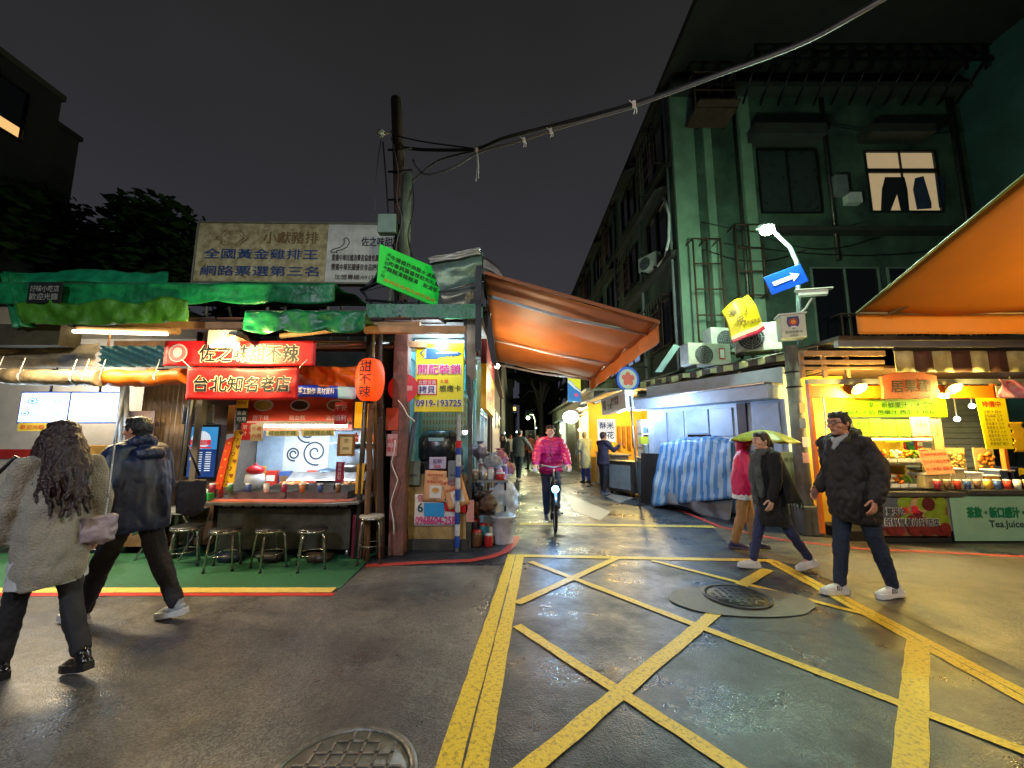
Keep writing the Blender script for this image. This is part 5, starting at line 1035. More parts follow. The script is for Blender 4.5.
wire([(405, 190, 6.3), (418, 176, 6.3), (440, 160, 6.2), (478, 150, 5.95)], .016, RUB, 'black service wire looping below the cable bundle')
wire([(391, 137, 6.2), (398, 170, 6.2), (397, 200, 6.15), (402, 220, 6.1), (396, 250, 5.9), (402, 290, 5.7)], .008, GRC, 'white wire running down the utility pole')
wire([(381, 140, 6.2), (376, 175, 6.2), (375, 212, 6.2)], .009, GRC, 'thin grey drop wire left of the pole')
wire([(383, 142, 6.2), (386, 180, 6.2), (388, 212, 6.2)], .013, RUB, 'black drop wire from the insulator to the service box')
wire([(411, 175, 6.3), (414, 205, 6.2), (408, 235, 6.1), (414, 262, 5.9)], .01, RUB, 'black wire on the right flank of the pole')
wire([(393, 245, 5.9), (397, 262, 5.7), (395, 290, 5.5), (400, 318, 5.3)], .02, BLACK, 'twisted black wires hanging behind the green board')
for (x, y, Y, L_, lb) in ((477, 150, 5.9, .55, 'long pale cable tie ends dangling from the overhead bundle'), (524, 140, 5.4, .12, 'pale tie knotted halfway along the overhead bundle'), (551, 131, 5.1, .1, 'small pale tie near the middle of the overhead bundle'), (634, 104, 4.4, .14, 'white clip where conduit meets the overhead cable')):
    c = W(x, y, Y); m = MB(); m.lathe(c, [(.035, -.02), (.042, 0), (.035, .02)], 10, ax=(1, -.3, .1)); m.tube([c, c + V((.01, 0, -L_ * .5)), c + V((-.01, 0, -L_))], .006, 5); m.tube([c, c + V((.03, 0, -L_ * .5)), c + V((.025, 0, -L_ * .9))], .006, 5); m.tube([c, c + V((-.06, 0, .05))], .006, 5); solo('cable_tie', m, PAPER, lb, 'cable tie', 'ties on the overhead cable')
# ================================================================ orange awning over the alley mouth
t2 = thing('orange_awning', 'long orange retractable awning sloping out over the alley mouth', 'awning', (.7, 7.4, 2.9))
A, B, C_, D = W(484, 273, 5.3), W(658, 322, 5.2), W(590, 379, 9.6), W(497, 361, 9.8)
OA = mt('orange_awning_cloth', (198, 112, 44), .6, var=.3, vs=1.6, bump=.15, bs=10); nt_ = OA.node_tree; OA.node_tree.nodes['Principled BSDF'].inputs['Transmission Weight'].default_value = 0
m = MB(); m.sheet(lambda u, v: A.lerp(D, v).lerp(B.lerp(C_, v), u) + V((0, 0, -.05 * sin(pi * ((v * 3) % 1)) - .03 * sin(pi * u) + .02 * noise.noise(V((u * 4, v * 6, 2))))), 20, 36, t=.004); part(t2, 'canopy', m, OA)
m = MB(); m.sheet(lambda u, v: B.lerp(C_, u) + V((.015 * sin(u * 30), 0, -.02 - .26 * v)), 40, 6, t=.004); part(t2, 'valance', m, OA)
m = MB(); m.tube([B, C_], .028, 8); part(t2, 'front_rail', m, mt('awning_rail', (160, 120, 96), .5, .3)); m = MB(); m.tube([A + V((0, 0, .03)), D + V((0, 0, .03))], .05, 8); part(t2, 'roller', m, mt('dark_green_tube', (30, 60, 44), .5))
for v, f0, f1 in ((.10, -.12, .96), (.55, -.1, .98), (.97, -.1, .95)):
    a, b = A.lerp(D, v), B.lerp(C_, v); m = MB(); m.tube([a + V((.03, 0, -.13)), a.lerp(b, .5) + V((0, 0, -.13)), b + V((0, 0, -.04))], .025, 6); part(t2, 'arm', m, WHT_P)
m = MB(); m.slab([A + V((0, -.03, .02)), B + V((0, -.03, .02)), B + V((0, -.03, -.03)), A + V((0, -.03, -.02))], (0, .02, 0)); part(t2, 'edge_hem', m, mt('hem_brown', (150, 80, 30), .6))
m = MB(); m.bx(-.5, -.36, 5.3, 9.9, 3.3, 3.42); m.bx(-.5, -.42, 5.3, 5.4, 2.7, 3.9); part(t2, 'mount', m, BLACK)
m = MB(); c = W(490, 262, 5.3); m.sheet(lambda u, v: W(482 + 22 * u, 262 + 12 * u * u + 8 - 14 * v * (1 - u * .5), 5.35), 10, 4); solo('bent_flashing', m, DSTEEL, 'bent grey metal flashing above the orange awning mount', 'metal sheet')
# bins of the row of low stalls behind the kiosk (alley, near side)
t2 = thing('shop_row', 'dark low shop row lining the alley behind the glass kiosk', 'building', (-1.5, 9, 0)); m = MB(); m.bx(-3.5, -.5, 9.2, 16.5, 0, 3.1); part(t2, 'wall', m, mt('dark_shop_wall', (52, 46, 44), .8, var=.4, vs=2)); m = MB(); m.bx(-3.6, -.35, 9.1, 16.6, 3.1, 3.2); part(t2, 'roof', m, RUST)
for k in range(3): m = MB(); m.bx(-.5, -.47, 9.6 + k * 2.3, 11.3 + k * 2.3, .2, 2.3); part(t2, 'shutter', m, DSTEEL)
# ================================================================ stools
STL = mt('chrome_tube', (170, 168, 160), .25, .9, var=.3, vs=8, bump=.05); VIN = mt('black_vinyl', (30, 30, 34), .3, var=.3, vs=8)
def stool(label, loc, rz=0., h=.46, r=.165, seat=VIN, group='round stools at the snack stall'):
    t = thing('round_stool', label, 'stool', (0, 0, 0), group)
    m = MB(); m.lathe((0, 0, h), [(.0001, -.035), (r * .9, -.035), (r, -.025), (r, -.005), (r * .94, .004), (.0001, .006)], 28); part(t, 'seat', m, seat)
    m = MB(); m.lathe((0, 0, h), [(r * .96, -.04), (r * 1.015, -.036), (r * 1.015, -.018), (r * .99, -.016)], 28); part(t, 'seat_rim', m, STL); m = MB(); m.lathe((0, 0, h * .38), [(r * .93, -.006), (r * .945, 0), (r * .93, .006), (r * .915, 0), (r * .93, -.006)], 28); part(t, 'foot_ring', m, STL)
    for k in range(4):
        a = pi / 4 + k * pi / 2; d = V((cos(a), sin(a), 0)); m = MB(); m.tube([d * r * .5 + V((0, 0, h - .045)), d * r * .85 + V((0, 0, h - .055)), d * r * .98 + V((0, 0, h - .1)), d * (r * 1.22) + V((0, 0, 0.005))], .0125, 8); lg = part(t, 'leg', m, STL)
        m = MB(); m.tube([d * (r * 1.22) + V((0, 0, 0)), d * (r * 1.2) + V((0, 0, .03))], .016, 8); part(lg, 'foot', m, BLACK)
    t.location = loc; t.rotation_euler = (0, 0, rz); return t
s0 = stool('black round stool nearest the man in navy, first of the three before the counter', (G(218, 571).x, 4.92, 0), .3)
def s_copy(label, x, y, rz, sc=1.):
    c = copy_tree(s0, (x, y, 0), rz, label); c.scale = (sc, sc, sc); return c
s_copy('black round stool in the middle of the three before the counter', G(265, 570).x, 4.95, .9)
s_copy('black round stool at the lantern end of the three before the counter', G(308, 570).x, 4.95, .5)
s1 = stool('taller grey topped stool beside the timber posts', (G(370, 562).x, 5.18, 0), .2, .56, .15, mt('grey_vinyl', (150, 150, 150), .4, var=.2))
s_copy('stool tucked behind the man in navy next to the red draped table', -3.95, 5.05, .6)
s_copy('stool glimpsed between the two walkers by the noodle counter', -5.0, 4.95, .4)
t2 = thing('folding_table', 'low folding table with pale cloth left of the snack counter', 'table', (-4.35, 5.3, 0)); m = MB(); m.bx(-4.75, -4.1, 5.2, 5.7, .56, .59); part(t2, 'top', m, GREYP); m = MB(); m.sheet(lambda u, v: V((-4.72 + .45 * u, 5.17 + .03 * sin(u * 15), .595 - .28 * v * (1 - .5 * u))), 16, 6); part(t2, 'cloth', m, mt('sage_cloth', (130, 146, 124), .7, var=.3))
for x in (-4.7, -4.15):
    m = MB(); m.tube([(x, 5.22, 0), (x, 5.65, .55)], .012); part(t2, 'leg', m, STL); m = MB(); m.tube([(x, 5.65, 0), (x, 5.22, .55)], .012); part(t2, 'leg', m, STL)
# things under the counter and by the post
m = MB(); a = G(352, 563); m.box((a.x, a.y + .25, .27), (.16, .2, .54)); solo('fire_extinguisher_box', m, mt('wine_red_box', (110, 16, 44), .5, var=.3), 'wine red upright box beside the counter by the tall stool', 'box', bev=.01)


for x, nm, c_ in ((-3.5, 'dark blue', (24, 36, 60)), (-3.0, 'dark grey', (40, 40, 40)), (-2.4, 'brown', (60, 44, 36))):
    t2 = thing('storage_tub', '%s storage tub in the shadow behind the stools' % nm, 'tub', (x, 5.25, 0)); m = MB(); m.lathe((x, 5.22, 0), [(.0001, 0), (.11, 0), (.13, .09), (.0001, .09)], 16, sx=1.3); part(t2, 'body', m, mt('tub_' + nm.replace(' ', '_'), c_, .4))
# ================================================================ big building on the right
GB = mt('green_grey_render', (78, 104, 86), .85, var=.45, vs=.9, bump=.7, bs=4, col2=(34, 48, 44)); GBP = mt('pale_green_pilaster', (128, 158, 134), .85, var=.35, vs=1.5, bump=.2)
GBD = mt('sooty_concrete', (58, 58, 54), .9, var=.5, vs=1.2, bump=.3)
BX, BY = 4.85, 10.8
t = bld = thing('apartment_building', 'large old green grey apartment block with cages, pilasters and one lit laundry window', 'building', (10, BY, 0))
m = MB(); m.bx(BX, 24, BY, 36, 0, 12.34); part(t, 'wall', m, GB)
m = MB(); m.bx(BX - .22, 24.5, 7.9, 37, 12.35, 12.6)
for k in range(16): m.bx(BX - .24, BX - .01, 11.2 + k * 1.6, 11.35 + k * 1.6, 12.15, 12.34)
rf = part(t, 'roof', m, mt('roof_soffit', (40, 36, 32), .9, var=.5, vs=2, bump=.3))
fb = Fr((0, BY, 0), (1, 0, 0), (0, 0, 1)); pz = lambda y: W(850, y, BY).z; pxx = lambda x, y=230: W(x, y, BY).x
def bp(name, boxes, mat, w0, w1, label=None, bev=0):
    m = MB()
    for x0, x1, y0, y1 in boxes: m.fbox(fb, pxx(x0), pxx(x1), pz(y1), pz(y0), w0, w1)
    return part(t, name, m, mat, bev, label)
bp('pilaster', [(676, 698, 92, 420)], GBP, .0, .12); bp('pilaster', [(708, 716, 96, 420)], GBP, .003, .1); bp('pilaster', [(745, 756, 100, 400)], GBP, .003, .14)
bp('ledge', [(760, 1100, 232, 236)], GBD, .003, .35); bp('ledge', [(675, 1100, 96, 101)], GBD, .15, .5)
bp('canopy', [(752, 822, 137, 147)], GBD, .003, .55); bp('canopy', [(868, 932, 136, 144)], mt('rusted_canopy', (70, 72, 64), .7, .3, var=.4), .003, .5)
def bwin(x0, x1, y0, y1, glass, nx, ny, fm=BLACK):
    fr = Fr(fb.o, fb.x, fb.y); return window_lit(t, fr, pxx(x0), pxx(x1), pz(y1), pz(y0), glass, nx, ny, fm)
bwin(762, 824, 150, 214, mt('dim_grey_glass', (52, 62, 60), .3, var=.3), 2, 1); wl = bwin(872, 944, 152, 213, mt('laundry_window_light', (150, 130, 100), .5, var=.6, vs=1.1, emit=.42, ecol=(235, 205, 155)), 2, 1, mt('dark_teal_frame', (22, 40, 40), .5))
m = MB(); z = pz(172); m.fbox(fb, pxx(872), pxx(944), z - .06, z + .06, .02, .08); part(wl, 'transom', m, mt('dark_teal_frame', (22, 40, 40), .5))
# laundry behind the panes is seen against the light: hung just outside the glass
m = MB(); 
def gar(pts): m.poly(fb, [(pxx(x, y), pz(y)) for x, y in pts], .025, .045)
gar([(884, 178), (903, 178), (906, 190), (908, 212), (900, 212), (896, 194), (889, 212), (880, 212), (881, 190)]); 
m2 = MB(); m, m2 = m2, m; gar([(914, 179), (922, 177), (930, 204), (930, 209), (916, 210), (912, 190)]); gar([(934, 176), (942, 178), (943, 211), (938, 208)])
part(wl, 'hanging_trousers', m2, mt('dark_trousers', (34, 38, 44), .8)); part(wl, 'hanging_shirt', m, mt('blue_shirt', (60, 74, 110), .8))
bwin(805, 872, 268, 345, DGL, 2, 1, mt('pale_window_frame', (120, 132, 122), .5)); bwin(880, 990, 268, 345, DGL, 3, 1, mt('pale_window_frame', (120, 132, 122), .5))
for x0, x1 in ((700, 735), (790, 812), (835, 868), (880, 915), (925, 965), (975, 1015)): bwin(x0, x1, 62, 94, DGL, 2, 2, mt('old_window_frame', (90, 96, 92), .6))
# railing rack with spikes
m = MB(); a0, a1 = pxx(735, 80), pxx(995, 80)
for y in (78, 92): m.fbox(fb, a0, a1, pz(y), pz(y) + .07, 1.0, 1.06)
for i in range(16):
    x = a0 + (a1 - a0) * i / 15; m.fbox(fb, x - .03, x + .03, pz(100), pz(70), 1.0, 1.05); m.tube([fb.p(x, pz(92), 1.0), fb.p(x + .1, pz(108), .1)], .03, 5); m.tube([fb.p(x, pz(80), 1.0), fb.p(x, pz(80), .1)], .025, 5)
part(t, 'balcony_rack', m, BLACK)
def cage(x0, x1, y0, y1, nx, ny, d, Y=None, nm='window_cage'):
    m = MB(); u0, u1, v0, v1 = pxx(x0), pxx(x1), pz(y1), pz(y0)
    for i in range(nx + 1):
        u = u0 + (u1 - u0) * i / nx; m.tube([fb.p(u, v0, d), fb.p(u, v1, d)], .025, 5)
        for v in (v0, v1): m.tube([fb.p(u, v, .02), fb.p(u, v, d)], .02, 5)
    for j in range(ny + 1):
        v = v0 + (v1 - v0) * j / ny; m.tube([fb.p(u0, v, d), fb.p(u1, v, d)], .022, 5)
    part(t, nm, m, RUST)
cage(683, 709, 248, 372, 2, 5, .55); cage(727, 752, 232, 300, 2, 3, .4); cage(690, 730, 96, 130, 3, 2, .8); cage(820, 1000, 318, 350, 22, 1, .4)
m = MB(); m.slab([fb.p(pxx(690), pz(133), .2), fb.p(pxx(730), pz(133), .2), fb.p(pxx(730), pz(128), 1.0), fb.p(pxx(690), pz(128), 1.0)], (0, 0, .05)); part(t, 'rack_shelf', m, RUST)
for x, y0, y1 in ((741, 100, 400), (832, 100, 262), (964, 100, 330)): m = MB(); m.tube([fb.p(pxx(x), pz(y1), .1), fb.p(pxx(x), pz(y0), .1)], .05, 8); part(t, 'downpipe', m, DSTEEL)
for a_, b_, y_ in ((700, 860, 225), (720, 980, 246), (830, 1010, 128), (700, 800, 252), (760, 870, 240)):
    m = MB(); n = 16; m.tube([fb.p(pxx(a_) + (pxx(b_) - pxx(a_)) * i / n, pz(y_) - .35 * sin(pi * i / n), .16) for i in range(n + 1)], .014, 5); part(t, 'wall_cable', m, RUB)
bp('meter_box', [(834, 846, 180, 198)], GREYP, .003, .25); bp('vent_box', [(846, 860, 196, 206)], WHT_P, .003, .2)
# side wall along the alley
sw = Fr((BX, BY, 0), (0, 1, 0), (0, 0, 1)); sw.n = V((-1, 0, 0))
def sp(name, y0, y1, z0, z1, w0, w1, mat): m = MB(); m.bx(BX - w1, BX - w0, y0, y1, z0, z1); return part(t, name, m, mat)
for k in range(5):
    for j, zz in enumerate((4.3, 7.4, 10.2)):
        yy = 11.6 + k * 3.0
        m = MB(); m.bx(BX - .08, BX - .02, yy, yy + 1.8, zz, zz + .08); m.bx(BX - .08, BX - .02, yy, yy + 1.8, zz + 1.5, zz + 1.58); m.bx(BX - .08, BX - .02, yy, yy + .08, zz + .08, zz + 1.5); m.bx(BX - .08, BX - .02, yy + 1.72, yy + 1.8, zz + .08, zz + 1.5); m.bx(BX - .075, BX - .02, yy + .86, yy + .94, zz + .08, zz + 1.5)
        o = part(t, 'window', m, BLACK); p = MB(); p.bx(BX - .015, BX - .008, yy + .08, yy + 1.72, zz + .08, zz + 1.5); part(o, 'pane', p, glow('blue_lit_pane', (130, 170, 230), .5) if (k, j) in ((1, 0), (2, 0)) else DGL)
        if (k + j) % 2 == 0:
            m = MB()
            for i in range(8): m.tube([(BX - .36, yy + i * .25, zz - .1), (BX - .36, yy + i * .25, zz + 1.5)], .015, 4)
            for v in range(5): m.tube([(BX - .36, yy, zz - .1 + v * .4), (BX - .36, yy + 1.8, zz - .1 + v * .4)], .015, 4)
            for yq in (yy, yy + 1.8): m.tube([(BX, yq, zz - .1), (BX - .36, yq, zz - .1)], .015, 4); m.tube([(BX, yq, zz + 1.5), (BX - .36, yq, zz + 1.5)], .015, 4)
            part(t, 'window_cage', m, RUST)
        else:
            m = MB(); m.slab([(BX, yy - .1, zz + 1.9), (BX, yy + 1.9, zz + 1.9), (BX - .45, yy + 1.9, zz + 1.7), (BX - .45, yy - .1, zz + 1.7)], (0, 0, .04)); part(t, 'canopy', m, GBD)
sp('ledge', 10.85, 30, 6.7, 6.85, .003, .3, GBD); sp('ledge', 10.85, 30, 9.6, 9.75, .003, .16, GBD)
for y in (11.2, 13.9, 17.5): m = MB(); m.tube([(BX - .12, y, 3), (BX - .12, y, 12.2)], .05, 8); part(t, 'downpipe', m, GREYP)
# second block beyond right edge
t = thing('apartment_building', 'dark teal block edge at the far right behind the orange awning', 'building', (17, 9.5, 0)); m = MB(); m.bx(13.3, 22, 8.6, 10.7, 0, 13); part(t, 'wall', m, mt('teal_dark_render', (50, 84, 84), .85, var=.5, vs=1)); m = MB(); m.bx(13.2, 22, 8.5, 10.7, 13, 13.2); part(t, 'roof', m, GBD)
# air conditioners
def aircon(c, w, h, label, rz=0., card=True, d=.32, dirt=0, group='air conditioning units on the lean-to roof'):
    t = thing('air_conditioner', label, 'air conditioner', (0, 0, 0), group); b = mt('aircon_white', (190, 192, 178), .45, var=.35, vs=4)
    m = MB(); m.bx(-w / 2, w / 2, -d / 2, d / 2, .06, h); part(t, 'case', m, b, .015)
    fr = Fr((-w / 2, -d / 2, 0), (1, 0, 0), (0, 0, 1)); r = min(h * .38, w * .34); cx, cz = w * .37, h * .52
    m = MB(); m.disc(fr, cx, cz, r, .002, .012, 0); 
    for k in range(1, 6): m.lathe(fr.p(cx, cz, .016), [(r * k / 5.2 - .006, 0), (r * k / 5.2, .006), (r * k / 5.2 + .006, 0)], 24, m=1, ax=(0, -1, 0))
    for k in range(8): a = k * pi / 4; m.add([fr.p(cx + .02 * cos(a + 1.57), cz + .02 * sin(a + 1.57), .018), fr.p(cx + r * cos(a), cz + r * sin(a), .018), fr.p(cx + r * cos(a + .06), cz + r * sin(a + .06), .018)], [(0, 1, 2)], 1)
    part(t, 'fan_grille', m, [mt('fan_dark', (34, 40, 38), .6), GREYP])
    for x in (-w * .35, w * .35): m = MB(); m.bx(x - .03, x + .03, -d / 2, d / 2, 0, .06); part(t, 'foot', m, BLACK)
    if card: m = MB(); m.fbox(fr, w * .72, w * .86, h * .35, h * .8, .002, .005, 0); m.fbox(fr, w * .74, w * .84, h * .4, h * .75, .006, .008, 1); part(t, 'label_plate', m, [REDI, PAPER])
    t.location = c; t.rotation_euler = (0, 0, rz); return t
aircon(W(706, 369, 8.3), .95, .52, 'white air conditioner with a small red label at the front of the striped roof', .12)
aircon(W(728, 356, 9.0), 1.0, .62, 'larger air conditioner just behind the one with the red label', .15, False)
aircon(W(758, 356, 8.0), .8, .62, 'boxy air conditioner under the crumpled yellow banner, turned sideways', -.5, False, .5)
c = X(651, 272, BX - .3); t2 = aircon(c, .75, .55, 'air conditioner bracketed high on the alley side wall with a curling white hose', rz=rad(-60), card=False, group='air conditioning units on the alley wall')
m = MB(); P3 = [X(664, 198, 4.6), X(669, 215, 4.6), X(669, 240, 4.6), X(665, 258, 4.6), X(658, 266, 4.55)]; m.tube(P3, .045, 8); solo('white_hose', m, WHT_P, 'white hose curling down to the air conditioner on the alley wall', 'hose')
# ================================================================ lean-to over the white booth
E0, E1 = W(632, 384, 10.5), W(818, 346, 6.35)
STY = mt('awning_pale_stripe', (176, 178, 110), .6, var=.35, vs=5, bump=.2); STB = mt('awning_brown_stripe', (72, 62, 44), .7, var=.4, vs=5, bump=.2)
t = thing('striped_awning', 'faded yellow and brown striped awning running from the alley to the lamp column', 'awning', (4, 8.5, 2.9))
bk = V((1.7, .9, .35)); m = MB(); m.sheet(lambda u, v: E0.lerp(E1, u) + bk * v + V((0, 0, -.03 * sin(u * 40) * 0 + .03 * noise.noise(V((u * 12, v * 3, 1))))), 52, 4, t=.006, mf=lambda u, v: int(u * 26) % 2); part(t, 'canopy', m, [STY, STB])
m = MB(); m.sheet(lambda u, v: E0.lerp(E1, u) + V((.02 * sin(u * 60), .0, -.13 * v * (1 + .35 * noise.noise(V((u * 14, 0, 4)))) + .01 * noise.noise(V((u * 30, v, 2))))), 104, 4, t=.005, mf=lambda u, v: (int(u * 26) + 0) % 2); part(t, 'valance', m, [STY, STB])
m = MB(); m.tube([E0, E1], .02, 6); m.tube([E0 + V((.3, .1, -.1)), E1 + V((.3, .1, -.1))], .025, 6); m.tube([E0 + bk, E1 + bk], .03, 6)
for k in range(7): a = E0.lerp(E1, k / 6); m.tube([a, a + bk], .02, 6)
part(t, 'frame', m, DSTEEL)
# dark mess below the awning edge : rolled cloth and cables
m = MB(); n = 40; m.tube([E0.lerp(E1, i / n) + V((.22, .1, -.28 + .05 * noise.noise(V((i * .5, 0, 0))))) for i in range(n + 1)], [.09 * (1 + .4 * noise.noise(V((i * .8, 3, 0)))) for i in range(n + 1)], 10); solo('tarp', m, mt('sooty_cloth', (50, 50, 46), .8, var=.5), 'sooty rolled cloth along the underside of the striped awning', 'tarp')
for k in range(4):
    m = MB(); n = 24; m.tube([E0.lerp(E1, i / n) + V((.1, .02, -.2 - .07 * k - .05 * sin(pi * i / n * (2 + k)))) for i in range(n + 1)], .012, 5); solo('cable', m, RUB, ['topmost', 'second', 'third', 'lowest'][k] + ' of the four sagging cables under the striped awning', 'cable', 'sagging cables under the striped awning')
# white booth
P1, P2 = V((3.35, 9.9, 0)), V((4.72, 6.9, 0)); wf = FR(P1, P2, P1 + V((0, 0, 2))); L_ = wf.w
WB = mt('booth_white_blue', (168, 184, 204), .5, var=.3, vs=2.5, bump=.1); WBP = mt('booth_panel', (150, 170, 196), .45, var=.25, vs=3)
t = thing('shuttered_booth', 'shuttered pale blue booth with panelled front behind the striped tarpaulin', 'market stall', (P1 + P2) / 2)
m = MB(); m.fbox(wf, 0, L_, 0, 2.75, -.1, 0); part(t, 'wall', m, WB)
m = MB(); m.fbox(wf, -.3, L_, 2.18, 2.42, .002, .45); m.fbox(wf, -.3, L_, 2.42, 2.46, .002, .5, 1); part(t, 'fascia', m, [WB, STEEL], .006)
for u0, u1, v0, v1 in ((.2, .62, .9, 2.1), (.7, 1.12, .9, 2.1), (1.2, 1.75, 1.6, 2.1), (1.8, 2.3, 1.55, 2.1), (1.2, 1.75, .9, 1.25), (2.72, 3.2, .95, 2.14)):
    m = MB(); m.fbox(wf, u0, u1, v0, v1, .003, .03); part(t, 'panel', m, WBP, .006)
m = MB(); m.fbox(wf, 1.2, 1.78, 1.27, 1.58, .003, .02); part(t, 'dark_window', m, DGL)
m = MB(); m.fbox(wf, 2.42, 2.6, .1, 2.17, .003, .05); part(t, 'door_post', m, mt('maroon_post', (52, 26, 30), .6))
m = MB(); m.fbox(wf, 0, L_, 0, .35, .003, .12); part(t, 'plinth', m, mt('blue_grey_plinth', (96, 116, 136), .6, var=.4))
fr = FY(785, 803, 452, 520, 6.75); m = MB(); m.fbox(fr, 0, fr.w, 0, fr.h, -.02, 0); t2 = thing('notice_board', 'tall pale yellow green board with faint writing beside the concrete column', 'notice', fr.p(fr.w / 2, 0)); part(t2, 'panel', m, mt('pale_lime_board', (170, 186, 130), .6, var=.2)); m = MB(); m.text('美食', fr, fr.w * .5, fr.h * .88, .09); m.text('街', fr, fr.w * .5, fr.h * .3, .08); part(t2, 'lettering', m, mt('olive_ink', (70, 80, 50), var=0, bump=0))
q = wf.p(1.2, 2.1, 1.0); light('lamp_light', q, 22, (190, 220, 255), .08, t)  # added light with no lamp body, brightens the booth front
# left open bay with shelves (px 640-665)
t2 = thing('display_shelf', 'white lit display shelf with red labels between popcorn stall and booth', 'shelf', (3.2, 10.4, 0)); fr = FY(643, 664, 420, 462, 10.4); m = MB(); m.fbox(fr, 0, fr.w, 0, fr.h, -.4, -.38); 
for k in range(4): m.fbox(fr, 0, fr.w, fr.h * k / 3 - .015, fr.h * k / 3 + .015, -.37, 0)
m.fbox(fr, 0, .03, 0, fr.h, -.37, .01); m.fbox(fr, fr.w - .03, fr.w, 0, fr.h, -.37, .01); part(t2, 'case', m, WHT_P)
for k, c_ in enumerate((REDI, PAPER, NAVY)):
    for j in range(3): m = MB(); m.box(fr.p(fr.w * (.22 + .28 * j), fr.h * k / 3 + .1, -.15), (.1, .1, .16)); part(t2, 'package', m, [REDI, PAPER, mt('pkg_blue', (60, 100, 180))][(k + j) % 3], .01)
light('lamp_light', fr.p(fr.w / 2, fr.h * .95, .3), 8, (200, 230, 255), .05, t2)
a, b = W(618, 412, 10.6), W(646, 402, 9.6); t2 = thing('tube_lamp', 'bright white tube lamp under the eaves above the display shelf', 'lamp', a); m = MB(); m.tube([a, b], .035); part(t2, 'tube', m, TUBE_W); m = MB(); m.tube([a + V((0, 0, .06)), b + V((0, 0, .06))], .05, 6); part(t2, 'housing', m, WHT_P); light('lamp_light', (a + b) / 2 + V((-.05, -.3, -.2)), 10, (215, 232, 255), .1, t2)
# tarpaulin covered cart
C1, C2 = V((3.32, 8.95, 0)), V((4.22, 7.75, 0)); cf = FR(C1, C2, C1 + V((0, 0, 1))); w_ = cf.w
TB = mt('tarp_blue', (62, 118, 172), .45, var=.2, vs=6); TW = mt('tarp_pale', (140, 166, 186), .45, var=.2, vs=6)
t = thing('covered_cart', 'market cart wrapped in a blue and white striped tarpaulin', 'cart', (C1 + C2) / 2)
def tarp_f(u, v):
    bot = .06 + .42 * max(0, (u - .1)) * .9; top = 1.38 + .10 * sin(u * 3.2) + (.05 if u > .6 else 0); z = bot + (top - bot) * v
    return cf.p(u * w_ - .06 * (1 - u) * (1 - v) * 4, z, .05 + .05 * sin(u * 17 + v * 3) * (1 - v) + .05 * noise.noise(V((u * 5, v * 4, 0))) + .12 * (1 - v))
m = MB(); m.sheet(tarp_f, 72, 20, t=.004, mf=lambda u, v: int(u * 22 + .3 * sin(v * 4)) % 2)
m.sheet(lambda u, v: V(tarp_f(u, 1)) - cf.n * (.7 * v) + V((0, 0, .05 * sin(v * 3) + .04 * noise.noise(V((u * 6, v * 5, 7))))), 72, 10, t=.004, mf=lambda u, v: int(u * 22) % 2)
m.sheet(lambda u, v: V(tarp_f(0, 1 - v)) - cf.n * (.7 * u) + V((0, 0, .03 * sin(u * 8))), 14, 14, t=.004, mf=lambda u, v: int(u * 9) % 2)
m.sheet(lambda u, v: V(tarp_f(1, v)) - cf.n * (.7 * u) + V((0, 0, .03 * sin(u * 8))), 14, 14, t=.004, mf=lambda u, v: int(u * 9) % 2); part(t, 'tarpaulin', m, [TB, TW])
m = MB(); m.fbox(cf, .12, w_ - .03, .12, .5, -.6, .02); part(t, 'body', m, mt('cart_body', (70, 80, 84), .5, .3)); m = MB(); m.fbox(cf, .05, w_, .06, .12, -.62, .05); part(t, 'frame', m, BLACK)
for u in (.15, w_ - .15): m = MB(); q = cf.p(u, .07, 0); m.lathe(q, [(.0001, -.02), (.07, -.02), (.07, .02), (.0001, .02)], 16, ax=cf.n); part(t, 'wheel', m, BLACK)
t2 = thing('tarp', 'grey loose tarp slumped at the foot of the striped tarpaulin', 'tarp', cf.p(.8, 0, .1)); m = MB(); m.sheet(lambda u, v: cf.p(.15 + u * (w_ - .2), .12 + .3 * v - .15 * u * (1 - v) + .05 * sin(u * 6), .18 - .12 * v + .04 * sin(u * 15 + v * 3)), 40, 8); part(t2, 'cloth', m, GREYT)
# column with pasted notes
a = G(808, 534); t = thing('concrete_column', 'grey concrete column carrying lamp and signs between booth and fruit stall', 'column', a); m = MB(); m.tube([(a.x, 6.62, 0), (a.x, 6.62, 3.05)], [.115, .10], 18); part(t, 'shaft', m, mt('old_concrete', (116, 114, 106), .8, var=.5, vs=4, bump=.3)); m = MB(); m.bx(a.x - .17, a.x + .14, 6.46, 6.8, 0, .45); part(t, 'base', m, mt('dark_concrete', (78, 78, 76), .8, var=.5), .02)
for k, (z, mat, nm) in enumerate(((1.75, mt('stamp_blue', (70, 90, 140)), 'blue'), (1.45, PAPER, 'white'), (1.2, mt('stamp_pink', (200, 150, 150)), 'pink'), (2.0, mt('stamp_tan', (170, 140, 100)), 'tan'))):
    m = MB(); m.box((a.x - .01 + .02 * (k % 2), 6.495, z), (.1, .012, .16)); part(t, 'paper_note', m, mat)
for k, y_ in enumerate((2.35, 2.6)): m = MB(); m.lathe((a.x, 6.62, y_), [(.118, -.015), (.125, 0), (.118, .015)], 16); part(t, 'strap', m, BLACK)
wire([(822, 392, 6.3), (826, 430, 6.3), (823, 470, 6.3), (832, 510, 6.3), (846, 545, 6.2)], .014, WHT_P, 'white hose hanging from the fruit stall corner to the ground', 'white_hose')
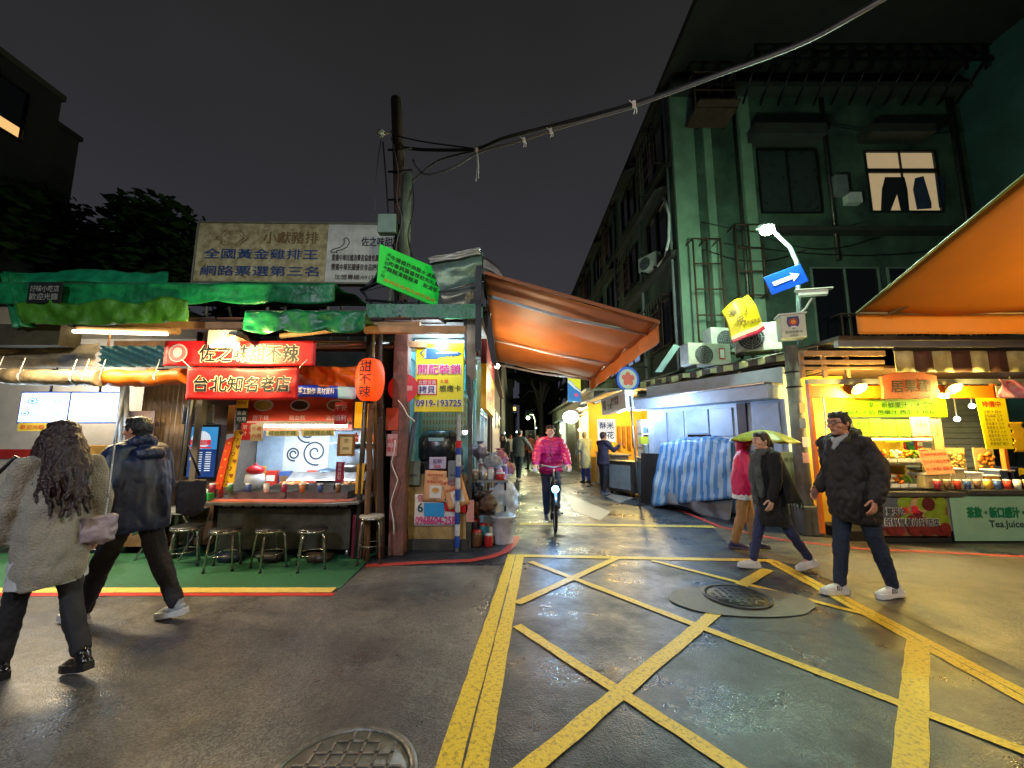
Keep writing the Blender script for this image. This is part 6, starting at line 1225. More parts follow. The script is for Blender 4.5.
# lamp mast with street lamp, one way sign, camera, box
mx, my = W(800, 330, 6.75).x, 6.75
t = thing('street_lamp', 'lit street lamp on a curved arm over the one way sign', 'street lamp', (mx, my, 3.0)); a = W(800, 345, my); b = W(797, 262, my); h = W(766, 229, 6.6)
m = MB(); m.tube([a, W(799, 300, my), b, W(790, 247, my), W(779, 237, 6.68), h + V((.1, 0, .0))], [.045, .042, .036, .034, .032, .03], 12); part(t, 'pole', m, mt('lamp_pole_grey', (128, 150, 148), .45, .5))
m = MB(); m.loft([(h + V((0, 0, -.02)), .09, .12), (h + V((0, 0, .03)), .15, .13), (h + V((0, 0, .07)), .11, .09)], 20); part(t, 'head', m, GREYP)
m = MB(); m.ell(h + V((0, -.03, -.04)), (.11, .12, .075)); part(t, 'bulb', m, glow('street_lamp_bulb', (245, 255, 225), 60))
light('lamp_light', h + V((0, -.12, -.16)), 110, (225, 255, 225), .12, t)
light('lamp_light', h + V((-.1, .35, .25)), 42, (185, 255, 205), .1, t)
a, b, c = W(772, 295, 6.6), W(809, 281, 6.6), W(770, 275, 6.6); fr = FR(a, b, c); t = thing('one_way_sign', 'blue rectangular one way sign with a white arrow pointing right', 'road sign', a.lerp(b, .5)); m = MB(); m.fbox(fr, 0, fr.w, 0, fr.h, -.012, 0); part(t, 'plate', m, mt('traffic_blue', (20, 80, 210), .35, var=.08, emit=.10), .008)
m = MB(); h_ = fr.h / 2; w_ = fr.w; m.poly(fr, [(.14 * w_, h_ - .035), (.66 * w_, h_ - .035), (.64 * w_, h_ - .085), (.86 * w_, h_), (.64 * w_, h_ + .085), (.66 * w_, h_ + .035), (.14 * w_, h_ + .035)], .002, .005); part(t, 'arrow', m, mt('arrow_white', (225, 235, 225), .5, var=.1))
m = MB(); m.tube([(mx, 6.68, W(0, 290, 6.6).z), (mx, my, W(0, 290, 6.6).z)], .02); part(t, 'clamp', m, STEEL)
t = thing('security_camera', 'white security camera on a bracket under the one way sign', 'camera', W(812, 296, 6.6)); a, b = W(798, 294, 6.55), W(828, 292, 6.35); ca = (b - a)
m = MB(); fr = Fr(a, ca, (0, 0, 1)); L2 = ca.length; m.fbox(fr, 0, L2, -.05, .05, -.05, .05); part(t, 'housing', m, mt('camera_white', (205, 212, 200), .35, var=.1), .012); m = MB(); m.fbox(fr, -.05, L2 + .06, .053, .065, -.065, .065); part(t, 'sunshield', m, mt('camera_white', (205, 212, 200), .35)); m = MB(); m.lathe(fr.p(L2, 0, 0), [(.0001, .01), (.035, .01), (.035, 0)], 14, ax=fr.x); part(t, 'lens', m, BLACK)
m = MB(); m.tube([(mx, my, W(0, 312, 6.6).z), W(806, 308, 6.6), W(812, 298, 6.5)], .018); part(t, 'bracket', m, WHT_P)
c = W(791, 328, 6.55); t = thing('camera_box', 'white street box with a police style shield emblem, below the security camera', 'service box', c - V((0, 0, .2))); rot = Matrix.Rotation(-.35, 3, 'Z'); m = MB(); m.box(c, (.36, .26, .40), rot=rot); part(t, 'case', m, mt('box_white', (196, 204, 186), .4, var=.15), .012); m = MB(); m.box(c + V((0, 0, .212)), (.40, .3, .02), rot=rot); part(t, 'lid', m, WHT_P)
fr = Fr(c + rot @ V((-.18, -.13, -.2)), rot @ V((1, 0, 0)), (0, 0, 1)); m = MB(); m.poly(fr, [(.1, .36), (.26, .36), (.27, .26), (.25, .2), (.18, .15), (.11, .2), (.09, .26)], .003, .006, 0); m.disc(fr, .18, .27, .06, .007, .009, 1); m.disc(fr, .18, .27, .035, .010, .012, 2); m.fbox(fr, .14, .22, .17, .2, .007, .009, 3); part(t, 'shield_emblem', m, [mt('emblem_blue', (50, 60, 130)), mt('emblem_red', (200, 60, 40)), mt('emblem_orange', (236, 160, 50)), WINK]); m = MB(); m.text('監視錄影中', fr, .18, .1, .05, fit=.24); m.text('請微笑', fr, .18, .04, .04); part(t, 'lettering', m, INK)
# crumpled yellow banner
t = thing('banner', 'crumpled yellow banner with a red lower border caught on the lean-to roof', 'banner', W(745, 335, 7.4)); Q = [W(723, 311, 7.5), W(752, 292, 7.5), W(772, 326, 7.3), W(736, 342, 7.3)]
def bf(u, v): return Q[0].lerp(Q[1], u).lerp(Q[3].lerp(Q[2], u), v) + V((0, .22 * abs(u - .32) - .05 * sin(v * 5), .07 * sin(pi * min(1, u * 1.3)) * (1 - v * .5) - .05 * (v > .7) * sin(pi * u)))
m = MB(); m.sheet(bf, 30, 20, t=.004, mf=lambda u, v: 1 if v > .9 else (2 if v > .82 else 0)); part(t, 'cloth', m, [mt('banner_yellow', (196, 168, 14), .5, var=.25, vs=4), mt('banner_crimson', (150, 20, 50), .5), mt('banner_cream', (200, 190, 140), .5)])
m = MB()
for j, (s_, u, v, sz) in enumerate((('福', .2, .25, .16), ('安', .3, .55, .16), ('1', .6, .3, .2), ('8', .5, .42, .14), ('里民服務處', .62, .7, .09))):
    o = V(bf(u, v)); fx = (V(bf(min(1, u + .1), v)) - V(bf(max(0, u - .1), v))); fy = V(bf(u, max(0, v - .1))) - V(bf(u, min(1, v + .1))); f2 = Fr(o, fx, fy); m.text(s_, f2, 0, 0, sz, w=.035, bold=.02)
part(t, 'lettering', m, mt('banner_brown_ink', (84, 50, 16), var=0, bump=0))
m = MB(); a, b = X(657, 370, 4.2), X(675, 345, 4.6); m.slab([W(655, 372, 8.8), W(662, 372, 8.8), W(680, 346, 8.8), W(674, 344, 8.8)], (0, .02, 0)); solo('metal_sheet', m, mt('sea_green_sheet', (120, 150, 146), .5, .3), 'slim sea green sheet leaning behind the striped awning', 'metal sheet')
# ================================================================ fruit stall
YS = 6.2; SX0, SX1 = 4.98, 9.2
PZ = lambda y, Y=YS: W(900, y, Y).z; PX = lambda x, Y=YS: W(x, 440, Y).x
t = thing('fruit_stall', 'brightly lit fruit and juice stall with orange beam, counter and slatted back wall', 'market stall', (7, 6.6, 0))
m = MB(); m.bx(SX0, 10, 8.6, 8.7, 0, 3.2); part(t, 'back_wall', m, mt('stall_back_grey', (140, 150, 152), .6, var=.2))
m = MB(); 
for i in range(14): m.bx(6.6, 10, 8.52 - .01 * (i % 2), 8.598, .9 + i * .12, 1.01 + i * .12)
part(t, 'slatted_wall', m, mt('slat_grey', (165, 176, 186), .5, var=.2))
m = MB(); m.bx(4.95, 5.0, 7.06, 8.6, .0, 2.6); m.bx(4.95, 5.85, 7.0, 7.05, 0, 2.6); part(t, 'side_wall', m, mt('orange_side', (232, 176, 56), .5, var=.25, vs=3))
m = MB(); m.bx(SX0, 10, 5.95, 10.7, 3.0, 3.06); part(t, 'roof', m, DSTEEL); m = MB(); m.bx(4.9, 10.5, 5.88, 5.96, PZ(347, 5.9), PZ(343, 5.9) + .03); part(t, 'gutter', m, GREYP)
m = MB(); m.bx(SX0, 10, 6.3, 8.6, 2.62, 2.66); part(t, 'ceiling', m, mt('brown_soffit', (90, 56, 34), .7, var=.3))
m = MB(); m.bx(PX(813), PX(1000), 6.18, 6.26, PZ(398), PZ(386)); part(t, 'beam', m, mt('orange_beam', (232, 120, 14), .45, var=.15)); m = MB(); m.bx(PX(1003), 10, 6.18, 6.26, PZ(398), PZ(386)); m.bx(PX(813), 10, 6.19, 6.25, PZ(384), PZ(379), 1); part(t, 'beam', m, [mt('white_beam', (190, 186, 180), .5), GREYP])
for x in (PX(815), PX(1004)): m = MB(); m.bx(x - .025, x + .025, 6.2, 6.26, .1, 2.4); part(t, 'post', m, mt('orange_post', (214, 110, 30), .45, var=.2))
m = MB(); z0, z1 = PZ(370, 6), PZ(351, 6)
for i, (za, zb) in enumerate(((.0, .08), (.14, .2), (.24, .28))): m.bx(PX(812, 6), PX(895, 6), 5.98 + .03 * i, 6.02 + .03 * i, z1 - zb, z1 - za)
for px in (815, 838, 862): m.bx(PX(px, 6) - .03, PX(px, 6) + .03, 6.1, 6.14, z0 - .1, z1)
part(t, 'roof_batten', m, PLANK)
# striped valance
t2 = thing('striped_valance', 'heavy cream and maroon striped valance above the fruit stall', 'awning', W(960, 374, 5.9)); x0, x1, za, zb = W(895, 360, 5.9).x, 9.6, W(960, 351, 5.9).z, W(960, 372, 5.9).z
m = MB(); m.sheet(lambda u, v: V((x0 + (x1 - x0) * u, 5.9 + .012 * sin(u * 90), zb + (za - zb) * v)), 120, 4, t=.006, mf=lambda u, v: int(u * 13.5) % 2); part(t2, 'cloth', m, [mt('valance_cream', (190, 184, 140), .6, var=.35, vs=7), mt('valance_maroon', (86, 56, 50), .6, var=.3)]); m = MB(); m.bx(x0, x1, 5.88, 5.92, za + .003, za + .05); part(t2, 'rail', m, BLACK)
# wood sign
fr = FY(884, 940, 372, 399, 6.05); t2 = thing('shop_sign', 'rough edged reddish wooden name board with black characters, over the fruit', 'sign', fr.p(fr.w / 2, 0))
pts = []; rr = random.Random(3)
for i in range(14): pts.append((fr.w * i / 13, .0 + .02 * rr.random()))
for i in range(5): pts.append((fr.w * (1 - .02 * rr.random() + .02 * (i % 2)), fr.h * (.1 + .8 * i / 5)))
for i in range(14): u = 1 - i / 13; pts.append((fr.w * u, fr.h * (.82 + .18 * sin(pi * u) + .04 * rr.random())))
for i in range(4): pts.append((fr.w * .02 * rr.random(), fr.h * (.75 - .65 * i / 4)))
m = MB(); m.poly(fr, pts, -.05, 0); part(t2, 'board', m, mt('red_wood_board', (176, 84, 50), .6, var=.35, vs=5, bump=.3)); m = MB()
for s_, u in (('居', .25), ('果', .5), ('龍', .76)): m.text(s_, fr, fr.w * u, fr.h * (.45 + .06 * u), .2, bold=.01)
part(t2, 'lettering', m, INK)
def spot(px, py, Y, lb, p=34, c=(255, 222, 120)):
    q = W(px, py, Y); t = thing('spot_lamp', lb, 'lamp', q); m = MB(); m.ell(q, (.085, .06, .06)); part(t, 'bulb', m, glow('spot_bulb_yellow', (255, 224, 90), 30)); m = MB(); m.lathe(q + V((0, .05, .02)), [(.11, -.05), (.07, .04), (.02, .08)], 16, ax=(0, .7, .7)); part(t, 'shade', m, GREYP); light('lamp_light', q + V((0, .28, -.12)), p * .75, c, .06, t); light('lamp_light', q + V((0, -.1, -.04)), p * .55, c, .06, t); return t
spot(860, 388, 6.05, 'yellow floodlight at the column end of the orange beam'); spot(955, 388, 6.05, 'yellow floodlight right of the wooden name board')
fr = FY(906, 948, 395, 398, 6.12); t2 = thing('tube_lamp', 'white glowing tube under the wooden name board', 'lamp', fr.p(fr.w / 2, 0)); m = MB(); m.tube([fr.p(0, .02), fr.p(fr.w, .02)], .022); part(t2, 'tube', m, TUBE_Y); m = MB(); m.fbox(fr, 0, fr.w, .045, .07, -.02, .02); part(t2, 'housing', m, WHT_P)
light('lamp_light', fr.p(fr.w / 2, -.1, -.3), 26, (255, 236, 170), parent=t2, kind='AREA', size=(1.2, .2), rot=(0, 0, 0))
for px, py, lb in ((972, 406, 'small white spotlight hanging behind the hanging menu'), (957, 419, 'tiny white lamp low under the ceiling of the fruit stall'), (1012, 393, 'white lamp at the edge of the picture under the white beam')):
    q = W(px, py, 7.2); t2 = thing('spot_lamp', lb, 'lamp', q); m = MB(); m.ell(q, .045); part(t2, 'bulb', m, glow('small_white_bulb', (240, 245, 240), 10)); m = MB(); m.tube([q + V((0, 0, .03)), q + V((0, 0, .4))], .01); part(t2, 'cord', m, WHT_P)
# banners and price sheets
LIM = mt('lime_banner', (150, 216, 20), .45, var=.12, vs=4, bump=.05); GI = mt('dark_lime_ink', (24, 60, 8), var=0, bump=0)
t2, fr = sign('banner', 'wide lime green banner of fruit names below the yellow floodlights', 'banner', (843, 948, 398, 417), 6.3, LIM, [('現切水果・新鮮果汁・木瓜牛奶', .5, .62, .34, GI, dict(fit=.9)), ('酪梨牛奶 芭樂汁 西瓜汁 檸檬汁', .5, .25, .26, GI, dict(fit=.9))])
for k, (bx_, words_, lb) in enumerate((((856, 870, 419, 441), '西瓜汁', 'first lime price sheet, behind the head of the man in the parka'), ((871, 884, 419, 441), '木瓜汁', 'second lime price sheet with a row of dark characters'), ((885, 898, 420, 442), '檸檬汁', 'third lime price sheet under the lime banner'), ((899, 912, 420, 442), '柳橙汁', 'last lime price sheet next to the peach one'))):
    sign('price_sheet', lb, 'price sheet', bx_, 6.45 + .01 * k, mt('olive_lime', (150, 190, 30), .5, var=.12), [(words_, .3, .8, .2, mt('dark_green_ink', (30, 60, 14), var=0, bump=0), dict(vert=True)), ('牛奶', .72, .8, .17, mt('dark_green_ink', (30, 60, 14), var=0, bump=0), dict(vert=True)), ('40', .7, .2, .2, REDI, {})], 'lime price sheets of the fruit stall')
sign('price_sheet', 'peach coloured price sheet with red characters beside the lime ones', 'price sheet', (914, 932, 417, 441), 6.5, PCH, [('西瓜', .25, .85, .17, REDI, dict(vert=True)), ('鳳梨', .5, .85, .17, REDI, dict(vert=True)), ('芭樂', .76, .85, .17, REDI, dict(vert=True)), ('50', .3, .25, .2, REDI, {}), ('60', .7, .25, .2, REDI, {})])
sign('hanging_board', 'narrow tan board hanging next to the peach price sheet', 'board', (934, 945, 419, 450), 6.5, mt('tan_board', (196, 150, 90), .6, var=.3), [('水果盤', .5, .8, .14, WOOD, dict(vert=True))])
a, b, c = W(987, 449, 6.1), W(1014, 449, 6.1), W(976, 398, 6.1); fr = FR(a, b, c); fr.h = (c - a).z; dx = c.x - a.x
t2 = thing('hanging_menu', 'long tilted bright yellow menu hanging at the counter of the juice side', 'menu', a); m = MB(); m.slab([a, b, W(1005, 398, 6.1), c], (0, .01, 0)); part(t2, 'panel', m, mt('menu_yellow', (244, 220, 10), .5, var=.1, emit=.05))
f0 = Fr(a, (1, 0, 0), (dx, 0, fr.h)); f0 = Fr(a, (1, 0, 0), (0, 0, 1)); m = MB(); m2 = MB()
for j in range(9): m.text(['新鮮現打果汁', '木瓜牛奶 六十', '酪梨牛奶 七十', '芒果冰沙 八十', '檸檬愛玉 四十', '綜合果汁 六十', '西瓜汁 五十', '金桔檸檬 五十', '甘蔗汁 四十'][j], f0, fr.w * .5 + dx * (.12 + .085 * j) / .9, fr.h * (.1 + .078 * j), .055, fit=.28)
m2.text('特價中', f0, fr.w * .5 + dx * .9, fr.h * .88, .1, bold=.03); part(t2, 'lettering', m, INK); part(t2, 'heading', m2, REDI)
m = MB(); m.sheet(lambda u, v: W(1014 + 14 * u - 6 * v * v + 2 * sin(v * 20), 452 - 30 * v, 6.1), 8, 14); solo('star_card', m, mt('amber_card', (240, 190, 20), .5), 'jagged amber card at the very edge of the juice counter', 'card')
m = MB(); m.sheet(lambda u, v: W(1000 + 30 * u, 398 - 20 * v * (1 - .3 * u), 6.0) + V((0, .03 * sin(u * 9 + v * 7), 0)), 14, 8); solo('pink_banner', m, mt('pink_magenta_cloth', (210, 50, 100), .5, var=.4, vs=9, col2=(225, 190, 200)), 'pink and white cloth banner at the corner above the juice side', 'banner')
# counters
t2 = thing('fruit_counter', 'counter fronted by a printed fruit banner with white outlined writing', 'counter', (5.9, 6.3, 0)); x0, x1 = PX(868), PX(951, 6.15)
m = MB(); m.bx(x0, x1, 6.12, 6.8, .16, .66); part(t2, 'body', m, GREYP); m = MB(); m.bx(x0 - .05, x1, 6.05, 6.85, PZ(495), PZ(491)); part(t2, 'worktop', m, STEEL)
fr = FY(878, 951, 497, 536, 6.1); m = MB(); rr = random.Random(8); m.fbox(fr, 0, fr.w, 0, fr.h, -.01, 0, 0)
for i in range(60):
    u, v, r = rr.random(), rr.random(), rr.uniform(.05, .13); k = 1 if (u > .75 and v > .3) else 2 if v < .38 else 3 if u < .35 else rr.choice([4, 5, 1]); cu = min(max(u * fr.w, r), fr.w - r); cv = min(max(v * fr.h, r), fr.h - r); m.disc(fr, cu, cv, r, .001 + .0004 * i, .0013 + .0004 * i, k, n=14)
part(t2, 'fruit_banner', m, [mt('print_brown', (120, 84, 56)), mt('print_lime', (130, 160, 40), var=.4, vs=9), mt('print_cherry', (120, 36, 34), var=.5, vs=9), mt('print_grey', (90, 100, 110), var=.4, vs=9), mt('print_tan', (190, 160, 110), var=.4, vs=9), mt('print_maroon', (96, 30, 36), var=.4, vs=9)])
m = MB(); m.text('夏天吃', fr, fr.w * .25, fr.h * .64, .12, bold=.08, w=.03, fit=fr.w * .26); m.text('新鮮營養的好蔬果', fr, fr.w * .46, fr.h * .36, .12, bold=.08, w=.03, fit=fr.w * .76); part(t2, 'lettering_outline', m, WINK); m = MB(); m.text('夏天吃', fr, fr.w * .25, fr.h * .64, .12, bold=.01, w=.036, fit=fr.w * .255); m.text('新鮮營養的好蔬果', fr, fr.w * .46, fr.h * .36, .12, bold=.01, w=.036, fit=fr.w * .75); part(t2, 'lettering', m, INK); m = MB(); m.text('水果', fr, fr.w * .46, fr.h * .68, .13, bold=.04, w=.036); part(t2, 'lettering', m, mt('rose_ink', (206, 30, 60), var=0, bump=0))
t2 = thing('juice_counter', 'mint green fronted juice counter with green writing', 'counter', (7, 6.3, 0)); x0, x1 = PX(953, 6.15), 9.2; m = MB(); m.bx(x0, x1, 6.12, 6.8, .16, .7); part(t2, 'body', m, GREYP); m = MB(); m.bx(x0, x1, 6.03, 6.85, PZ(493), PZ(489)); part(t2, 'worktop', m, STEEL)
fr = FY(952, 1028, 495, 541, 6.1); fr.w = 9.0 - fr.o.x; ww = FY(952, 1024, 495, 541, 6.1).w; m = MB(); m.fbox(fr, .05, ww + 1.2, 0, fr.h, -.01, 0); part(t2, 'front_panel', m, mt('mint_panel', (150, 205, 178), .5, var=.15, vs=3))
m = MB(); m.text('茶飲・新口感汁・', fr, ww * .66, fr.h * .62, .16, bold=.05, fit=ww * .8); part(t2, 'lettering', m, mt('emerald_ink', (10, 120, 80), var=0, bump=0)); m = MB(); m.text('Tea.Juice.Fruit', fr, ww * .55, fr.h * .38, .14, bold=.02, align='L'); part(t2, 'lettering', m, mt('slate_ink', (34, 60, 56), var=0, bump=0))
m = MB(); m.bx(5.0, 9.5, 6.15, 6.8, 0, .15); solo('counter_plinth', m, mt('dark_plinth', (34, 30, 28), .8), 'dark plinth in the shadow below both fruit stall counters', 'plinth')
# display case with fruit
t2 = thing('fruit_display_case', 'stepped glass display case full of cut fruit boxes lit yellow', 'display case', (5.95, 6.4, .7)); x0, x1 = PX(868, 6.3), PX(930, 6.3); zc = PZ(491); m = MB()
for z in (zc + .02, zc + .38, zc + .8): m.bx(x0, x1, 6.25, 6.75, z, z + .02)
for x in (x0, x1): m.bx(x - .01, x + .01, 6.25, 6.27, zc, zc + .8)
m.bx(x0, x1, 6.74, 6.76, zc, zc + .8, 1); part(t2, 'frame', m, [STEEL, mt('case_back_yellow', (214, 180, 60), .5)])
m = MB(); m.bx(x0 + .02, x1 - .02, 6.26, 6.3, zc + .76, zc + .79); part(t2, 'light_strip', m, glow('case_strip', (255, 226, 130), 7)); light('lamp_light', ((x0 + x1) / 2, 6.3, zc + .66), 3, (255, 216, 110), .06, t2)
fc = [mt('fruit_red', (190, 30, 24), .3, var=.3, vs=20), mt('fruit_orange', (226, 120, 20), .35, var=.3, vs=20), mt('fruit_yellow', (230, 196, 60), .35, var=.2, vs=20), mt('fruit_green', (120, 160, 40), .35, var=.3, vs=20), mt('fruit_white', (220, 214, 180), .4, var=.1)]
fn = ['red', 'orange', 'yellow', 'green', 'white']; rows = ['lowest', 'middle', 'upper']
for r_ in range(2):
    for i in range(7):
        cx = x0 + .08 + i * (x1 - x0 - .16) / 6; cz = zc + .042 + .38 * r_; k = (i * 2 + r_ * 3) % 5; t3 = thing('fruit_box', '%s fruit box, %s from the column on the %s shelf' % (fn[k], ['first', 'second', 'third', 'fourth', 'fifth', 'sixth', 'seventh'][i], ['lower', 'upper'][r_]), 'fruit box', (cx, 6.4, cz), 'cut fruit boxes in the display case')
        m = MB(); m.bx(cx - .055, cx + .055, 6.3, 6.5, cz, cz + .05); part(t3, 'tray', m, WHT_P); m = MB()
        for j in range(14): m.ell((cx + R.uniform(-.045, .045), 6.32 + .16 * R.random(), cz + .07 + .1 * R.random()), (.028, .028, .024), n=8, k=5)
        part(t3, 'fruit', m, fc[k])
for i, (px, py, w_, h_, mat, lb) in enumerate([(942, 462, .42, .36, PCH, 'large peach price board tilted on the counter between case and boxes'), (975, 440, .0, 0, None, '')][:1]):
    a = W(px - 14, 475, 6.15); fr = Fr(a, (1, 0, .05), (-.25, .25, 1)); t3 = thing('price_board', lb, 'price board', a); m = MB(); m.fbox(fr, 0, w_, 0, h_, -.01, 0); part(t3, 'panel', m, mat); m = MB()
    for r_ in range(3):
        for j in range(4): m.text(['芒果', '草莓', '蘋果', '葡萄', '西瓜', '木瓜', '鳳梨', '香蕉', '柳丁', '奇異', '火龍', '番茄'][r_ * 4 + j], fr, w_ * (.14 + .24 * j), h_ * (.84 - .3 * r_), .055)
    part(t3, 'lettering', m, REDI)
# containers on juice counter
zc = PZ(489) + .005
for i, (x, w_, h_, nm, c_) in enumerate([(6.35, .2, .2, 'cream', (214, 196, 140)), (6.56, .2, .2, 'pale yellow', (220, 200, 120)), (6.8, .16, .28, 'beige', (190, 176, 140)), (7.02, .26, .22, 'white', (214, 210, 196)), (7.3, .2, .18, 'amber', (210, 160, 60)), (7.52, .22, .26, 'dark blue', (40, 50, 80))]):
    t3 = thing('storage_box', '%s container standing on the mint juice counter' % nm, 'container', (x, 6.3, zc), 'containers on the juice counter'); m = MB(); m.bx(x - w_ / 2, x + w_ / 2, 6.2, 6.45, zc, zc + h_); part(t3, 'body', m, mt('cont_' + nm.replace(' ', '_'), c_, .5), .012); m = MB(); m.bx(x - w_ / 2 - .01, x + w_ / 2 + .01, 6.19, 6.46, zc + h_, zc + h_ + .02); part(t3, 'lid', m, WHT_P, .005)
for i, (x, z, r, nm, c_) in enumerate([(6.75, .36, .1, 'brown nuts', (150, 100, 50)), (7.15, .40, .13, 'golden jelly', (196, 150, 70)), (7.62, .34, .1, 'orange slices', (220, 130, 40))]):
    t3 = thing('glass_box', 'framed glass food box holding %s at the back of the juice counter' % nm, 'food box', (x, 6.6, zc)); m = MB(); m.bx(x - .16, x + .16, 6.55, 6.57, zc + .25, zc + .3 + .3); m.bx(x - .17, x + .17, 6.53, 6.75, zc, zc + .25, 1); part(t3, 'case', m, [mt('box_panel_tan', (190, 170, 110), .5), STEEL]); m = MB()
    for j in range(20): m.ell((x + R.uniform(-.12, .12), 6.53, zc + .28 + R.uniform(0, .26)), (.035, .025, .03), n=8, k=5)
    part(t3, 'food', m, mt('food_' + nm.split()[1], c_, .45, var=.4, vs=20))
t3 = thing('bucket', 'blue black tub with a yellow cloth at the end of the juice counter', 'bucket', (7.85, 6.4, zc)); m = MB(); m.lathe((7.85, 6.4, zc), [(.0001, 0), (.15, 0), (.19, .3), (.2, .31), (.0001, .3)], 20); part(t3, 'body', m, mt('tub_blueblack', (24, 32, 60), .35)); m = MB(); m.sheet(lambda u, v: V((7.7 + .3 * u, 6.2 + .02 * sin(u * 12), zc + .3 - .12 * v * (1 - u))), 10, 4); part(t3, 'cloth', m, YELS)
# ================================================================ near orange awning at right
t = thing('orange_awning', 'big near orange awning cutting into the upper right corner', 'awning', (6.5, 3.5, 2.8)); x0 = W(857, 313, 4.7).x; za = W(857, 313, 4.7).z; zb = W(857, 332, 4.7).z; x1 = 10.5
sl = (X(1024, 178, x0 + .02).z - za) / (X(1024, 178, x0 + .02).y - 4.7); OB = mt('orange_awning_cloth_near', (216, 128, 28), .6, var=.2, vs=1.2, bump=.12, bs=8); y9 = .2
m = MB(); m.sheet(lambda u, v: V((x0 + (x1 - x0) * u, 4.7 + (y9 - 4.7) * v, za + sl * (y9 - 4.7) * v - .04 * sin(pi * ((u * 3) % 1)))), 36, 24, t=.004); part(t, 'canopy', m, OB)
m = MB(); m.sheet(lambda u, v: V((x0 + (x1 - x0) * u, 4.72 + .012 * sin(u * 40) * v, za - .02 + (zb - za) * v)), 80, 4, t=.004); part(t, 'valance', m, OB)
m = MB(); m.tube([(x0, 4.68, za - .01), (x1, 4.68, za - .01)], .022); part(t, 'front_rail', m, mt('awning_bar', (150, 120, 70), .45, .5)); m = MB(); m.tube([(x0 - .005, 4.7, za), (x0 - .005, y9, za + sl * (y9 - 4.7))], .012); part(t, 'edge_hem', m, mt('edge_yellowgreen', (130, 140, 40), .5))
a = V((x0 + .35, 4.66, za - .03)); b = X(1024, 245, 5.4)
for k in range(3): m = MB(); q = a + V((k * 2.6, 0, 0)); m.tube([q, q + (b - a) * 1.0, q + (b - a) * 1.35], .028, 8); part(t, 'arm', m, mt('awning_bar', (150, 120, 70), .45, .5))
t = thing('corner_shop', 'dark shop wall carrying the near orange awning, outside the picture', 'building', (8, .1, 0)); m = MB(); m.bx(4.6, 12, -1.0, .15, 0, 6.5); part(t, 'wall', m, FARW); m = MB(); m.bx(4.5, 12, -1.1, .25, 6.5, 6.7); part(t, 'roof', m, FARW)
# ================================================================ alley right: popcorn stall and shops beyond
t = thing('popcorn_stall', 'yellow lit snack stall down the alley with white popcorn banner', 'market stall', (3.4, 13, 0)); m = MB(); m.bx(2.7, 4.7, 14.2, 14.3, 0, 2.9); part(t, 'back_wall', m, mt('stall_yellow', (220, 170, 60), .6, var=.2)); m = MB(); m.bx(4.6, 4.7, 10.8, 14.2, 0, 2.9); part(t, 'side_wall', m, mt('stall_yellow', (220, 170, 60), .6)); m = MB(); m.slab([(2.5, 10.6, 2.7), (4.75, 10.6, 3.0), (4.75, 14.5, 3.0), (2.5, 14.5, 2.7)], (0, 0, .05)); part(t, 'roof', m, GREYP)
m = MB(); m.bx(2.9, 3.3, 11.5, 14.0, .0, 1.0); m.bx(2.85, 3.35, 11.4, 14.0, 1.0, 1.04, 1); part(t, 'counter', m, [mt('popcorn_counter', (140, 120, 90), .6, var=.4), STEEL]); light('lamp_light', (3.7, 12.6, 2.4), 60, (255, 216, 110), .1, t)
m = MB()
for k in range(5): m.bx(3.7 + .17 * k, 3.8 + .17 * k, 14.1, 14.19, 1.1 + .1 * (k % 2), 1.9)
part(t, 'shelf_goods', m, mt('goods_brown', (150, 100, 50), .6, var=.5))
t2, fr = sign('banner', 'white hanging banner with blue characters in the popcorn stall', 'banner', (598, 616, 419, 442), 12.2, mt('lit_white_banner', (225, 225, 220), .6, var=.05, emit=.6), [('酥', .3, .72, .3, NAVY, dict(bold=.02)), ('咔', .3, .3, .3, NAVY, dict(bold=.02)), ('米', .7, .72, .33, NAVY, dict(bold=.03)), ('花', .7, .3, .33, NAVY, dict(bold=.03))])
sign('notice_card', 'lime paper below the white popcorn banner', 'notice', (605, 614, 443, 450), 12.0, mt('lime_note', (206, 226, 20), emit=.3), [])
a, b, c = W(602, 415, 11.2), W(626, 408, 9.6), W(601, 399, 11.2); fr = FR(a, b, c); t2 = thing('lightbox_sign', 'white lightbox sign with small black writing projecting into the alley', 'sign', a); m = MB(); m.fbox(fr, 0, fr.w, 0, fr.h, -.22, 0); part(t2, 'box', m, mt('lightbox_white', (205, 208, 205), .4, var=.1, emit=.05), .01); m = MB(); m.text('龍', fr, fr.w * .15, fr.h * .5, .28, bold=.04); m.text('之家', fr, fr.w * .38, fr.h * .35, .16, bold=.03); part(t2, 'lettering', m, INK); m = MB(); m.text('滷味專賣', fr, fr.w * .6, fr.h * .7, .12, bold=.03, fit=.5); m.text('手工現做', fr, fr.w * .6, fr.h * .45, .12, bold=.03, fit=.5); part(t2, 'lettering', m, mt('brown_ink', (100, 40, 30), var=0, bump=0))
c = W(628, 379, 9.8); fr = Fr(c, (1, .25, 0), (0, 0, 1)); t2 = thing('round_sign', 'round white sign with blue rim and red flower emblem at the alley corner', 'sign', c); m = MB(); m.disc(fr, 0, 0, .31, -.06, 0, 0); m.disc(fr, 0, 0, .25, .001, .005, 1); part(t2, 'disc', m, [mt('rim_blue', (40, 80, 170), .4), mt('disc_cream', (150, 150, 130), .5, var=.1)]); m = MB()
for k in range(5): a_ = pi / 2 + k * 2 * pi / 5; m.disc(fr, .11 * cos(a_), .11 * sin(a_), .07, .008 + .001 * k, .0085 + .001 * k)
m.disc(fr, 0, 0, .05, .016, .018); part(t2, 'flower_emblem', m, mt('flower_red', (170, 70, 50), var=.2)); m = MB(); m.tube([c + V((0, .03, .3)), c + V((.6, .3, .35))], .02); part(t2, 'bracket', m, BLACK)
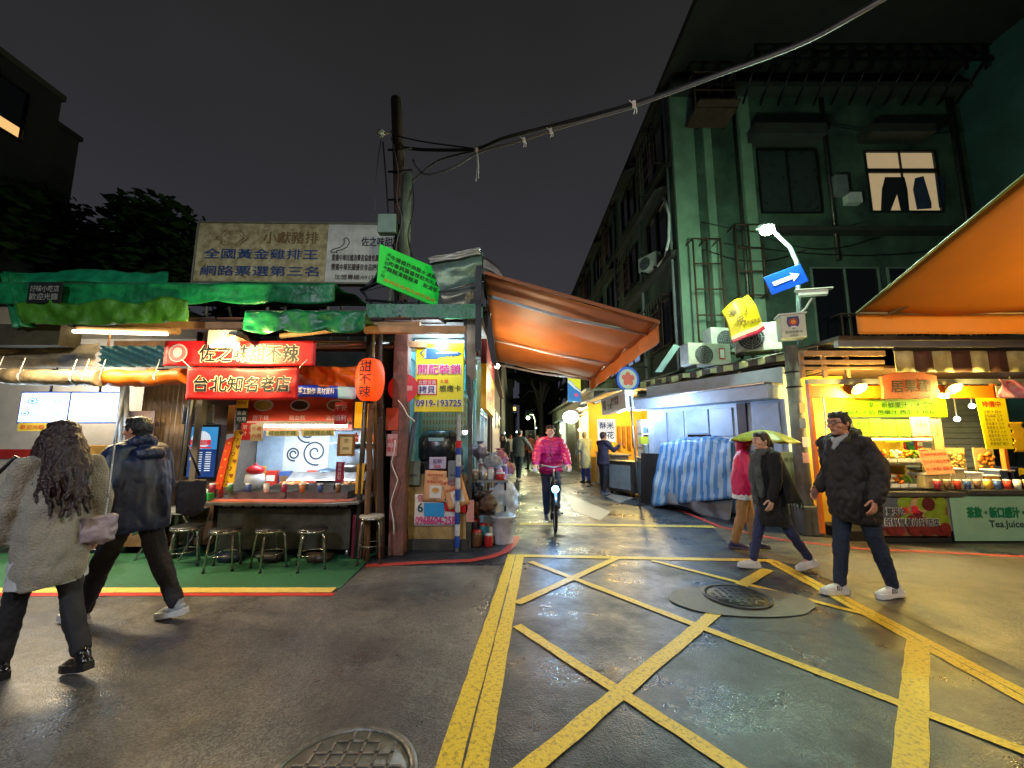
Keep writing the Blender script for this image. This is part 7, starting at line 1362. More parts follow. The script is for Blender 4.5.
t2, fr = sign('vertical_banner', 'yellow and blue lit vertical sign with a pink spot, below the orange awning', 'sign', (568, 581, 376, 402), 14, mt('banner_blue_lit', (30, 120, 200), .5, var=.1, emit=.5), []); m = MB(); m.poly(fr, [(0, fr.h), (fr.w, fr.h), (fr.w, fr.h * .45), (fr.w * .6, fr.h * .6), (fr.w * .3, fr.h * .8), (0, fr.h * .85)], .002, .006, 0); m.poly(fr, [(0, fr.h * .83), (fr.w * .3, fr.h * .78), (fr.w * .6, fr.h * .57), (fr.w, fr.h * .42), (fr.w, fr.h * .36), (fr.w * .5, fr.h * .52), (0, fr.h * .75)], .007, .009, 1); m.disc(fr, fr.w * .65, fr.h * .27, .07, .002, .006, 2); part(t2, 'print', m, [mt('lit_lemon', (230, 226, 40), emit=.6), mt('lit_whiteb', (225, 235, 235), emit=.5), mt('lit_pinkb', (230, 90, 150), emit=.4)])
c = W(571, 417, 15); t2 = thing('round_lamp_sign', 'glowing white oval lamp sign low under the alley eaves', 'lit sign', c); m = MB(); m.ell(c, (.3, .1, .24)); part(t2, 'globe', m, glow('oval_sign', (235, 255, 240), 5)); m = MB(); m.tube([c + V((.25, .05, 0)), c + V((.6, .1, .1))], .03); part(t2, 'bracket', m, BLACK); light('lamp_light', c + V((-.4, -.3, -.2)), 40, (235, 255, 235), .15, t2)
# eaves of shops along alley
for k, (p, q, lb) in enumerate((((576, 412, 17.5), (632, 386, 10.4), 'grey corrugated eave over the popcorn stall'), ((555, 423, 26), (585, 405, 15.5), 'lower eave further down the right side of the alley'))):
    a, b = W(*p), W(*q); t2 = thing('lean_to_roof', lb, 'roof', (a + b) / 2); m = MB(); m.slab([a, b, b + V((1.6, .3, .5)), a + V((1.6, .3, .5))], (0, 0, .05)); part(t2, 'sheet', m, DSTEEL); m = MB(); m.tube([a, b], .06, 6); part(t2, 'gutter', m, GREYP)
t = thing('shop_row', 'row of low shops down the right side of the alley beyond the popcorn stall', 'building', (4, 20, 0)); m = MB(); m.bx(3.0, 4.75, 14.6, 30, 0, 3.2); part(t, 'wall', m, mt('row_wall', (90, 84, 74), .8, var=.4, vs=1.5)); m = MB(); m.bx(2.7, 4.78, 14.5, 30.1, 3.2, 3.3); part(t, 'roof', m, DSTEEL)
for k in range(4): m = MB(); m.bx(2.97, 2.995, 15.2 + k * 3.6, 17.8 + k * 3.6, .2, 2.5); part(t, 'shutter', m, [glow('shop_glow_warm', (255, 210, 140), .8), DSTEEL, glow('shop_glow_white', (210, 225, 230), .5), DSTEEL][k])
light('lamp_light', (2.6, 16.5, 2.4), 40, (255, 220, 160), .1, t); light('lamp_light', (1.0, 20.5, 3.4), 60, (255, 230, 170), .1, t)  # added alley lights, no fittings drawn for them
# equipment in front
a = G(627, 496); t = thing('steel_cabinet', 'grey steel cabinet on wheels with pale panel, at the alley kerb', 'cabinet', a); rz = rad(-62); rot = Matrix.Rotation(rz, 3, 'Z'); c = a + V((.1, .25, .48)); m = MB(); m.box(c, (.95, .55, .78), rot=rot); part(t, 'body', m, DSTEEL, .015)
fr = Fr(c + rot @ V((-.475, -.275, -.39)), rot @ V((1, 0, 0)), (0, 0, 1)); m = MB(); m.fbox(fr, .08, .87, .08, .70, .002, .018); part(t, 'door', m, mt('cabinet_pale', (130, 150, 160), .4, var=.3)); m = MB(); m.box(c + V((0, 0, .405)), (.98, .58, .025), rot=rot); part(t, 'top', m, STEEL)
for sx in (-1, 1):
    for sy in (-1, 1): m = MB(); q = c + rot @ V((.4 * sx, .2 * sy, -.44)); m.lathe(q, [(.0001, -.015), (.045, -.015), (.045, .015), (.0001, .015)], 12, ax=rot @ V((0, 1, 0))); part(t, 'wheel', m, BLACK)
a = G(641, 503); m = MB(); m.slab([(a.x, a.y, 0), (a.x + .35, a.y - .5, 0), (a.x + .4, a.y - .4, 1.15), (a.x + .08, a.y + .1, 1.15)], (.03, .02, 0)); solo('leaning_board', m, mt('black_board2', (30, 30, 34), .5), 'black board leaning against the steel cabinet', 'board')
a, b = G(640, 507), W(630, 396, 9.2); m = MB(); m.tube([a, b], .022, 8); solo('awning_prop', m, STEEL, 'slanting steel prop in front of the black board', 'prop')
a = G(655, 500); t = thing('drink_machine', 'pale blue grey machine with round dials and tap, left of the tarpaulin cart', 'machine', a); m = MB(); m.bx(a.x - .25, a.x + .25, a.y, a.y + .5, .05, .98); part(t, 'body', m, mt('machine_blue', (120, 150, 176), .4, .2, var=.2), .015); m = MB(); m.bx(a.x - .3, a.x + .3, a.y - .05, a.y + .55, .98, 1.02); part(t, 'top', m, STEEL)
for z in (.35, .55, .75): m = MB(); m.lathe((a.x - .1, a.y - .001, z), [(.0001, -.02), (.03, -.02), (.03, 0)], 12, ax=(0, 1, 0)); part(t, 'dial', m, BLACK)
m = MB(); m.bx(a.x - .15, a.x + .15, a.y + .1, a.y + .4, 1.02, 1.32); part(t, 'tank', m, mt('tank_clear', (170, 196, 206), .2)); m = MB(); m.box((a.x - .1, a.y + .1, 1.45), (.36, .2, .18)); part(t, 'yellow_crate', m, mt('lime_crate', (190, 200, 40), .5))
for k, (px, py, sz, mat, lb) in enumerate([(585, 478, .4, DWOOD, 'brown carton beside the person in the pale coat'), (577, 470, .5, BLACK, 'dark stacked goods at the foot of the alley shops'), (596, 480, .45, mt('carton', (140, 104, 66), .8), 'tan cardboard box behind the person in navy'), (609, 478, .5, WHT_P, 'white crate at the foot of the popcorn counter')]):
    a = G(px, py); m = MB(); m.box(a + V((.3, .8, sz / 2)), (sz, sz, sz), rz=.2 * k); m.box(a + V((.32, .8, sz + sz * .3)), (sz * .7, sz * .7, sz * .6), rz=.4 * k); solo('carton', m, mat, lb, 'box', bev=.01)
# ================================================================ people
SKIN = mt('skin', (190, 132, 104), .5, var=.12, vs=9, bump=.08, bs=60); SKIN2 = mt('skin_pale', (206, 156, 130), .5, var=.1, vs=9, bump=.08)
HAIRB = mt('black_hair', (20, 16, 16), .38, var=.4, vs=40, bump=.6, bs=90); HAIRR = mt('dark_brown_hair', (48, 26, 24), .36, var=.5, vs=30, bump=.6, bs=80)
EYEW = mt('eye_white', (210, 206, 200), .2, var=0, bump=0); LIPS = mt('lips', (140, 62, 58), .4, var=0, bump=0)
def dirv(a, o=0., side=1): # forward angle, outward angle (degrees) from straight down
    a, o = rad(a), rad(o); return V((side * sin(o), sin(a) * cos(o), -cos(a) * cos(o)))
def hand(m, w, d, pn, curl, sc, side):
    """five-fingered hand from the wrist w along d, palm facing pn"""
    d = d.normalized(); pn = (pn - d * pn.dot(d)).normalized(); ac = d.cross(pn) * side   # towards the thumb
    k = sc
    pc = w + d * .045 * k; R3 = Matrix((ac, d, pn)).transposed()
    m.ell(pc, (.037 * k, .05 * k, .015 * k), rot=R3, n=12, k=8); m.limb([w - d * .03 * k, w + d * .02 * k], [.026 * k, .025 * k], n=10)
    for i, (o, L) in enumerate(((.027, .072), (.009, .08), (-.010, .075), (-.028, .058))):
        p = pc + ac * o * k + d * .032 * k; q = d.copy(); pts = [p]; c = rad(curl * (1 + .1 * i))
        for j in range(3):
            q = (q * cos(c * (.6 + .4 * (j > 0))) + pn * sin(c * (.6 + .4 * (j > 0)))).normalized(); p = p + q * L * k * (.42, .32, .26)[j]; pts.append(p)
        m.limb(pts, [.0095 * k, .009 * k, .0085 * k, .0075 * k], n=8)
    p = pc + ac * .03 * k - d * .028 * k; q = (ac * .8 + d * .6 + pn * .25).normalized(); q2 = (ac * .15 + d * .9 + pn * .45).normalized()
    m.limb([p, p + q * .032 * k, p + q * .032 * k + q2 * .03 * k, p + q * .032 * k + q2 * .054 * k], [.013 * k, .011 * k, .0105 * k, .009 * k], n=8)
def person(label, loc, rz, H, legs, arms, lean=2., head=(0, 0), skin=SKIN, top=None, pants=None, shoes=None, hair='short', hairm=None, vox=.009, glasses=False, grip=22, group=None, hands=True, extra=None, sway=0., hip_abs=None):
    s = H / 1.72; T = Matrix.Translation(V(loc)) @ Matrix.Rotation(rz, 4, 'Z'); t = thing('person', label, 'person', loc, group)
    an = {}
    for sd, (a, b, c) in zip((-1, 1), legs):
        hip = V((sd * .088 * s, 0, 0)); kn = hip + dirv(a) * .42 * s; ank = kn + dirv(a - b) * .415 * s; an[sd] = [hip, kn, ank, c]
    low = min(an[k][2].z - (.08 * s + .0) - (.10 * s * max(0, -sin(rad(an[k][3])))) * 1 for k in an); hz = -low if hip_abs is None else hip_abs
    for k in an: an[k][:3] = [p + V((0, 0, hz)) for p in an[k][:3]]
    up = V((sway, sin(rad(lean)), cos(rad(lean)))).normalized(); pel = V((0, 0, hz))
    def tz(h, x=0., y=0.): return pel + up * h * s + V((x * s, y * s, 0))
    sh = {sd: tz(.50, sd * .178) for sd in (-1, 1)}; neck = tz(.56, 0, -.005); hc = tz(.70, 0, .02)
    Rh = Matrix.Rotation(rad(head[0]), 3, 'Z') @ Matrix.Rotation(rad(head[1]), 3, 'X')
    ar = {}
    for sd, (a, o, e) in zip((-1, 1), arms):
        el = sh[sd] + dirv(a, o, sd) * .285 * s; wr = el + dirv(a + e, o * .35, sd) * .25 * s; ar[sd] = (sh[sd], el, wr)
    m = MB(); b = .86
    m.ell(tz(.02), (.15 * s * b, .11 * s * b, .12 * s)); m.ell(tz(.2), (.13 * s * b, .10 * s * b, .16 * s)); m.ell(tz(.38), (.155 * s * b, .11 * s * b, .17 * s)); m.limb([sh[-1], tz(.52), sh[1]], [.05 * s, .06 * s, .05 * s]); m.limb([tz(.5), neck, hc - V((0, .02 * s, .06 * s))], [.06 * s, .052 * s, .05 * s])
    for sd in (-1, 1):
        h_, k_, a_, _ = an[sd]; m.limb([h_, k_, a_], [.06 * s, .038 * s, .03 * s]); m.limb(list(ar[sd]), [.042 * s, .034 * s, .024 * s]); m.limb([a_, a_ + V((0, .1 * s, -.045 * s))], [.03 * s, .025 * s])
    body = fuse(m, vox, 4)
    hm = MB(); hs = s * 1.0
    def hp(x, y, z): return hc + Rh @ V((x, y, z)) * hs
    hm.ell(hc, (.076 * hs, .094 * hs, .10 * hs), rot=Rh, n=18, k=12); hm.ell(hp(0, .028, -.062), (.054 * hs, .060 * hs, .058 * hs), rot=Rh); hm.ell(hp(0, .062, -.098), (.026 * hs, .022 * hs, .018 * hs), rot=Rh)
    hm.limb([hp(0, .092, .012), hp(0, .104, -.018), hp(0, .100, -.030)], [.008 * hs, .011 * hs, .013 * hs], n=8); hm.limb([hp(-.035, .082, .028), hp(0, .09, .026), hp(.035, .082, .028)], [.01 * hs, .009 * hs, .01 * hs], n=8)
    hm.ell(hp(-.045, .06, -.03), (.022 * hs, .022 * hs, .02 * hs), rot=Rh); hm.ell(hp(.045, .06, -.03), (.022 * hs, .022 * hs, .02 * hs), rot=Rh)
    for sd in (-1, 1): hm.ell(hp(sd * .078, -.008, -.01), (.008 * hs, .018 * hs, .031 * hs), rot=Rh, n=10, k=7)
    hm.limb([hp(-.02, .086, -.062), hp(.02, .086, -.062)], [.008 * hs, .008 * hs], n=8); hm.limb([hc - V((0, .015 * s, .05 * s)), neck], [.052 * s, .054 * s])
    merge(body, fuse(hm, .0055 * s, 3))
    if hands:
        for sd in (-1, 1):
            q = MB(); d = (ar[sd][2] - ar[sd][1]).normalized(); hand(q, ar[sd][2], d, V((-sd, .15, 0)) if grip < 60 else V((0, 0, -1)), grip, s, 1 if sd > 0 else -1); merge(body, fuse(q, .0042 * s, 2))
    part(t, 'body', xf(body, T), skin)
    for sd in (-1, 1):
        m = MB(); m.ell(hp(sd * .029, .0855, .004), (.0115 * hs, .009 * hs, .0065 * hs), rot=Rh, n=10, k=7); m.ell(hp(sd * .029, .0925, .004), (.0052 * hs, .0035 * hs, .0052 * hs), 1, rot=Rh, n=8, k=6); part(t, 'eye', xf(m, T), [EYEW, INK])
        m = MB(); m.limb([hp(sd * .016, .097, .022), hp(sd * .045, .086, .024)], [.0032 * hs, .0026 * hs], n=6); part(t, 'eyebrow', xf(m, T), HAIRB)
    m = MB(); m.ell(hp(0, .0945, -.060), (.020 * hs, .0045 * hs, .0055 * hs), rot=Rh, n=10, k=6); part(t, 'mouth', xf(m, T), LIPS)
    # hair
    hm = MB(); HM = hairm or HAIRB
    if hair in ('short', 'long', 'pony', 'bun'):
        hm.ell(hp(0, -.020, .022), (.087 * hs, .098 * hs, .098 * hs), rot=Rh, n=18, k=12); hm.ell(hp(0, .035, .068), (.066 * hs, .055 * hs, .042 * hs), rot=Rh); hm.ell(hp(0, -.05, -.03), (.070 * hs, .052 * hs, .06 * hs), rot=Rh)
        for sd in (-1, 1): hm.ell(hp(sd * .072, .012, .022), (.014 * hs, .035 * hs, .04 * hs), rot=Rh)
        if hair == 'short':
            for i in range(14): a = R.uniform(0, 2 * pi); hm.limb([hp(.05 * cos(a), .05 * sin(a) - .01, .09), hp(.08 * cos(a), .08 * sin(a), .085 + .02 * R.random())], [.018 * hs, .008 * hs], n=6)
    if hair == 'long':
        for i in range(24):
            a = rad(180 + (i / 23 * 236 - 28)); x, y = cos(a), sin(a); L = .50 + .06 * sin(i * 3)
            pts = [hp(x * .07, y * .08, .02)]
            for j in range(1, 9): f_ = j / 8; pts.append(hc + V((x * (.086 + .05 * f_ ** .8) * hs + .012 * sin(j * 1.3 + i * .6), (y * (.088 + .16 * f_ ** .6) - .05 * f_) * hs + .008 * sin(j * 1.6 + i * .7), (.02 - L * f_) * hs)))
            hm.limb(pts, [.031 * hs * (1 - .6 * (j / 8) ** 2) for j in range(9)], n=8)
        for z_, y_, a, b, d in ((-.08, -.09, .085, .06, .14), (-.2, -.155, .095, .055, .15), (-.31, -.19, .10, .045, .13)): hm.ell(hc + V((0, y_, z_)) * hs, (a * hs, b * hs, d * hs))
    if hair == 'pony':
        p = hp(0, -.105, .03); hm.limb([hp(0, -.09, .03), p, p + V((0, -.03, -.06)) * s, p + V((0, -.035, -.14)) * s, p + V((0, -.02, -.2)) * s], [.028 * s, .026 * s, .034 * s, .03 * s, .01 * s])
    if hair != 'none': part(t, 'hair', xf(fuse(hm, .0065 * s, 7 if hair == 'long' else 2, wr=.009 if hair == 'long' else .005, ws=52, seed=H * 7, zs=.12 if hair == 'long' else .5), T), HM)
    if glasses:
        m = MB()
        for sd in (-1, 1):
            n_ = 18; m.tube([hp(sd * .03 + .024 * cos(2 * pi * i / n_), .106, .003 + .017 * sin(2 * pi * i / n_)) for i in range(n_ + 1)], .0028, 5, cap=False); m.tube([hp(sd * .054, .104, .006), hp(sd * .08, 0, .006)], .0025, 5)
        m.tube([hp(-.008, .107, .006), hp(.008, .107, .006)], .0028, 5); part(t, 'glasses', xf(m, T), BLACK)
    # trousers
    if pants:
        m = MB(); pr = pants.get('r', (.098, .072, .056)); m.ell(tz(.03), (.168 * s, .13 * s, .14 * s)); 
        for sd in (-1, 1):
            h_, k_, a_, _ = an[sd]; kk = k_ + V((0, .006, 0)); m.limb([h_ + V((0, -.005, -.02)), h_.lerp(kk, .5), kk, k_.lerp(a_, .5), k_.lerp(a_, pants.get('len', .97))], [pr[0] * s, (pr[0] + pr[1]) / 2 * s, pr[1] * s, (pr[1] + pr[2]) / 2 * s, pr[2] * s])
        part(t, 'trousers', xf(fuse(m, vox, 3, wr=.010, ws=13, seed=H * 3), T), pants['m'])
    # shoes
    if shoes:
        for sd in (-1, 1):
            a_, c = an[sd][2], rad(an[sd][3]); F3 = Matrix.Rotation(c, 3, 'X'); z0 = -.068 * s
            def fp(x, y, z): return a_ + F3 @ V((x * s, y * s, z * s + z0))
            m = MB(); m.limb([fp(0, -.045, .035), fp(0, .02, .04), fp(0, .1, .03), fp(0, .165, .022)], [.038 * s, .042 * s, .040 * s, .030 * s]); m.limb([fp(0, -.02, .04), fp(0, -.015, .085)], [.040 * s, .042 * s]); o = part(t, 'shoe', xf(fuse(m, .0075 * s, 3), T), shoes['m'])
            ol = [(-.03, -.085), (.03, -.085), (.04, -.03), (.040, .04), (.048, .12), (.036, .185), (.0, .205), (-.034, .19), (-.046, .12), (-.038, .04), (-.04, -.03)]
            m = MB(); th = shoes.get('sole', .028); lo = [fp(x, y, -.014 - .0) for x, y in ol]; hi = [fp(x * .97, y * .98, th) for x, y in ol]; n_ = len(ol); m.add(lo + hi, [tuple(range(n_))[::-1], tuple(range(n_, 2 * n_))] + [(i, (i + 1) % n_, n_ + (i + 1) % n_, n_ + i) for i in range(n_)]); part(o, 'sole', xf(m, T), shoes.get('sm', PAPER), .004)
            if shoes.get('stripes'):
                m = MB()
                for i in range(3):
                    for side in (-1, 1): m.tube([fp(side * .040, .03 + .022 * i, .03), fp(side * .034, .012 + .022 * i, .066)], .0055 * s, 5)
                part(o, 'stripe', xf(m, T), INK)
            if shoes.get('lace'): m = MB(); [m.tube([fp(-.022, .05 + .02 * i, .072 - .008 * i), fp(.022, .05 + .02 * i, .072 - .008 * i)], .004 * s, 5) for i in range(4)]; part(o, 'lace', xf(m, T), shoes['lace'])
            if shoes.get('sock'): m = MB(); m.limb([fp(0, -.012, .08), an[sd][1].lerp(a_, .86)], [.037 * s, .04 * s]); part(t, 'sock', xf(m, T), shoes['sock'])
    # upper garment : rings (height above pelvis, rx, ry, y offset, x offset) + sleeves
    def garment(nm, g):
        m = MB(); rg = g['rings']
        m.loft([(tz(r[0], (r[4] if len(r) > 4 else 0), (r[3] if len(r) > 3 else 0)), r[1] * s, r[2] * s) for r in rg], 24)
        if g.get('sleeve'):
            for sd in (-1, 1):
                S, E_, Wr = ar[sd]; r0, r1, r2 = g['sleeve']; up_ = S.lerp(tz(.5), .25); m.limb([up_, S, S.lerp(E_, .5), E_, E_.lerp(Wr, .5), E_.lerp(Wr, g.get('slen', .92))], [r0 * 1.05 * s, r0 * s, (r0 + r1) / 2 * s, r1 * s, (r1 + r2) / 2 * s, r2 * s])
            m.limb([sh[-1], tz(.53), sh[1]], [g['sleeve'][0] * s, g['sleeve'][0] * 1.0 * s, g['sleeve'][0] * s])
        for e in g.get('add', []): m.limb([tz(q[0], q[1], q[2]) for q in e[0]], [r * s for r in e[1]])
        return part(t, nm, xf(fuse(m, g.get('vox', vox), g.get('sm', 5), wr=g.get('wr', .012), ws=g.get('ws', 8), puff=g.get('puff', 0), pf=g.get('pf', 40), seed=H * 5), T), g['m'])
    for nm, g in (top or []): garment(nm, g)
    ctx = dict(t=t, T=T, s=s, tz=tz, hp=hp, ar=ar, an=an, sh=sh, hc=hc, Rh=Rh, neck=neck, garment=garment)
    if extra: extra(ctx)
    return ctx
def P_(c, x, y, z): return c['T'] @ V((x, y, z))
# --- woman in grey coat, from behind
GREYC = mt('grey_brown_wool', (150, 142, 130), .95, var=.3, vs=6, bump=.8, bs=90, sheen=.1); DKC = mt('black_trousers', (26, 25, 30), .8, var=.3)
def woman_a(c):
    T, s = c['T'], c['s']; t = c['t']
    m = MB(); m.loft([(c['tz'](-.30), .205 * s, .15 * s), (c['tz'](-.10), .19 * s, .14 * s), (c['tz'](.1), .16 * s, .12 * s)], 24); part(t, 'shirt_hem', xf(fuse(m, .01, 3, wr=.01, ws=9), T), mt('pale_shirt', (190, 190, 192), .8))
    m = MB(); m.limb([c['tz'](.57, -.05, -.03), c['tz'](.58, 0, -.06), c['tz'](.57, .05, -.03)], [.03 * s, .03 * s, .03 * s]); part(t, 'collar', xf(fuse(m, .008, 3), T), mt('pale_shirt', (190, 190, 192), .8))
ca = (-3.09, 2.80, 0)
c = person('person seen from behind in an oversized grey wool coat with long wavy dark hair', ca, rad(70), 1.66, [(16, 6, -2), (-16, 16, -12)], [(6, 5, 10), (-14, 10, 24)], lean=4, head=(10, 4), skin=SKIN2, hair='long', hairm=HAIRR,
    top=[('coat', dict(m=GREYC, rings=[(-.30, .185, .165, -.01), (-.20, .20, .18, -.01), (0, .195, .17), (.2, .178, .15), (.36, .172, .13), (.48, .15, .11), (.555, .10, .08), (.585, .06, .055)], sleeve=(.07, .07, .055), wr=.022, ws=5))],
    pants=dict(m=DKC, r=(.090, .062, .058), len=.86), shoes=dict(m=mt('black_leather', (22, 20, 22), .22, var=.2), sm=BLACK, sole=.034, sock=PAPER), extra=woman_a)
# her bags
def bag_mesh(c0, w, h, d, rz=0, seed=0): 
    m = MB(); rot = Matrix.Rotation(rz, 3, 'Z'); m.box(c0, (w * .86, d * .7, h * .8), rot=rot); m.ell(V(c0) - V((0, 0, h * .1)), (w * .5, d * .5, h * .42), rot=rot, n=18, k=12); return fuse(m, .012, 8, wr=.014, ws=12, seed=seed)
q = V((-3.36, 2.62, 1.02)); t2 = thing('handbag', 'shiny dark navy handbag at the left elbow of the grey coat', 'bag', q - V((0, 0, .2))); part(t2, 'body', bag_mesh(q, .22, .34, .16, .4, 1), mt('navy_leather', (20, 22, 44), .25, var=.3)); m = MB(); m.tube([q + V((-.05, 0, .15)), q + V((.06, .08, .38)), q + V((.2, .12, .3)), q + V((.1, .02, .12))], .012); part(t2, 'strap', m, BLACK)
q = V((-2.88, 2.90, .90)); t2 = thing('handbag', 'pale quilted bag on a chain strap hanging at the right side of the grey coat', 'bag', q - V((0, 0, .15))); part(t2, 'body', bag_mesh(q, .2, .22, .1, .9, 2), mt('pale_mauve_leather', (160, 142, 150), .4, var=.3, vs=12, bump=.5)); m = MB(); n = 34
for i in range(n): u = i / n; p = (q + V((.03, 0, .08))).lerp(q + V((.0, .03, .62)), u); m.ell(p, (.009, .005, .012), n=8, k=5)
part(t2, 'chain', m, mt('silver_chain', (190, 188, 180), .3, .8))
# --- man in navy down jacket, from behind
NAVYJ = mt('navy_nylon', (9, 29, 62), .5, var=.2, vs=4, bump=.2, bs=22)
def man_b(c):
    m = MB(); tz, s = c['tz'], c['s']; m.limb([tz(.56, -.10, .04), tz(.60, -.06, -.06), tz(.61, 0, -.10), tz(.60, .06, -.06), tz(.56, .10, .04)], [.035 * s, .05 * s, .055 * s, .05 * s, .035 * s]); m.limb([tz(.50, -.06, -.12), tz(.5, .06, -.12)], [.06 * s, .06 * s]); part(c['t'], 'hood', xf(fuse(m, .009, 4, wr=.012, ws=14), c['T']), NAVYJ)
    m = MB(); m.limb([tz(.61, .02, -.02), tz(.60, .10, .0), tz(.57, .11, .05)], [.028 * s, .03 * s, .025 * s]); part(c['t'], 'fur_trim', xf(fuse(m, .007, 1, wr=.014, ws=60), c['T']), mt('beige_fur', (176, 150, 120), .95, bump=.6))
c = person('person in a boxy navy down jacket and black trousers striding left, seen from behind', (-3.24, 3.56, 0), rad(80), 1.76, [(22, 2, 8), (-26, 6, -12)], [(-12, 24, 16), (-2, 14, 8)], lean=5, head=(12, 0), hair='short',
    top=[('jacket', dict(m=NAVYJ, rings=[(-.13, .235, .185), (-.08, .25, .20), (.12, .252, .195), (.3, .245, .18), (.44, .215, .15), (.53, .12, .1), (.585, .075, .07)], sleeve=(.086, .08, .062), wr=.015, ws=5, puff=.002, pf=20))],
    pants=dict(m=DKC, r=(.098, .074, .060), len=.93), shoes=dict(m=mt('grey_sneaker', (150, 156, 160), .6, var=.4, vs=20), sm=mt('white_sole', (206, 206, 204), .5), sole=.036, lace=PAPER), extra=man_b)
q = V((-2.90, 3.72, 1.0)); t2 = thing('tote_bag', 'slack black bag slung at the right side of the navy jacket', 'bag', q - V((0, 0, .2))); part(t2, 'body', bag_mesh(q, .24, .36, .14, .7, 4), mt('black_canvas', (26, 22, 30), .8, var=.3)); m = MB(); m.tube([q + V((-.08, 0, .18)), q + V((-.06, -.02, .45)), q + V((.04, .02, .18))], .012); part(t2, 'strap', m, BLACK)
# --- bicycle and rider
BK = mt('bike_black', (22, 24, 26), .3, .5, var=.2); TYRE = mt('tyre_rubber', (18, 18, 18), .8, var=.2, bump=.4, bs=80)
bl = V((.70, 6.72, 0)); Tb = Matrix.Translation(bl) @ Matrix.Rotation(rad(178), 4, 'Z')
t2 = thing('bicycle', 'small wheeled black city bicycle with a lit front lamp, ridden towards the camera', 'bicycle', bl); B = lambda x, y, z: Tb @ V((x, y, z)); WR = .29
for y in (.0, -1.02):
    c0 = B(0, y, WR + .0); ax = (Tb.to_3x3() @ V((1, 0, 0))); o_ = MB(); n = 32; m = MB()
    m.tube([B(0, y + WR * cos(2 * pi * i / n), WR + WR * sin(2 * pi * i / n)) + V((0, 0, .022)) for i in range(n + 1)], .022, 8, cap=False); w_ = part(t2, 'wheel', m, TYRE)
    m = MB(); m.tube([B(0, y + (WR - .03) * cos(2 * pi * i / n), WR + .022 + (WR - .03) * sin(2 * pi * i / n)) for i in range(n + 1)], .011, 6, cap=False); part(w_, 'rim', m, STEEL)
    m = MB(); [m.tube([B(0.018 * (-1) ** i, y, WR + .022), B(0, y + (WR - .03) * cos(2 * pi * i / 20), WR + .022 + (WR - .03) * sin(2 * pi * i / 20))], .0018, 4) for i in range(20)]; m.tube([B(-.05, y, WR + .022), B(.05, y, WR + .022)], .016, 8); part(w_, 'spoke', m, STEEL)
    m = MB(); m.sheet(lambda u, v: B(.028 - .056 * v, y + (WR + .05) * cos(rad(20 + 140 * u)), WR + .022 + (WR + .05) * sin(rad(20 + 140 * u)) + .008 * sin(pi * v)), 16, 4); part(t2, 'mudguard', m, BK)
m = MB(); hd = B(0, -.20, .78); bb = B(0, -.58, .34); m.tube([hd, B(0, -.18, .66)], .024); m.tube([B(0, -.19, .68), B(0, -.36, .42), bb], .022); m.tube([bb, B(0, -.74, .80)], .018); m.tube([bb, B(.04, -1.02, WR + .02)], .012); m.tube([bb, B(-.04, -1.02, WR + .02)], .012); m.tube([B(0, -.66, .62), B(.05, -1.02, WR + .02)], .01); m.tube([B(0, -.66, .62), B(-.05, -1.02, WR + .02)], .01); part(t2, 'frame', m, BK)
m = MB(); m.tube([B(0, -.2, .78), B(0, -.14, .62)], .022); 
for sx in (-.045, .045): m.tube([B(0, -.15, .63), B(sx, -.12, .58), B(sx, 0, WR + .02)], .012)
part(t2, 'fork', m, BK)
m = MB(); m.tube([B(0, -.2, .76), B(0, -.23, 1.0)], .014); m.tube([B(-.29, -.34, 1.02), B(-.2, -.27, 1.05), B(0, -.22, 1.02), B(.2, -.27, 1.05), B(.29, -.34, 1.02)], .012); part(t2, 'handlebar', m, STEEL)
for sx in (-1, 1): m = MB(); m.tube([B(sx * .20, -.27, 1.05), B(sx * .30, -.35, 1.02)], .018); part(t2, 'grip', m, BLACK); m = MB(); m.tube([B(sx * .17, -.25, 1.03), B(sx * .26, -.27, 1.0)], .006); part(t2, 'brake_lever', m, STEEL)
m = MB(); m.ell(B(0, -.76, .84), (.09, .13, .035)); part(t2, 'saddle', m, BLACK)
for sx, z, y in ((-1, .20, -.58), (1, .48, -.58)): m = MB(); m.tube([bb + V((0, 0, 0)), B(sx * .07, -.58, .34), B(sx * .08, y, z)], .009); m.box(B(sx * .13, y, z), (.1, .09, .025)); part(t2, 'pedal', m, BLACK)
hl = B(0, .14, .70); m = MB(); m.lathe(hl, [(.0001, 0), (.035, 0), (.04, .05), (.0001, .07)], 14, ax=(0, 1, 0)); lp = part(t2, 'headlight', m, BK); m = MB(); m.ell(hl + V((0, -.005, 0)), (.055, .02, .055)); part(lp, 'lens', m, glow('bike_lamp', (110, 185, 255), 60)); light('lamp_light', hl + V((0, -.1, 0)), 7, (150, 200, 255), .03, t2)
m = MB()
for i in range(8): m.tube([B(-.11 + .03 * i, -.02, .66), B(-.09 + .026 * i, -.06, .86)], .003, 4)
m.tube([B(-.13, -.06, .86), B(.13, -.06, .86)], .006); part(t2, 'lamp_bracket', m, BK)
MAG = mt('magenta_nylon', (190, 22, 100), .4, var=.25, vs=5, bump=.15, bs=22)
def rider(c):
    tz, s = c['tz'], c['s']; m = MB(); m.limb([tz(.56, -.075, .02), tz(.585, -.05, -.05), tz(.59, 0, -.07), tz(.585, .05, -.05), tz(.56, .075, .02), tz(.545, .03, .07), tz(.545, -.03, .07), tz(.56, -.075, .02)], [.036 * s] * 8); part(c['t'], 'hood', xf(fuse(m, .009, 4, wr=.008, ws=16), c['T']), mt('crimson_nylon', (196, 26, 60), .4, var=.2))
    m = MB(); m.tube([tz(.50, 0, .165), tz(.3, 0, .19), tz(.05, 0, .17)], .006, 6); part(c['t'], 'zip', xf(m, c['T']), BLACK)
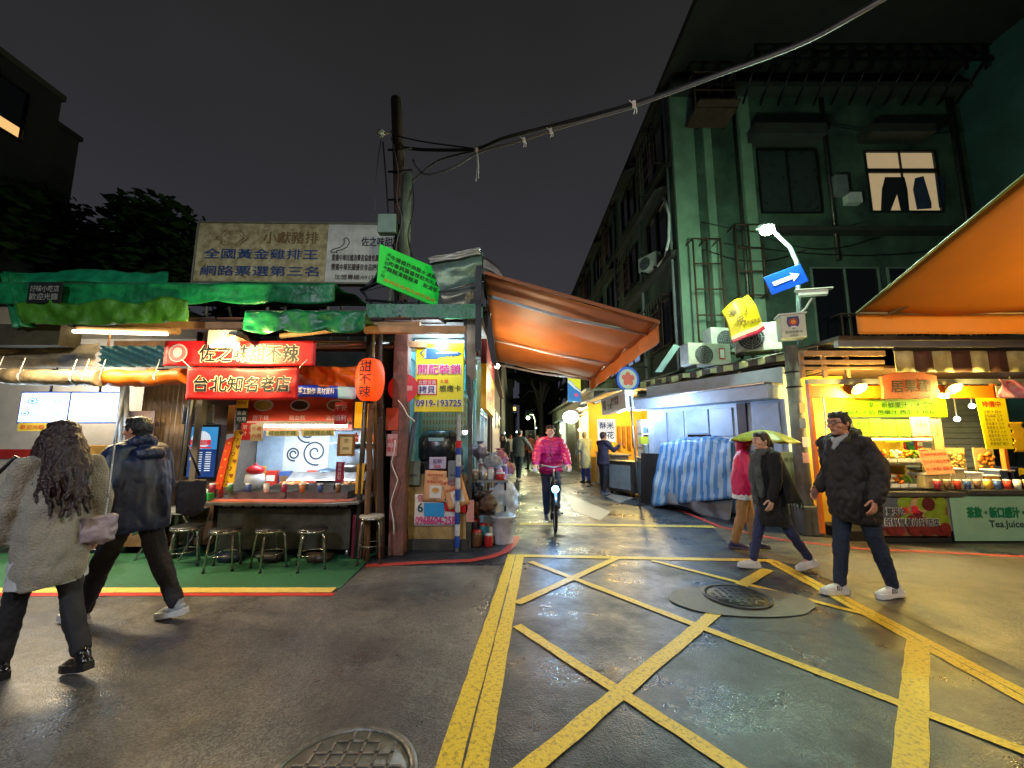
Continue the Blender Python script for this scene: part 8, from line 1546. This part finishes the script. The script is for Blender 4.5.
person('person in a magenta puffer jacket and jeans riding the bicycle towards the camera', (.70, 7.44, 0), rad(178), 1.74, [(62, 66, -4), (38, 52, 0)], [(40, 16, 14), (40, 16, 14)], lean=10, head=(-4, 2), skin=SKIN2, hair='short', grip=62, hip_abs=.93,
    top=[('jacket', dict(m=MAG, rings=[(-.06, .19, .16), (.0, .215, .19), (.16, .22, .19), (.32, .225, .18), (.44, .205, .15), (.53, .12, .1), (.56, .08, .07)], sleeve=(.088, .08, .058), slen=.9, wr=.012, ws=8, puff=.012, pf=42))],
    pants=dict(m=mt('indigo_jeans', (28, 44, 74), .8, var=.4, vs=8, bump=.2), r=(.098, .07, .055), len=.94), shoes=dict(m=mt('navy_shoe', (30, 42, 80), .5), sm=GREYP, sole=.02), extra=rider)
# --- man in dark parka at right
PARK = mt('dark_brown_parka', (30, 23, 23), .7, var=.35, vs=4, bump=.25, bs=20)
def man_c(c):
    tz, s = c['tz'], c['s']
    m = MB(); m.limb([tz(.53, -.10, .06), tz(.57, -.085, -.04), tz(.585, 0, -.13), tz(.57, .085, -.04), tz(.53, .10, .06)], [.04 * s, .055 * s, .075 * s, .055 * s, .04 * s]); part(c['t'], 'hood', xf(fuse(m, .009, 3, wr=.016, ws=18), c['T']), mt('olive_fur_hood', (74, 70, 46), .95, var=.5, vs=20, bump=.7))
    m = MB(); m.limb([tz(.56, -.065, .03), tz(.585, 0, -.05), tz(.56, .065, .03), tz(.53, .02, .085)], [.036 * s, .04 * s, .036 * s, .03 * s]); m.limb([tz(.56, -.065, .03), tz(.53, -.02, .085), tz(.46, 0, .125)], [.036 * s, .032 * s, .02 * s]); part(c['t'], 'inner_hoodie', xf(fuse(m, .007, 3), c['T']), mt('grey_hoodie', (160, 162, 164), .9, var=.2, bump=.3))
person('person with glasses in a dark brown parka and jeans walking left past the fruit stall', (3.42, 4.12, 0), rad(100), 1.80, [(-13, 6, -3), (12, 2, 3)], [(-14, 14, 40), (-24, 16, 62)], lean=5, head=(6, 0), hair='short', glasses=True,
    top=[('parka', dict(m=PARK, rings=[(-.24, .185, .17), (-.2, .205, .19), (0, .205, .195), (.18, .20, .185), (.34, .20, .17), (.46, .18, .14), (.54, .11, .1), (.57, .07, .07)], sleeve=(.088, .082, .064), wr=.024, ws=8, puff=.004, pf=22, add=[([(.1, .1, -.12), (.28, .1, -.16), (.4, .06, -.12)], (.11, .13, .1)), ([(.1, -.1, -.12), (.28, -.1, -.16), (.4, -.06, -.12)], (.11, .13, .1))]))],
    pants=dict(m=mt('dark_jeans', (24, 38, 60), .8, var=.4, vs=8, bump=.2), r=(.095, .07, .056), len=.93), shoes=dict(m=mt('white_sneaker', (200, 200, 200), .5, var=.15), sm=mt('white_sole', (206, 206, 204), .5), sole=.03, stripes=True, lace=PAPER), extra=man_c)
# --- woman in black cape with grey scarf
BLKC = mt('black_wool', (12, 11, 15), .9, var=.3, bump=.4, bs=60); SCARF = mt('grey_scarf', (84, 88, 86), .95, var=.4, vs=10, bump=.5, bs=60)
def woman_e(c):
    tz, s = c['tz'], c['s']
    m = MB(); m.limb([tz(.55, -.07, .05), tz(.57, -.07, -.04), tz(.57, .07, -.04), tz(.55, .07, .05), tz(.52, 0, .085), tz(.55, -.07, .05)], [.045 * s, .05 * s, .05 * s, .045 * s, .05 * s, .045 * s]); m.limb([tz(.5, .02, .12), tz(.3, .03, .165), tz(.05, .04, .16), tz(-.08, .04, .16)], [.05 * s, .055 * s, .05 * s, .045 * s]); m.limb([tz(.5, -.04, .12), tz(.25, -.05, .15), tz(.02, -.06, .14)], [.045 * s, .05 * s, .045 * s]); part(c['t'], 'scarf', xf(fuse(m, .007, 2, wr=.012, ws=22), c['T']), SCARF)
    T = c['T']; m = MB()
    m.sheet(lambda u, v: T @ (tz(.53 - .55 * v - .06 * v * abs(u - .5), .19 * (1 + .5 * v) * sin((u - .5) * 3.3), -.02 - (.13 + .17 * v) * cos((u - .5) * 3.3)) + V((0, .03 * sin(u * 22) * v, 0))), 40, 20, t=.006); cp = part(c['t'], 'shawl', m, BLKC)
    m = MB()
    for i in range(40): u = i / 39; p = tz(-.02 - .06 * abs(u - .5), .285 * sin((u - .5) * 3.3), -.02 - .30 * cos((u - .5) * 3.3)) + V((0, .03 * sin(u * 22), 0)); m.tube([T @ p, T @ (p + V((.004 * sin(i * 5), -.01, -.09)))], .003, 4)
    part(cp, 'fringe', m, BLKC)
    for sd in (-1, 1):
        p = c['hp'](sd * .0, -.1, .04); m = MB(); m.lathe(c['T'] @ p, [(.024, -.008), (.028, 0), (.024, .008)], 10)
    part(c['t'], 'hair_tie', m, BLACK)
person('person with a ponytail, grey scarf and fringed black shawl walking in white sneakers', (3.08, 4.90, 0), rad(92), 1.62, [(-20, 12, -12), (17, 2, 4)], [(8, 14, 14), (-14, 12, 22)], lean=4, head=(4, -2), skin=SKIN2, hair='pony', hairm=HAIRR,
    top=[('coat', dict(m=BLKC, rings=[(-.36, .17, .16), (-.28, .185, .17), (-.05, .185, .17), (.15, .17, .15), (.34, .185, .145), (.46, .175, .13), (.54, .09, .085)], sleeve=(.075, .068, .052), wr=.014, ws=8))],
    pants=dict(m=mt('blue_jeans', (38, 46, 86), .8, var=.4, vs=9, bump=.2), r=(.09, .066, .052), len=.9), shoes=dict(m=mt('white_sneaker', (200, 200, 200), .5, var=.15), sm=mt('white_sole', (206, 206, 204), .5), sole=.03, sock=mt('grey_sock', (120, 116, 120), .9)), extra=woman_e)
# --- person in pink hooded jacket under umbrella
HOTP = mt('hot_pink_shell', (214, 22, 84), .5, var=.2, vs=5, bump=.15)
def pink(c):
    m = MB(); m.ell(c['hp'](0, -.02, .01), (.105 * c['s'], .115 * c['s'], .125 * c['s'])); m.limb([c['neck'], c['hc'] - V((0, .03, .03))], [.09 * c['s'], .1 * c['s']]); part(c['t'], 'hood', xf(fuse(m, .01, 4, wr=.01, ws=14), c['T']), HOTP)
    tz, s = c['tz'], c['s']; m = MB(); m.loft([(tz(-.17), .2 * s, .16 * s), (tz(-.1), .2 * s, .16 * s), (tz(0), .17 * s, .14 * s)], 24); part(c['t'], 'shirt_hem', xf(fuse(m, .012, 2, wr=.01), c['T']), PAPER)
c = person('person in a hot pink hooded jacket and tan trousers under the umbrella', (3.26, 5.78, 0), rad(-112), 1.56, [(9, 2, 2), (-10, 6, -4)], [(50, 10, 70), (8, 12, 10)], lean=3, hair='none', head=(0, 4), hip_abs=None,
    top=[('jacket', dict(m=HOTP, rings=[(-.10, .2, .165), (0, .205, .17), (.2, .2, .165), (.36, .195, .15), (.47, .17, .125), (.56, .08, .08)], sleeve=(.082, .074, .056), wr=.015, ws=8))],
    pants=dict(m=mt('tan_trousers', (168, 126, 76), .8, var=.25, vs=8, bump=.2), r=(.095, .075, .06), len=.93), shoes=dict(m=mt('violet_shoe', (48, 40, 92), .5), sm=mt('dark_sole', (90, 80, 90), .6), sole=.02), extra=pink)
um = W(763, 441, 5.55); t2 = thing('umbrella', 'yellow green patterned umbrella held over the pink jacket, behind the ponytail', 'umbrella', um); UM = mt('umbrella_lime', (176, 180, 40), .5, var=0, col2=(86, 104, 24), vs=26, bump=.1)
m = MB(); Ru = Matrix.Rotation(rad(3), 3, 'Y'); K = 8
def uf(u, v):
    a = 2 * pi * u; sc = 1 - .07 * abs(sin(a * K / 2)) * v ** 2; r = .43 * v * sc; return um + Ru @ V((r * cos(a), r * sin(a), .15 * (1 - v ** 1.8) + .025 * abs(sin(a * K / 2)) * v ** 2 * -1 + .0))
m.sheet(uf, 64, 10, t=.002); part(t2, 'canopy', m, UM)
m = MB()
for k in range(K): m.tube([V(uf(k / K, v)) - V((0, 0, .006)) for v in (0.02, .3, .6, .8, 1.)], .004, 5)
part(t2, 'rib', m, STEEL)
m = MB(); hw = c['T'] @ c['ar'][-1][2]; m.tube([um + Ru @ V((0, 0, .19)), hw + V((0, 0, -.08))], .007); part(t2, 'shaft', m, STEEL); m = MB(); m.tube([hw + V((0, 0, .06)), hw + V((0, 0, -.10))], .014); part(t2, 'handle', m, BLACK)
# --- distant people in the alley
def simple_top(col, name, long_=False, sl=(.078, .07, .052)):
    lo = -.42 if long_ else -.1
    return [('coat' if long_ else 'jacket', dict(m=mt(name, col, .8, var=.3, vs=5), rings=[(lo, .2, .17), (0, .19, .155), (.2, .18, .145), (.36, .19, .14), (.47, .17, .12), (.55, .07, .07)], sleeve=sl, wr=.014, ws=8, vox=.014))]
g = 'pedestrians down the alley'
person('distant person in a pale tan top nearest the stalls on the key stall side', G(494, 485), rad(150), 1.6, [(4, 4, 0), (-4, 2, 0)], [(20, 8, 50), (24, 8, 60)], hair='long', hairm=HAIRR, vox=.014, top=simple_top((176, 140, 110), 'tan_top'), pants=dict(m=DKC), shoes=dict(m=BLACK, sm=BLACK), group=g, skin=SKIN2)
person('distant person all in black between the tan top and the grey jacket', G(503, 484), rad(170), 1.62, [(6, 4, 0), (-6, 4, 0)], [(6, 6, 20), (4, 6, 16)], hair='long', vox=.014, top=simple_top((20, 20, 24), 'black_top', True), pants=dict(m=DKC, r=(.08, .055, .045)), shoes=dict(m=BLACK, sm=BLACK), group=g, skin=SKIN2)
person('distant person in a grey jacket and jeans nearest the cyclist, arm held out', G(519, 481), rad(-30), 1.78, [(8, 4, 0), (-10, 4, 0)], [(4, 8, 10), (24, 30, 20)], hair='short', vox=.014, top=simple_top((84, 96, 104), 'grey_jacket'), pants=dict(m=mt('alley_jeans', (50, 66, 90), .8)), shoes=dict(m=PAPER, sm=GREYP), group=g, lean=4)
person('distant person in a long pale blue coat and bright blue trousers, facing the alley shops', G(586, 483), rad(20), 1.7, [(2, 2, 0), (-3, 2, 0)], [(10, 8, 30), (10, 8, 30)], hair='short', hairm=mt('grey_cap', (180, 180, 180), .8), vox=.014, top=simple_top((160, 176, 180), 'pale_coat', True), pants=dict(m=mt('bright_blue_trousers', (24, 70, 180), .7)), shoes=dict(m=BLACK, sm=BLACK), group=g)
person('distant person in a dark navy jacket raising a phone before the popcorn stall', G(604, 494), rad(-62), 1.66, [(3, 2, 0), (-4, 2, 0)], [(40, 8, 86), (44, 6, 80)], hair='short', hairm=HAIRR, vox=.013, top=simple_top((36, 36, 60), 'navy_top'), pants=dict(m=mt('dark_navy_trousers', (22, 26, 44), .8)), shoes=dict(m=mt('blue_grey_shoe', (70, 84, 120), .6), sm=GREYP), group=g)
a = G(611, 492); bag((a.x, a.y + .1, .62), (.12, .1, .15), mt('white_bag', (196, 200, 206), .4), 'white carrier bag held by the person in the navy jacket', 11, group='bags by the popcorn stall')
person('person working inside the key stall, only hair and brow visible above the key machine', (-1.0, 6.4, 0), rad(178), 1.62, [(4, 2, 0), (-4, 2, 0)], [(14, 8, 50), (14, 8, 50)], hair='short', vox=.014, top=simple_top((60, 70, 90), 'slate_top'), pants=dict(m=DKC), shoes=dict(m=BLACK, sm=BLACK), head=(0, -16), lean=10)
for k, (x, y, c_, lb) in enumerate(((.9, 19.5, (120, 60, 50), 'tiny distant person in rust red far down the alley'), (1.5, 23, (60, 70, 90), 'tiny distant person in slate far down the alley'), (-.1, 21, (150, 150, 150), 'tiny distant person in pale grey by the dark house'), (2.1, 18, (40, 60, 50), 'tiny distant person in dark green near the glowing oval sign'))):
    person(lb, (x, y, 0), rad(40 + 90 * k), 1.66, [(10, 4, 0), (-10, 4, 0)], [(8, 8, 20), (-6, 8, 20)], vox=.018, top=simple_top(c_, 'far_top%d' % k), pants=dict(m=DKC), shoes=dict(m=BLACK, sm=BLACK), group=g, hands=False)
# ================================================================ added lamps: street lamps behind the viewer, bulb under the near awning
def added_rear_lamp(x, y, h, p, c, label):
    t = thing('street_lamp', label, 'street lamp', (x, y, 0), 'added street lamps behind the viewpoint'); m = MB(); m.tube([(x, y, 0), (x, y, h - .4), (x, y + .3, h), (x, y + 1.2, h + .1)], [.09, .07, .05, .04], 10); part(t, 'pole', m, STEEL); m = MB(); m.ell((x, y + 1.3, h + .08), (.18, .3, .07)); part(t, 'head', m, GREYP); m = MB(); m.ell((x, y + 1.3, h + .02), (.13, .2, .05)); part(t, 'bulb', m, glow('rear_bulb', (235, 242, 255), 20)); light('lamp_light', (x, y + 1.3, h - .12), p, c, .35, t, spot=166, rot=(rad(10), 0, 0))  # added unseen lamp that fills the foreground from behind
added_rear_lamp(-3.2, -5.2, 6.2, 330, (225, 238, 255), 'added cool street lamp standing unseen behind the viewer, stall side')
added_rear_lamp(3.4, -5.6, 6.4, 230, (255, 236, 205), 'added warm street lamp standing unseen behind the viewer on the fruit stall side')
q = V((6.2, 2.6, 2.55)); t2 = thing('hanging_bulb', 'added bare bulb hanging unseen under the near orange awning', 'lamp', q); m = MB(); m.ell(q, (.05, .05, .06)); part(t2, 'bulb', m, glow('awning_bulb', (255, 230, 170), 25)); m = MB(); m.tube([q + V((0, 0, .06)), q + V((0, 0, 1.3))], .006); part(t2, 'cord', m, BLACK); light('lamp_light', q, 60, (255, 218, 150), .08, t2)  # added out of view to light the awning underside and road
q = V((-.28, 7.4, 2.85)); t2 = thing('spot_lamp', 'added warm lamp on the wall under the alley awning', 'lamp', q); m = MB(); m.ell(q, .05); part(t2, 'bulb', m, glow('alley_bulb', (255, 236, 190), 14)); m = MB(); m.tube([q, q + V((-.2, 0, .05))], .015); part(t2, 'bracket', m, BLACK); light('lamp_light', q + V((.35, 0, -.3)), 16, (255, 232, 190), .06, t2)  # lamp added to brighten the alley awning from below
q = W(56, 378, 5.9); t2 = thing('ceiling_lamp', 'small white lamp between the beige roll and the menu screens', 'lamp', q); m = MB(); m.tube([q - V((.12, 0, 0)), q + V((.12, 0, 0))], .03); part(t2, 'tube', m, TUBE_W); m = MB(); m.tube([q + V((0, 0, .02)), q + V((0, 0, .5))], .012); part(t2, 'rod', m, BLACK); light('lamp_light', q + V((0, .1, -.1)), 26, (255, 240, 215), .08, t2)
for k, (px, py, Y, c_, e, lb) in enumerate([(498, 440, 22, (255, 200, 130), 8, 'warm far lamp low at the left side of the alley'), (511, 427, 34, (255, 240, 210), 10, 'far white lamp over the tiny pedestrians'), (536, 428, 38, (200, 230, 255), 9, 'far bluish lamp under the layered tree'), (545, 441, 30, (255, 190, 120), 8, 'far amber lamp behind the head of the cyclist'), (561, 431, 24, (255, 226, 170), 9, 'far yellow lamp right of the cyclist'), (580, 430, 16.5, (255, 210, 150), 7, 'warm lamp in front of the shop row beyond the popcorn stall')]):
    q = W(px, py, Y); t = thing('wall_lamp', lb, 'lamp', q, 'small far lamps'); m = MB(); m.ell(q, .08); part(t, 'bulb', m, glow('alley_lamp%d' % k, c_, e)); m = MB(); m.tube([q + V((0, .1, 0)), q + V((0, .5, .05))], .02); part(t, 'bracket', m, BLACK)
light('lamp_light', (.6, 24, 2.6), 25, (255, 225, 170), .1)  # added fill light far down the alley, no fitting
# crowded goods on both stalls
rr = random.Random(21); GC = [mt('goods%d' % i, c, .45, var=.2, vs=15) for i, c in enumerate([(200, 60, 40), (220, 180, 60), (230, 226, 210), (60, 120, 70), (200, 120, 50), (60, 90, 150), (160, 40, 70), (120, 90, 60)])]; GN = ['red', 'yellow', 'white', 'green', 'orange', 'blue', 'crimson', 'brown']
def pack(kind, c, w_, h_, i, label, group):
    t = thing(kind, label, kind.split('_')[-1], c, group); x, y, z = c; m = MB()
    if kind == 'paper_cup': m.lathe(c, [(.0001, 0), (w_ * .38, 0), (w_ * .5, h_), (w_ * .46, h_), (w_ * .34, .01), (.0001, .01)], 14); part(t, 'body', m, GC[i]); m = MB(); m.lathe((x, y, z + h_), [(w_ * .52, 0), (w_ * .5, .012), (.0001, .016)], 14); part(t, 'lid', m, WHT_P)
    else: m.bx(x - w_ / 2, x + w_ / 2, y - w_ * .3, y + w_ * .3, z, z + h_); part(t, 'carton', m, GC[i], .004); m = MB(); m.bx(x - w_ * .4, x + w_ * .4, y - w_ * .3 - .006, y - w_ * .3 - .003, z + h_ * .3, z + h_ * .7); part(t, 'label_plate', m, GC[(i + 2) % 8])
od = ['first', 'second', 'third', 'fourth', 'fifth', 'sixth', 'seventh', 'eighth', 'ninth', 'tenth']
t = thing('wall_shelf', 'long steel shelf on the slatted wall of the juice side', 'shelf', (7.4, 8.3, 1.25)); m = MB(); m.bx(6.65, 9.0, 8.15, 8.45, 1.25, 1.28); part(t, 'board', m, STEEL)
for k in range(10): i = rr.randrange(8); pack('juice_carton', (6.75 + k * .17, 8.25, 1.28), .13, rr.uniform(.16, .3), i, '%s carton, %s along the back shelf of the juice side' % (GN[i], od[k]), 'cartons on the juice side back shelf')
for k in range(10): i = rr.randrange(8); pack('paper_cup', (6.35 + k * .15, 6.12, zc), .085, .13, i, '%s cup, %s from the price board on the mint counter edge' % (GN[i], od[k]), 'cups on the mint counter')
for k in range(9): i = rr.randrange(8); pack('snack_carton', (-4.1 + k * .22, 6.62, .76), .17, rr.uniform(.14, .34), i, '%s carton, %s along the rear bench of the snack stall' % (GN[i], od[k]), 'cartons on the snack stall bench')
for k in range(8): i = rr.randrange(8); pack('paper_cup', (-3.92 + k * .235, 5.40 - .03, .815), .075, .1, i, '%s cup, %s along the trays of the snack counter' % (GN[i], od[k]), 'cups on the snack counter')
m = MB(); m.bx(-4.2, -2.0, 6.5, 6.72, .72, .76); solo('rear_bench', m, STEEL, 'steel bench at the rear of the snack stall', 'bench')
bpy.data.objects.remove(_TO); bpy.data.curves.remove(_TC)
SL = {'ground': ['dark wet asphalt ground of the crossing and alley'], 'road_surface': ['older paler grey asphalt in front of the snack stall', 'worn asphalt tinted with warm stall light in front of the fruit stall'], 'pavement': ['green painted kerbside strip under the stools'],
 'road_patch': ['pale concrete patch around the dark manhole'], 'road_marking': ['double yellow edge line of the box on the stall side', 'double yellow edge line of the box on the fruit stall side', 'far yellow edge line of the box', 'long yellow diagonal from the stall side edge towards the foreground', 'thick yellow diagonal leading to the concrete patch', 'longest yellow diagonal crossing the whole box', 'short yellow diagonal in the far corner of the box', 'thin yellow line running past the manhole', 'yellow bar in the right foreground', 'short yellow stub beyond the manhole', 'dull yellow line across the alley mouth', 'white painted arrow patches in the alley', 'dull yellow line edging the green strip', 'bright red line edging the green strip', 'faded red kerb line curving round the key stall', 'red kerb line before the booth and fruit stall']}
for nm, ls in SL.items():
    obs = sorted([o for o in COL.objects if o.get('kind') == 'structure' and o.name.split('.')[0] == nm], key=lambda o: o.name)
    for o, l in zip(obs, ls): o['label'] = l
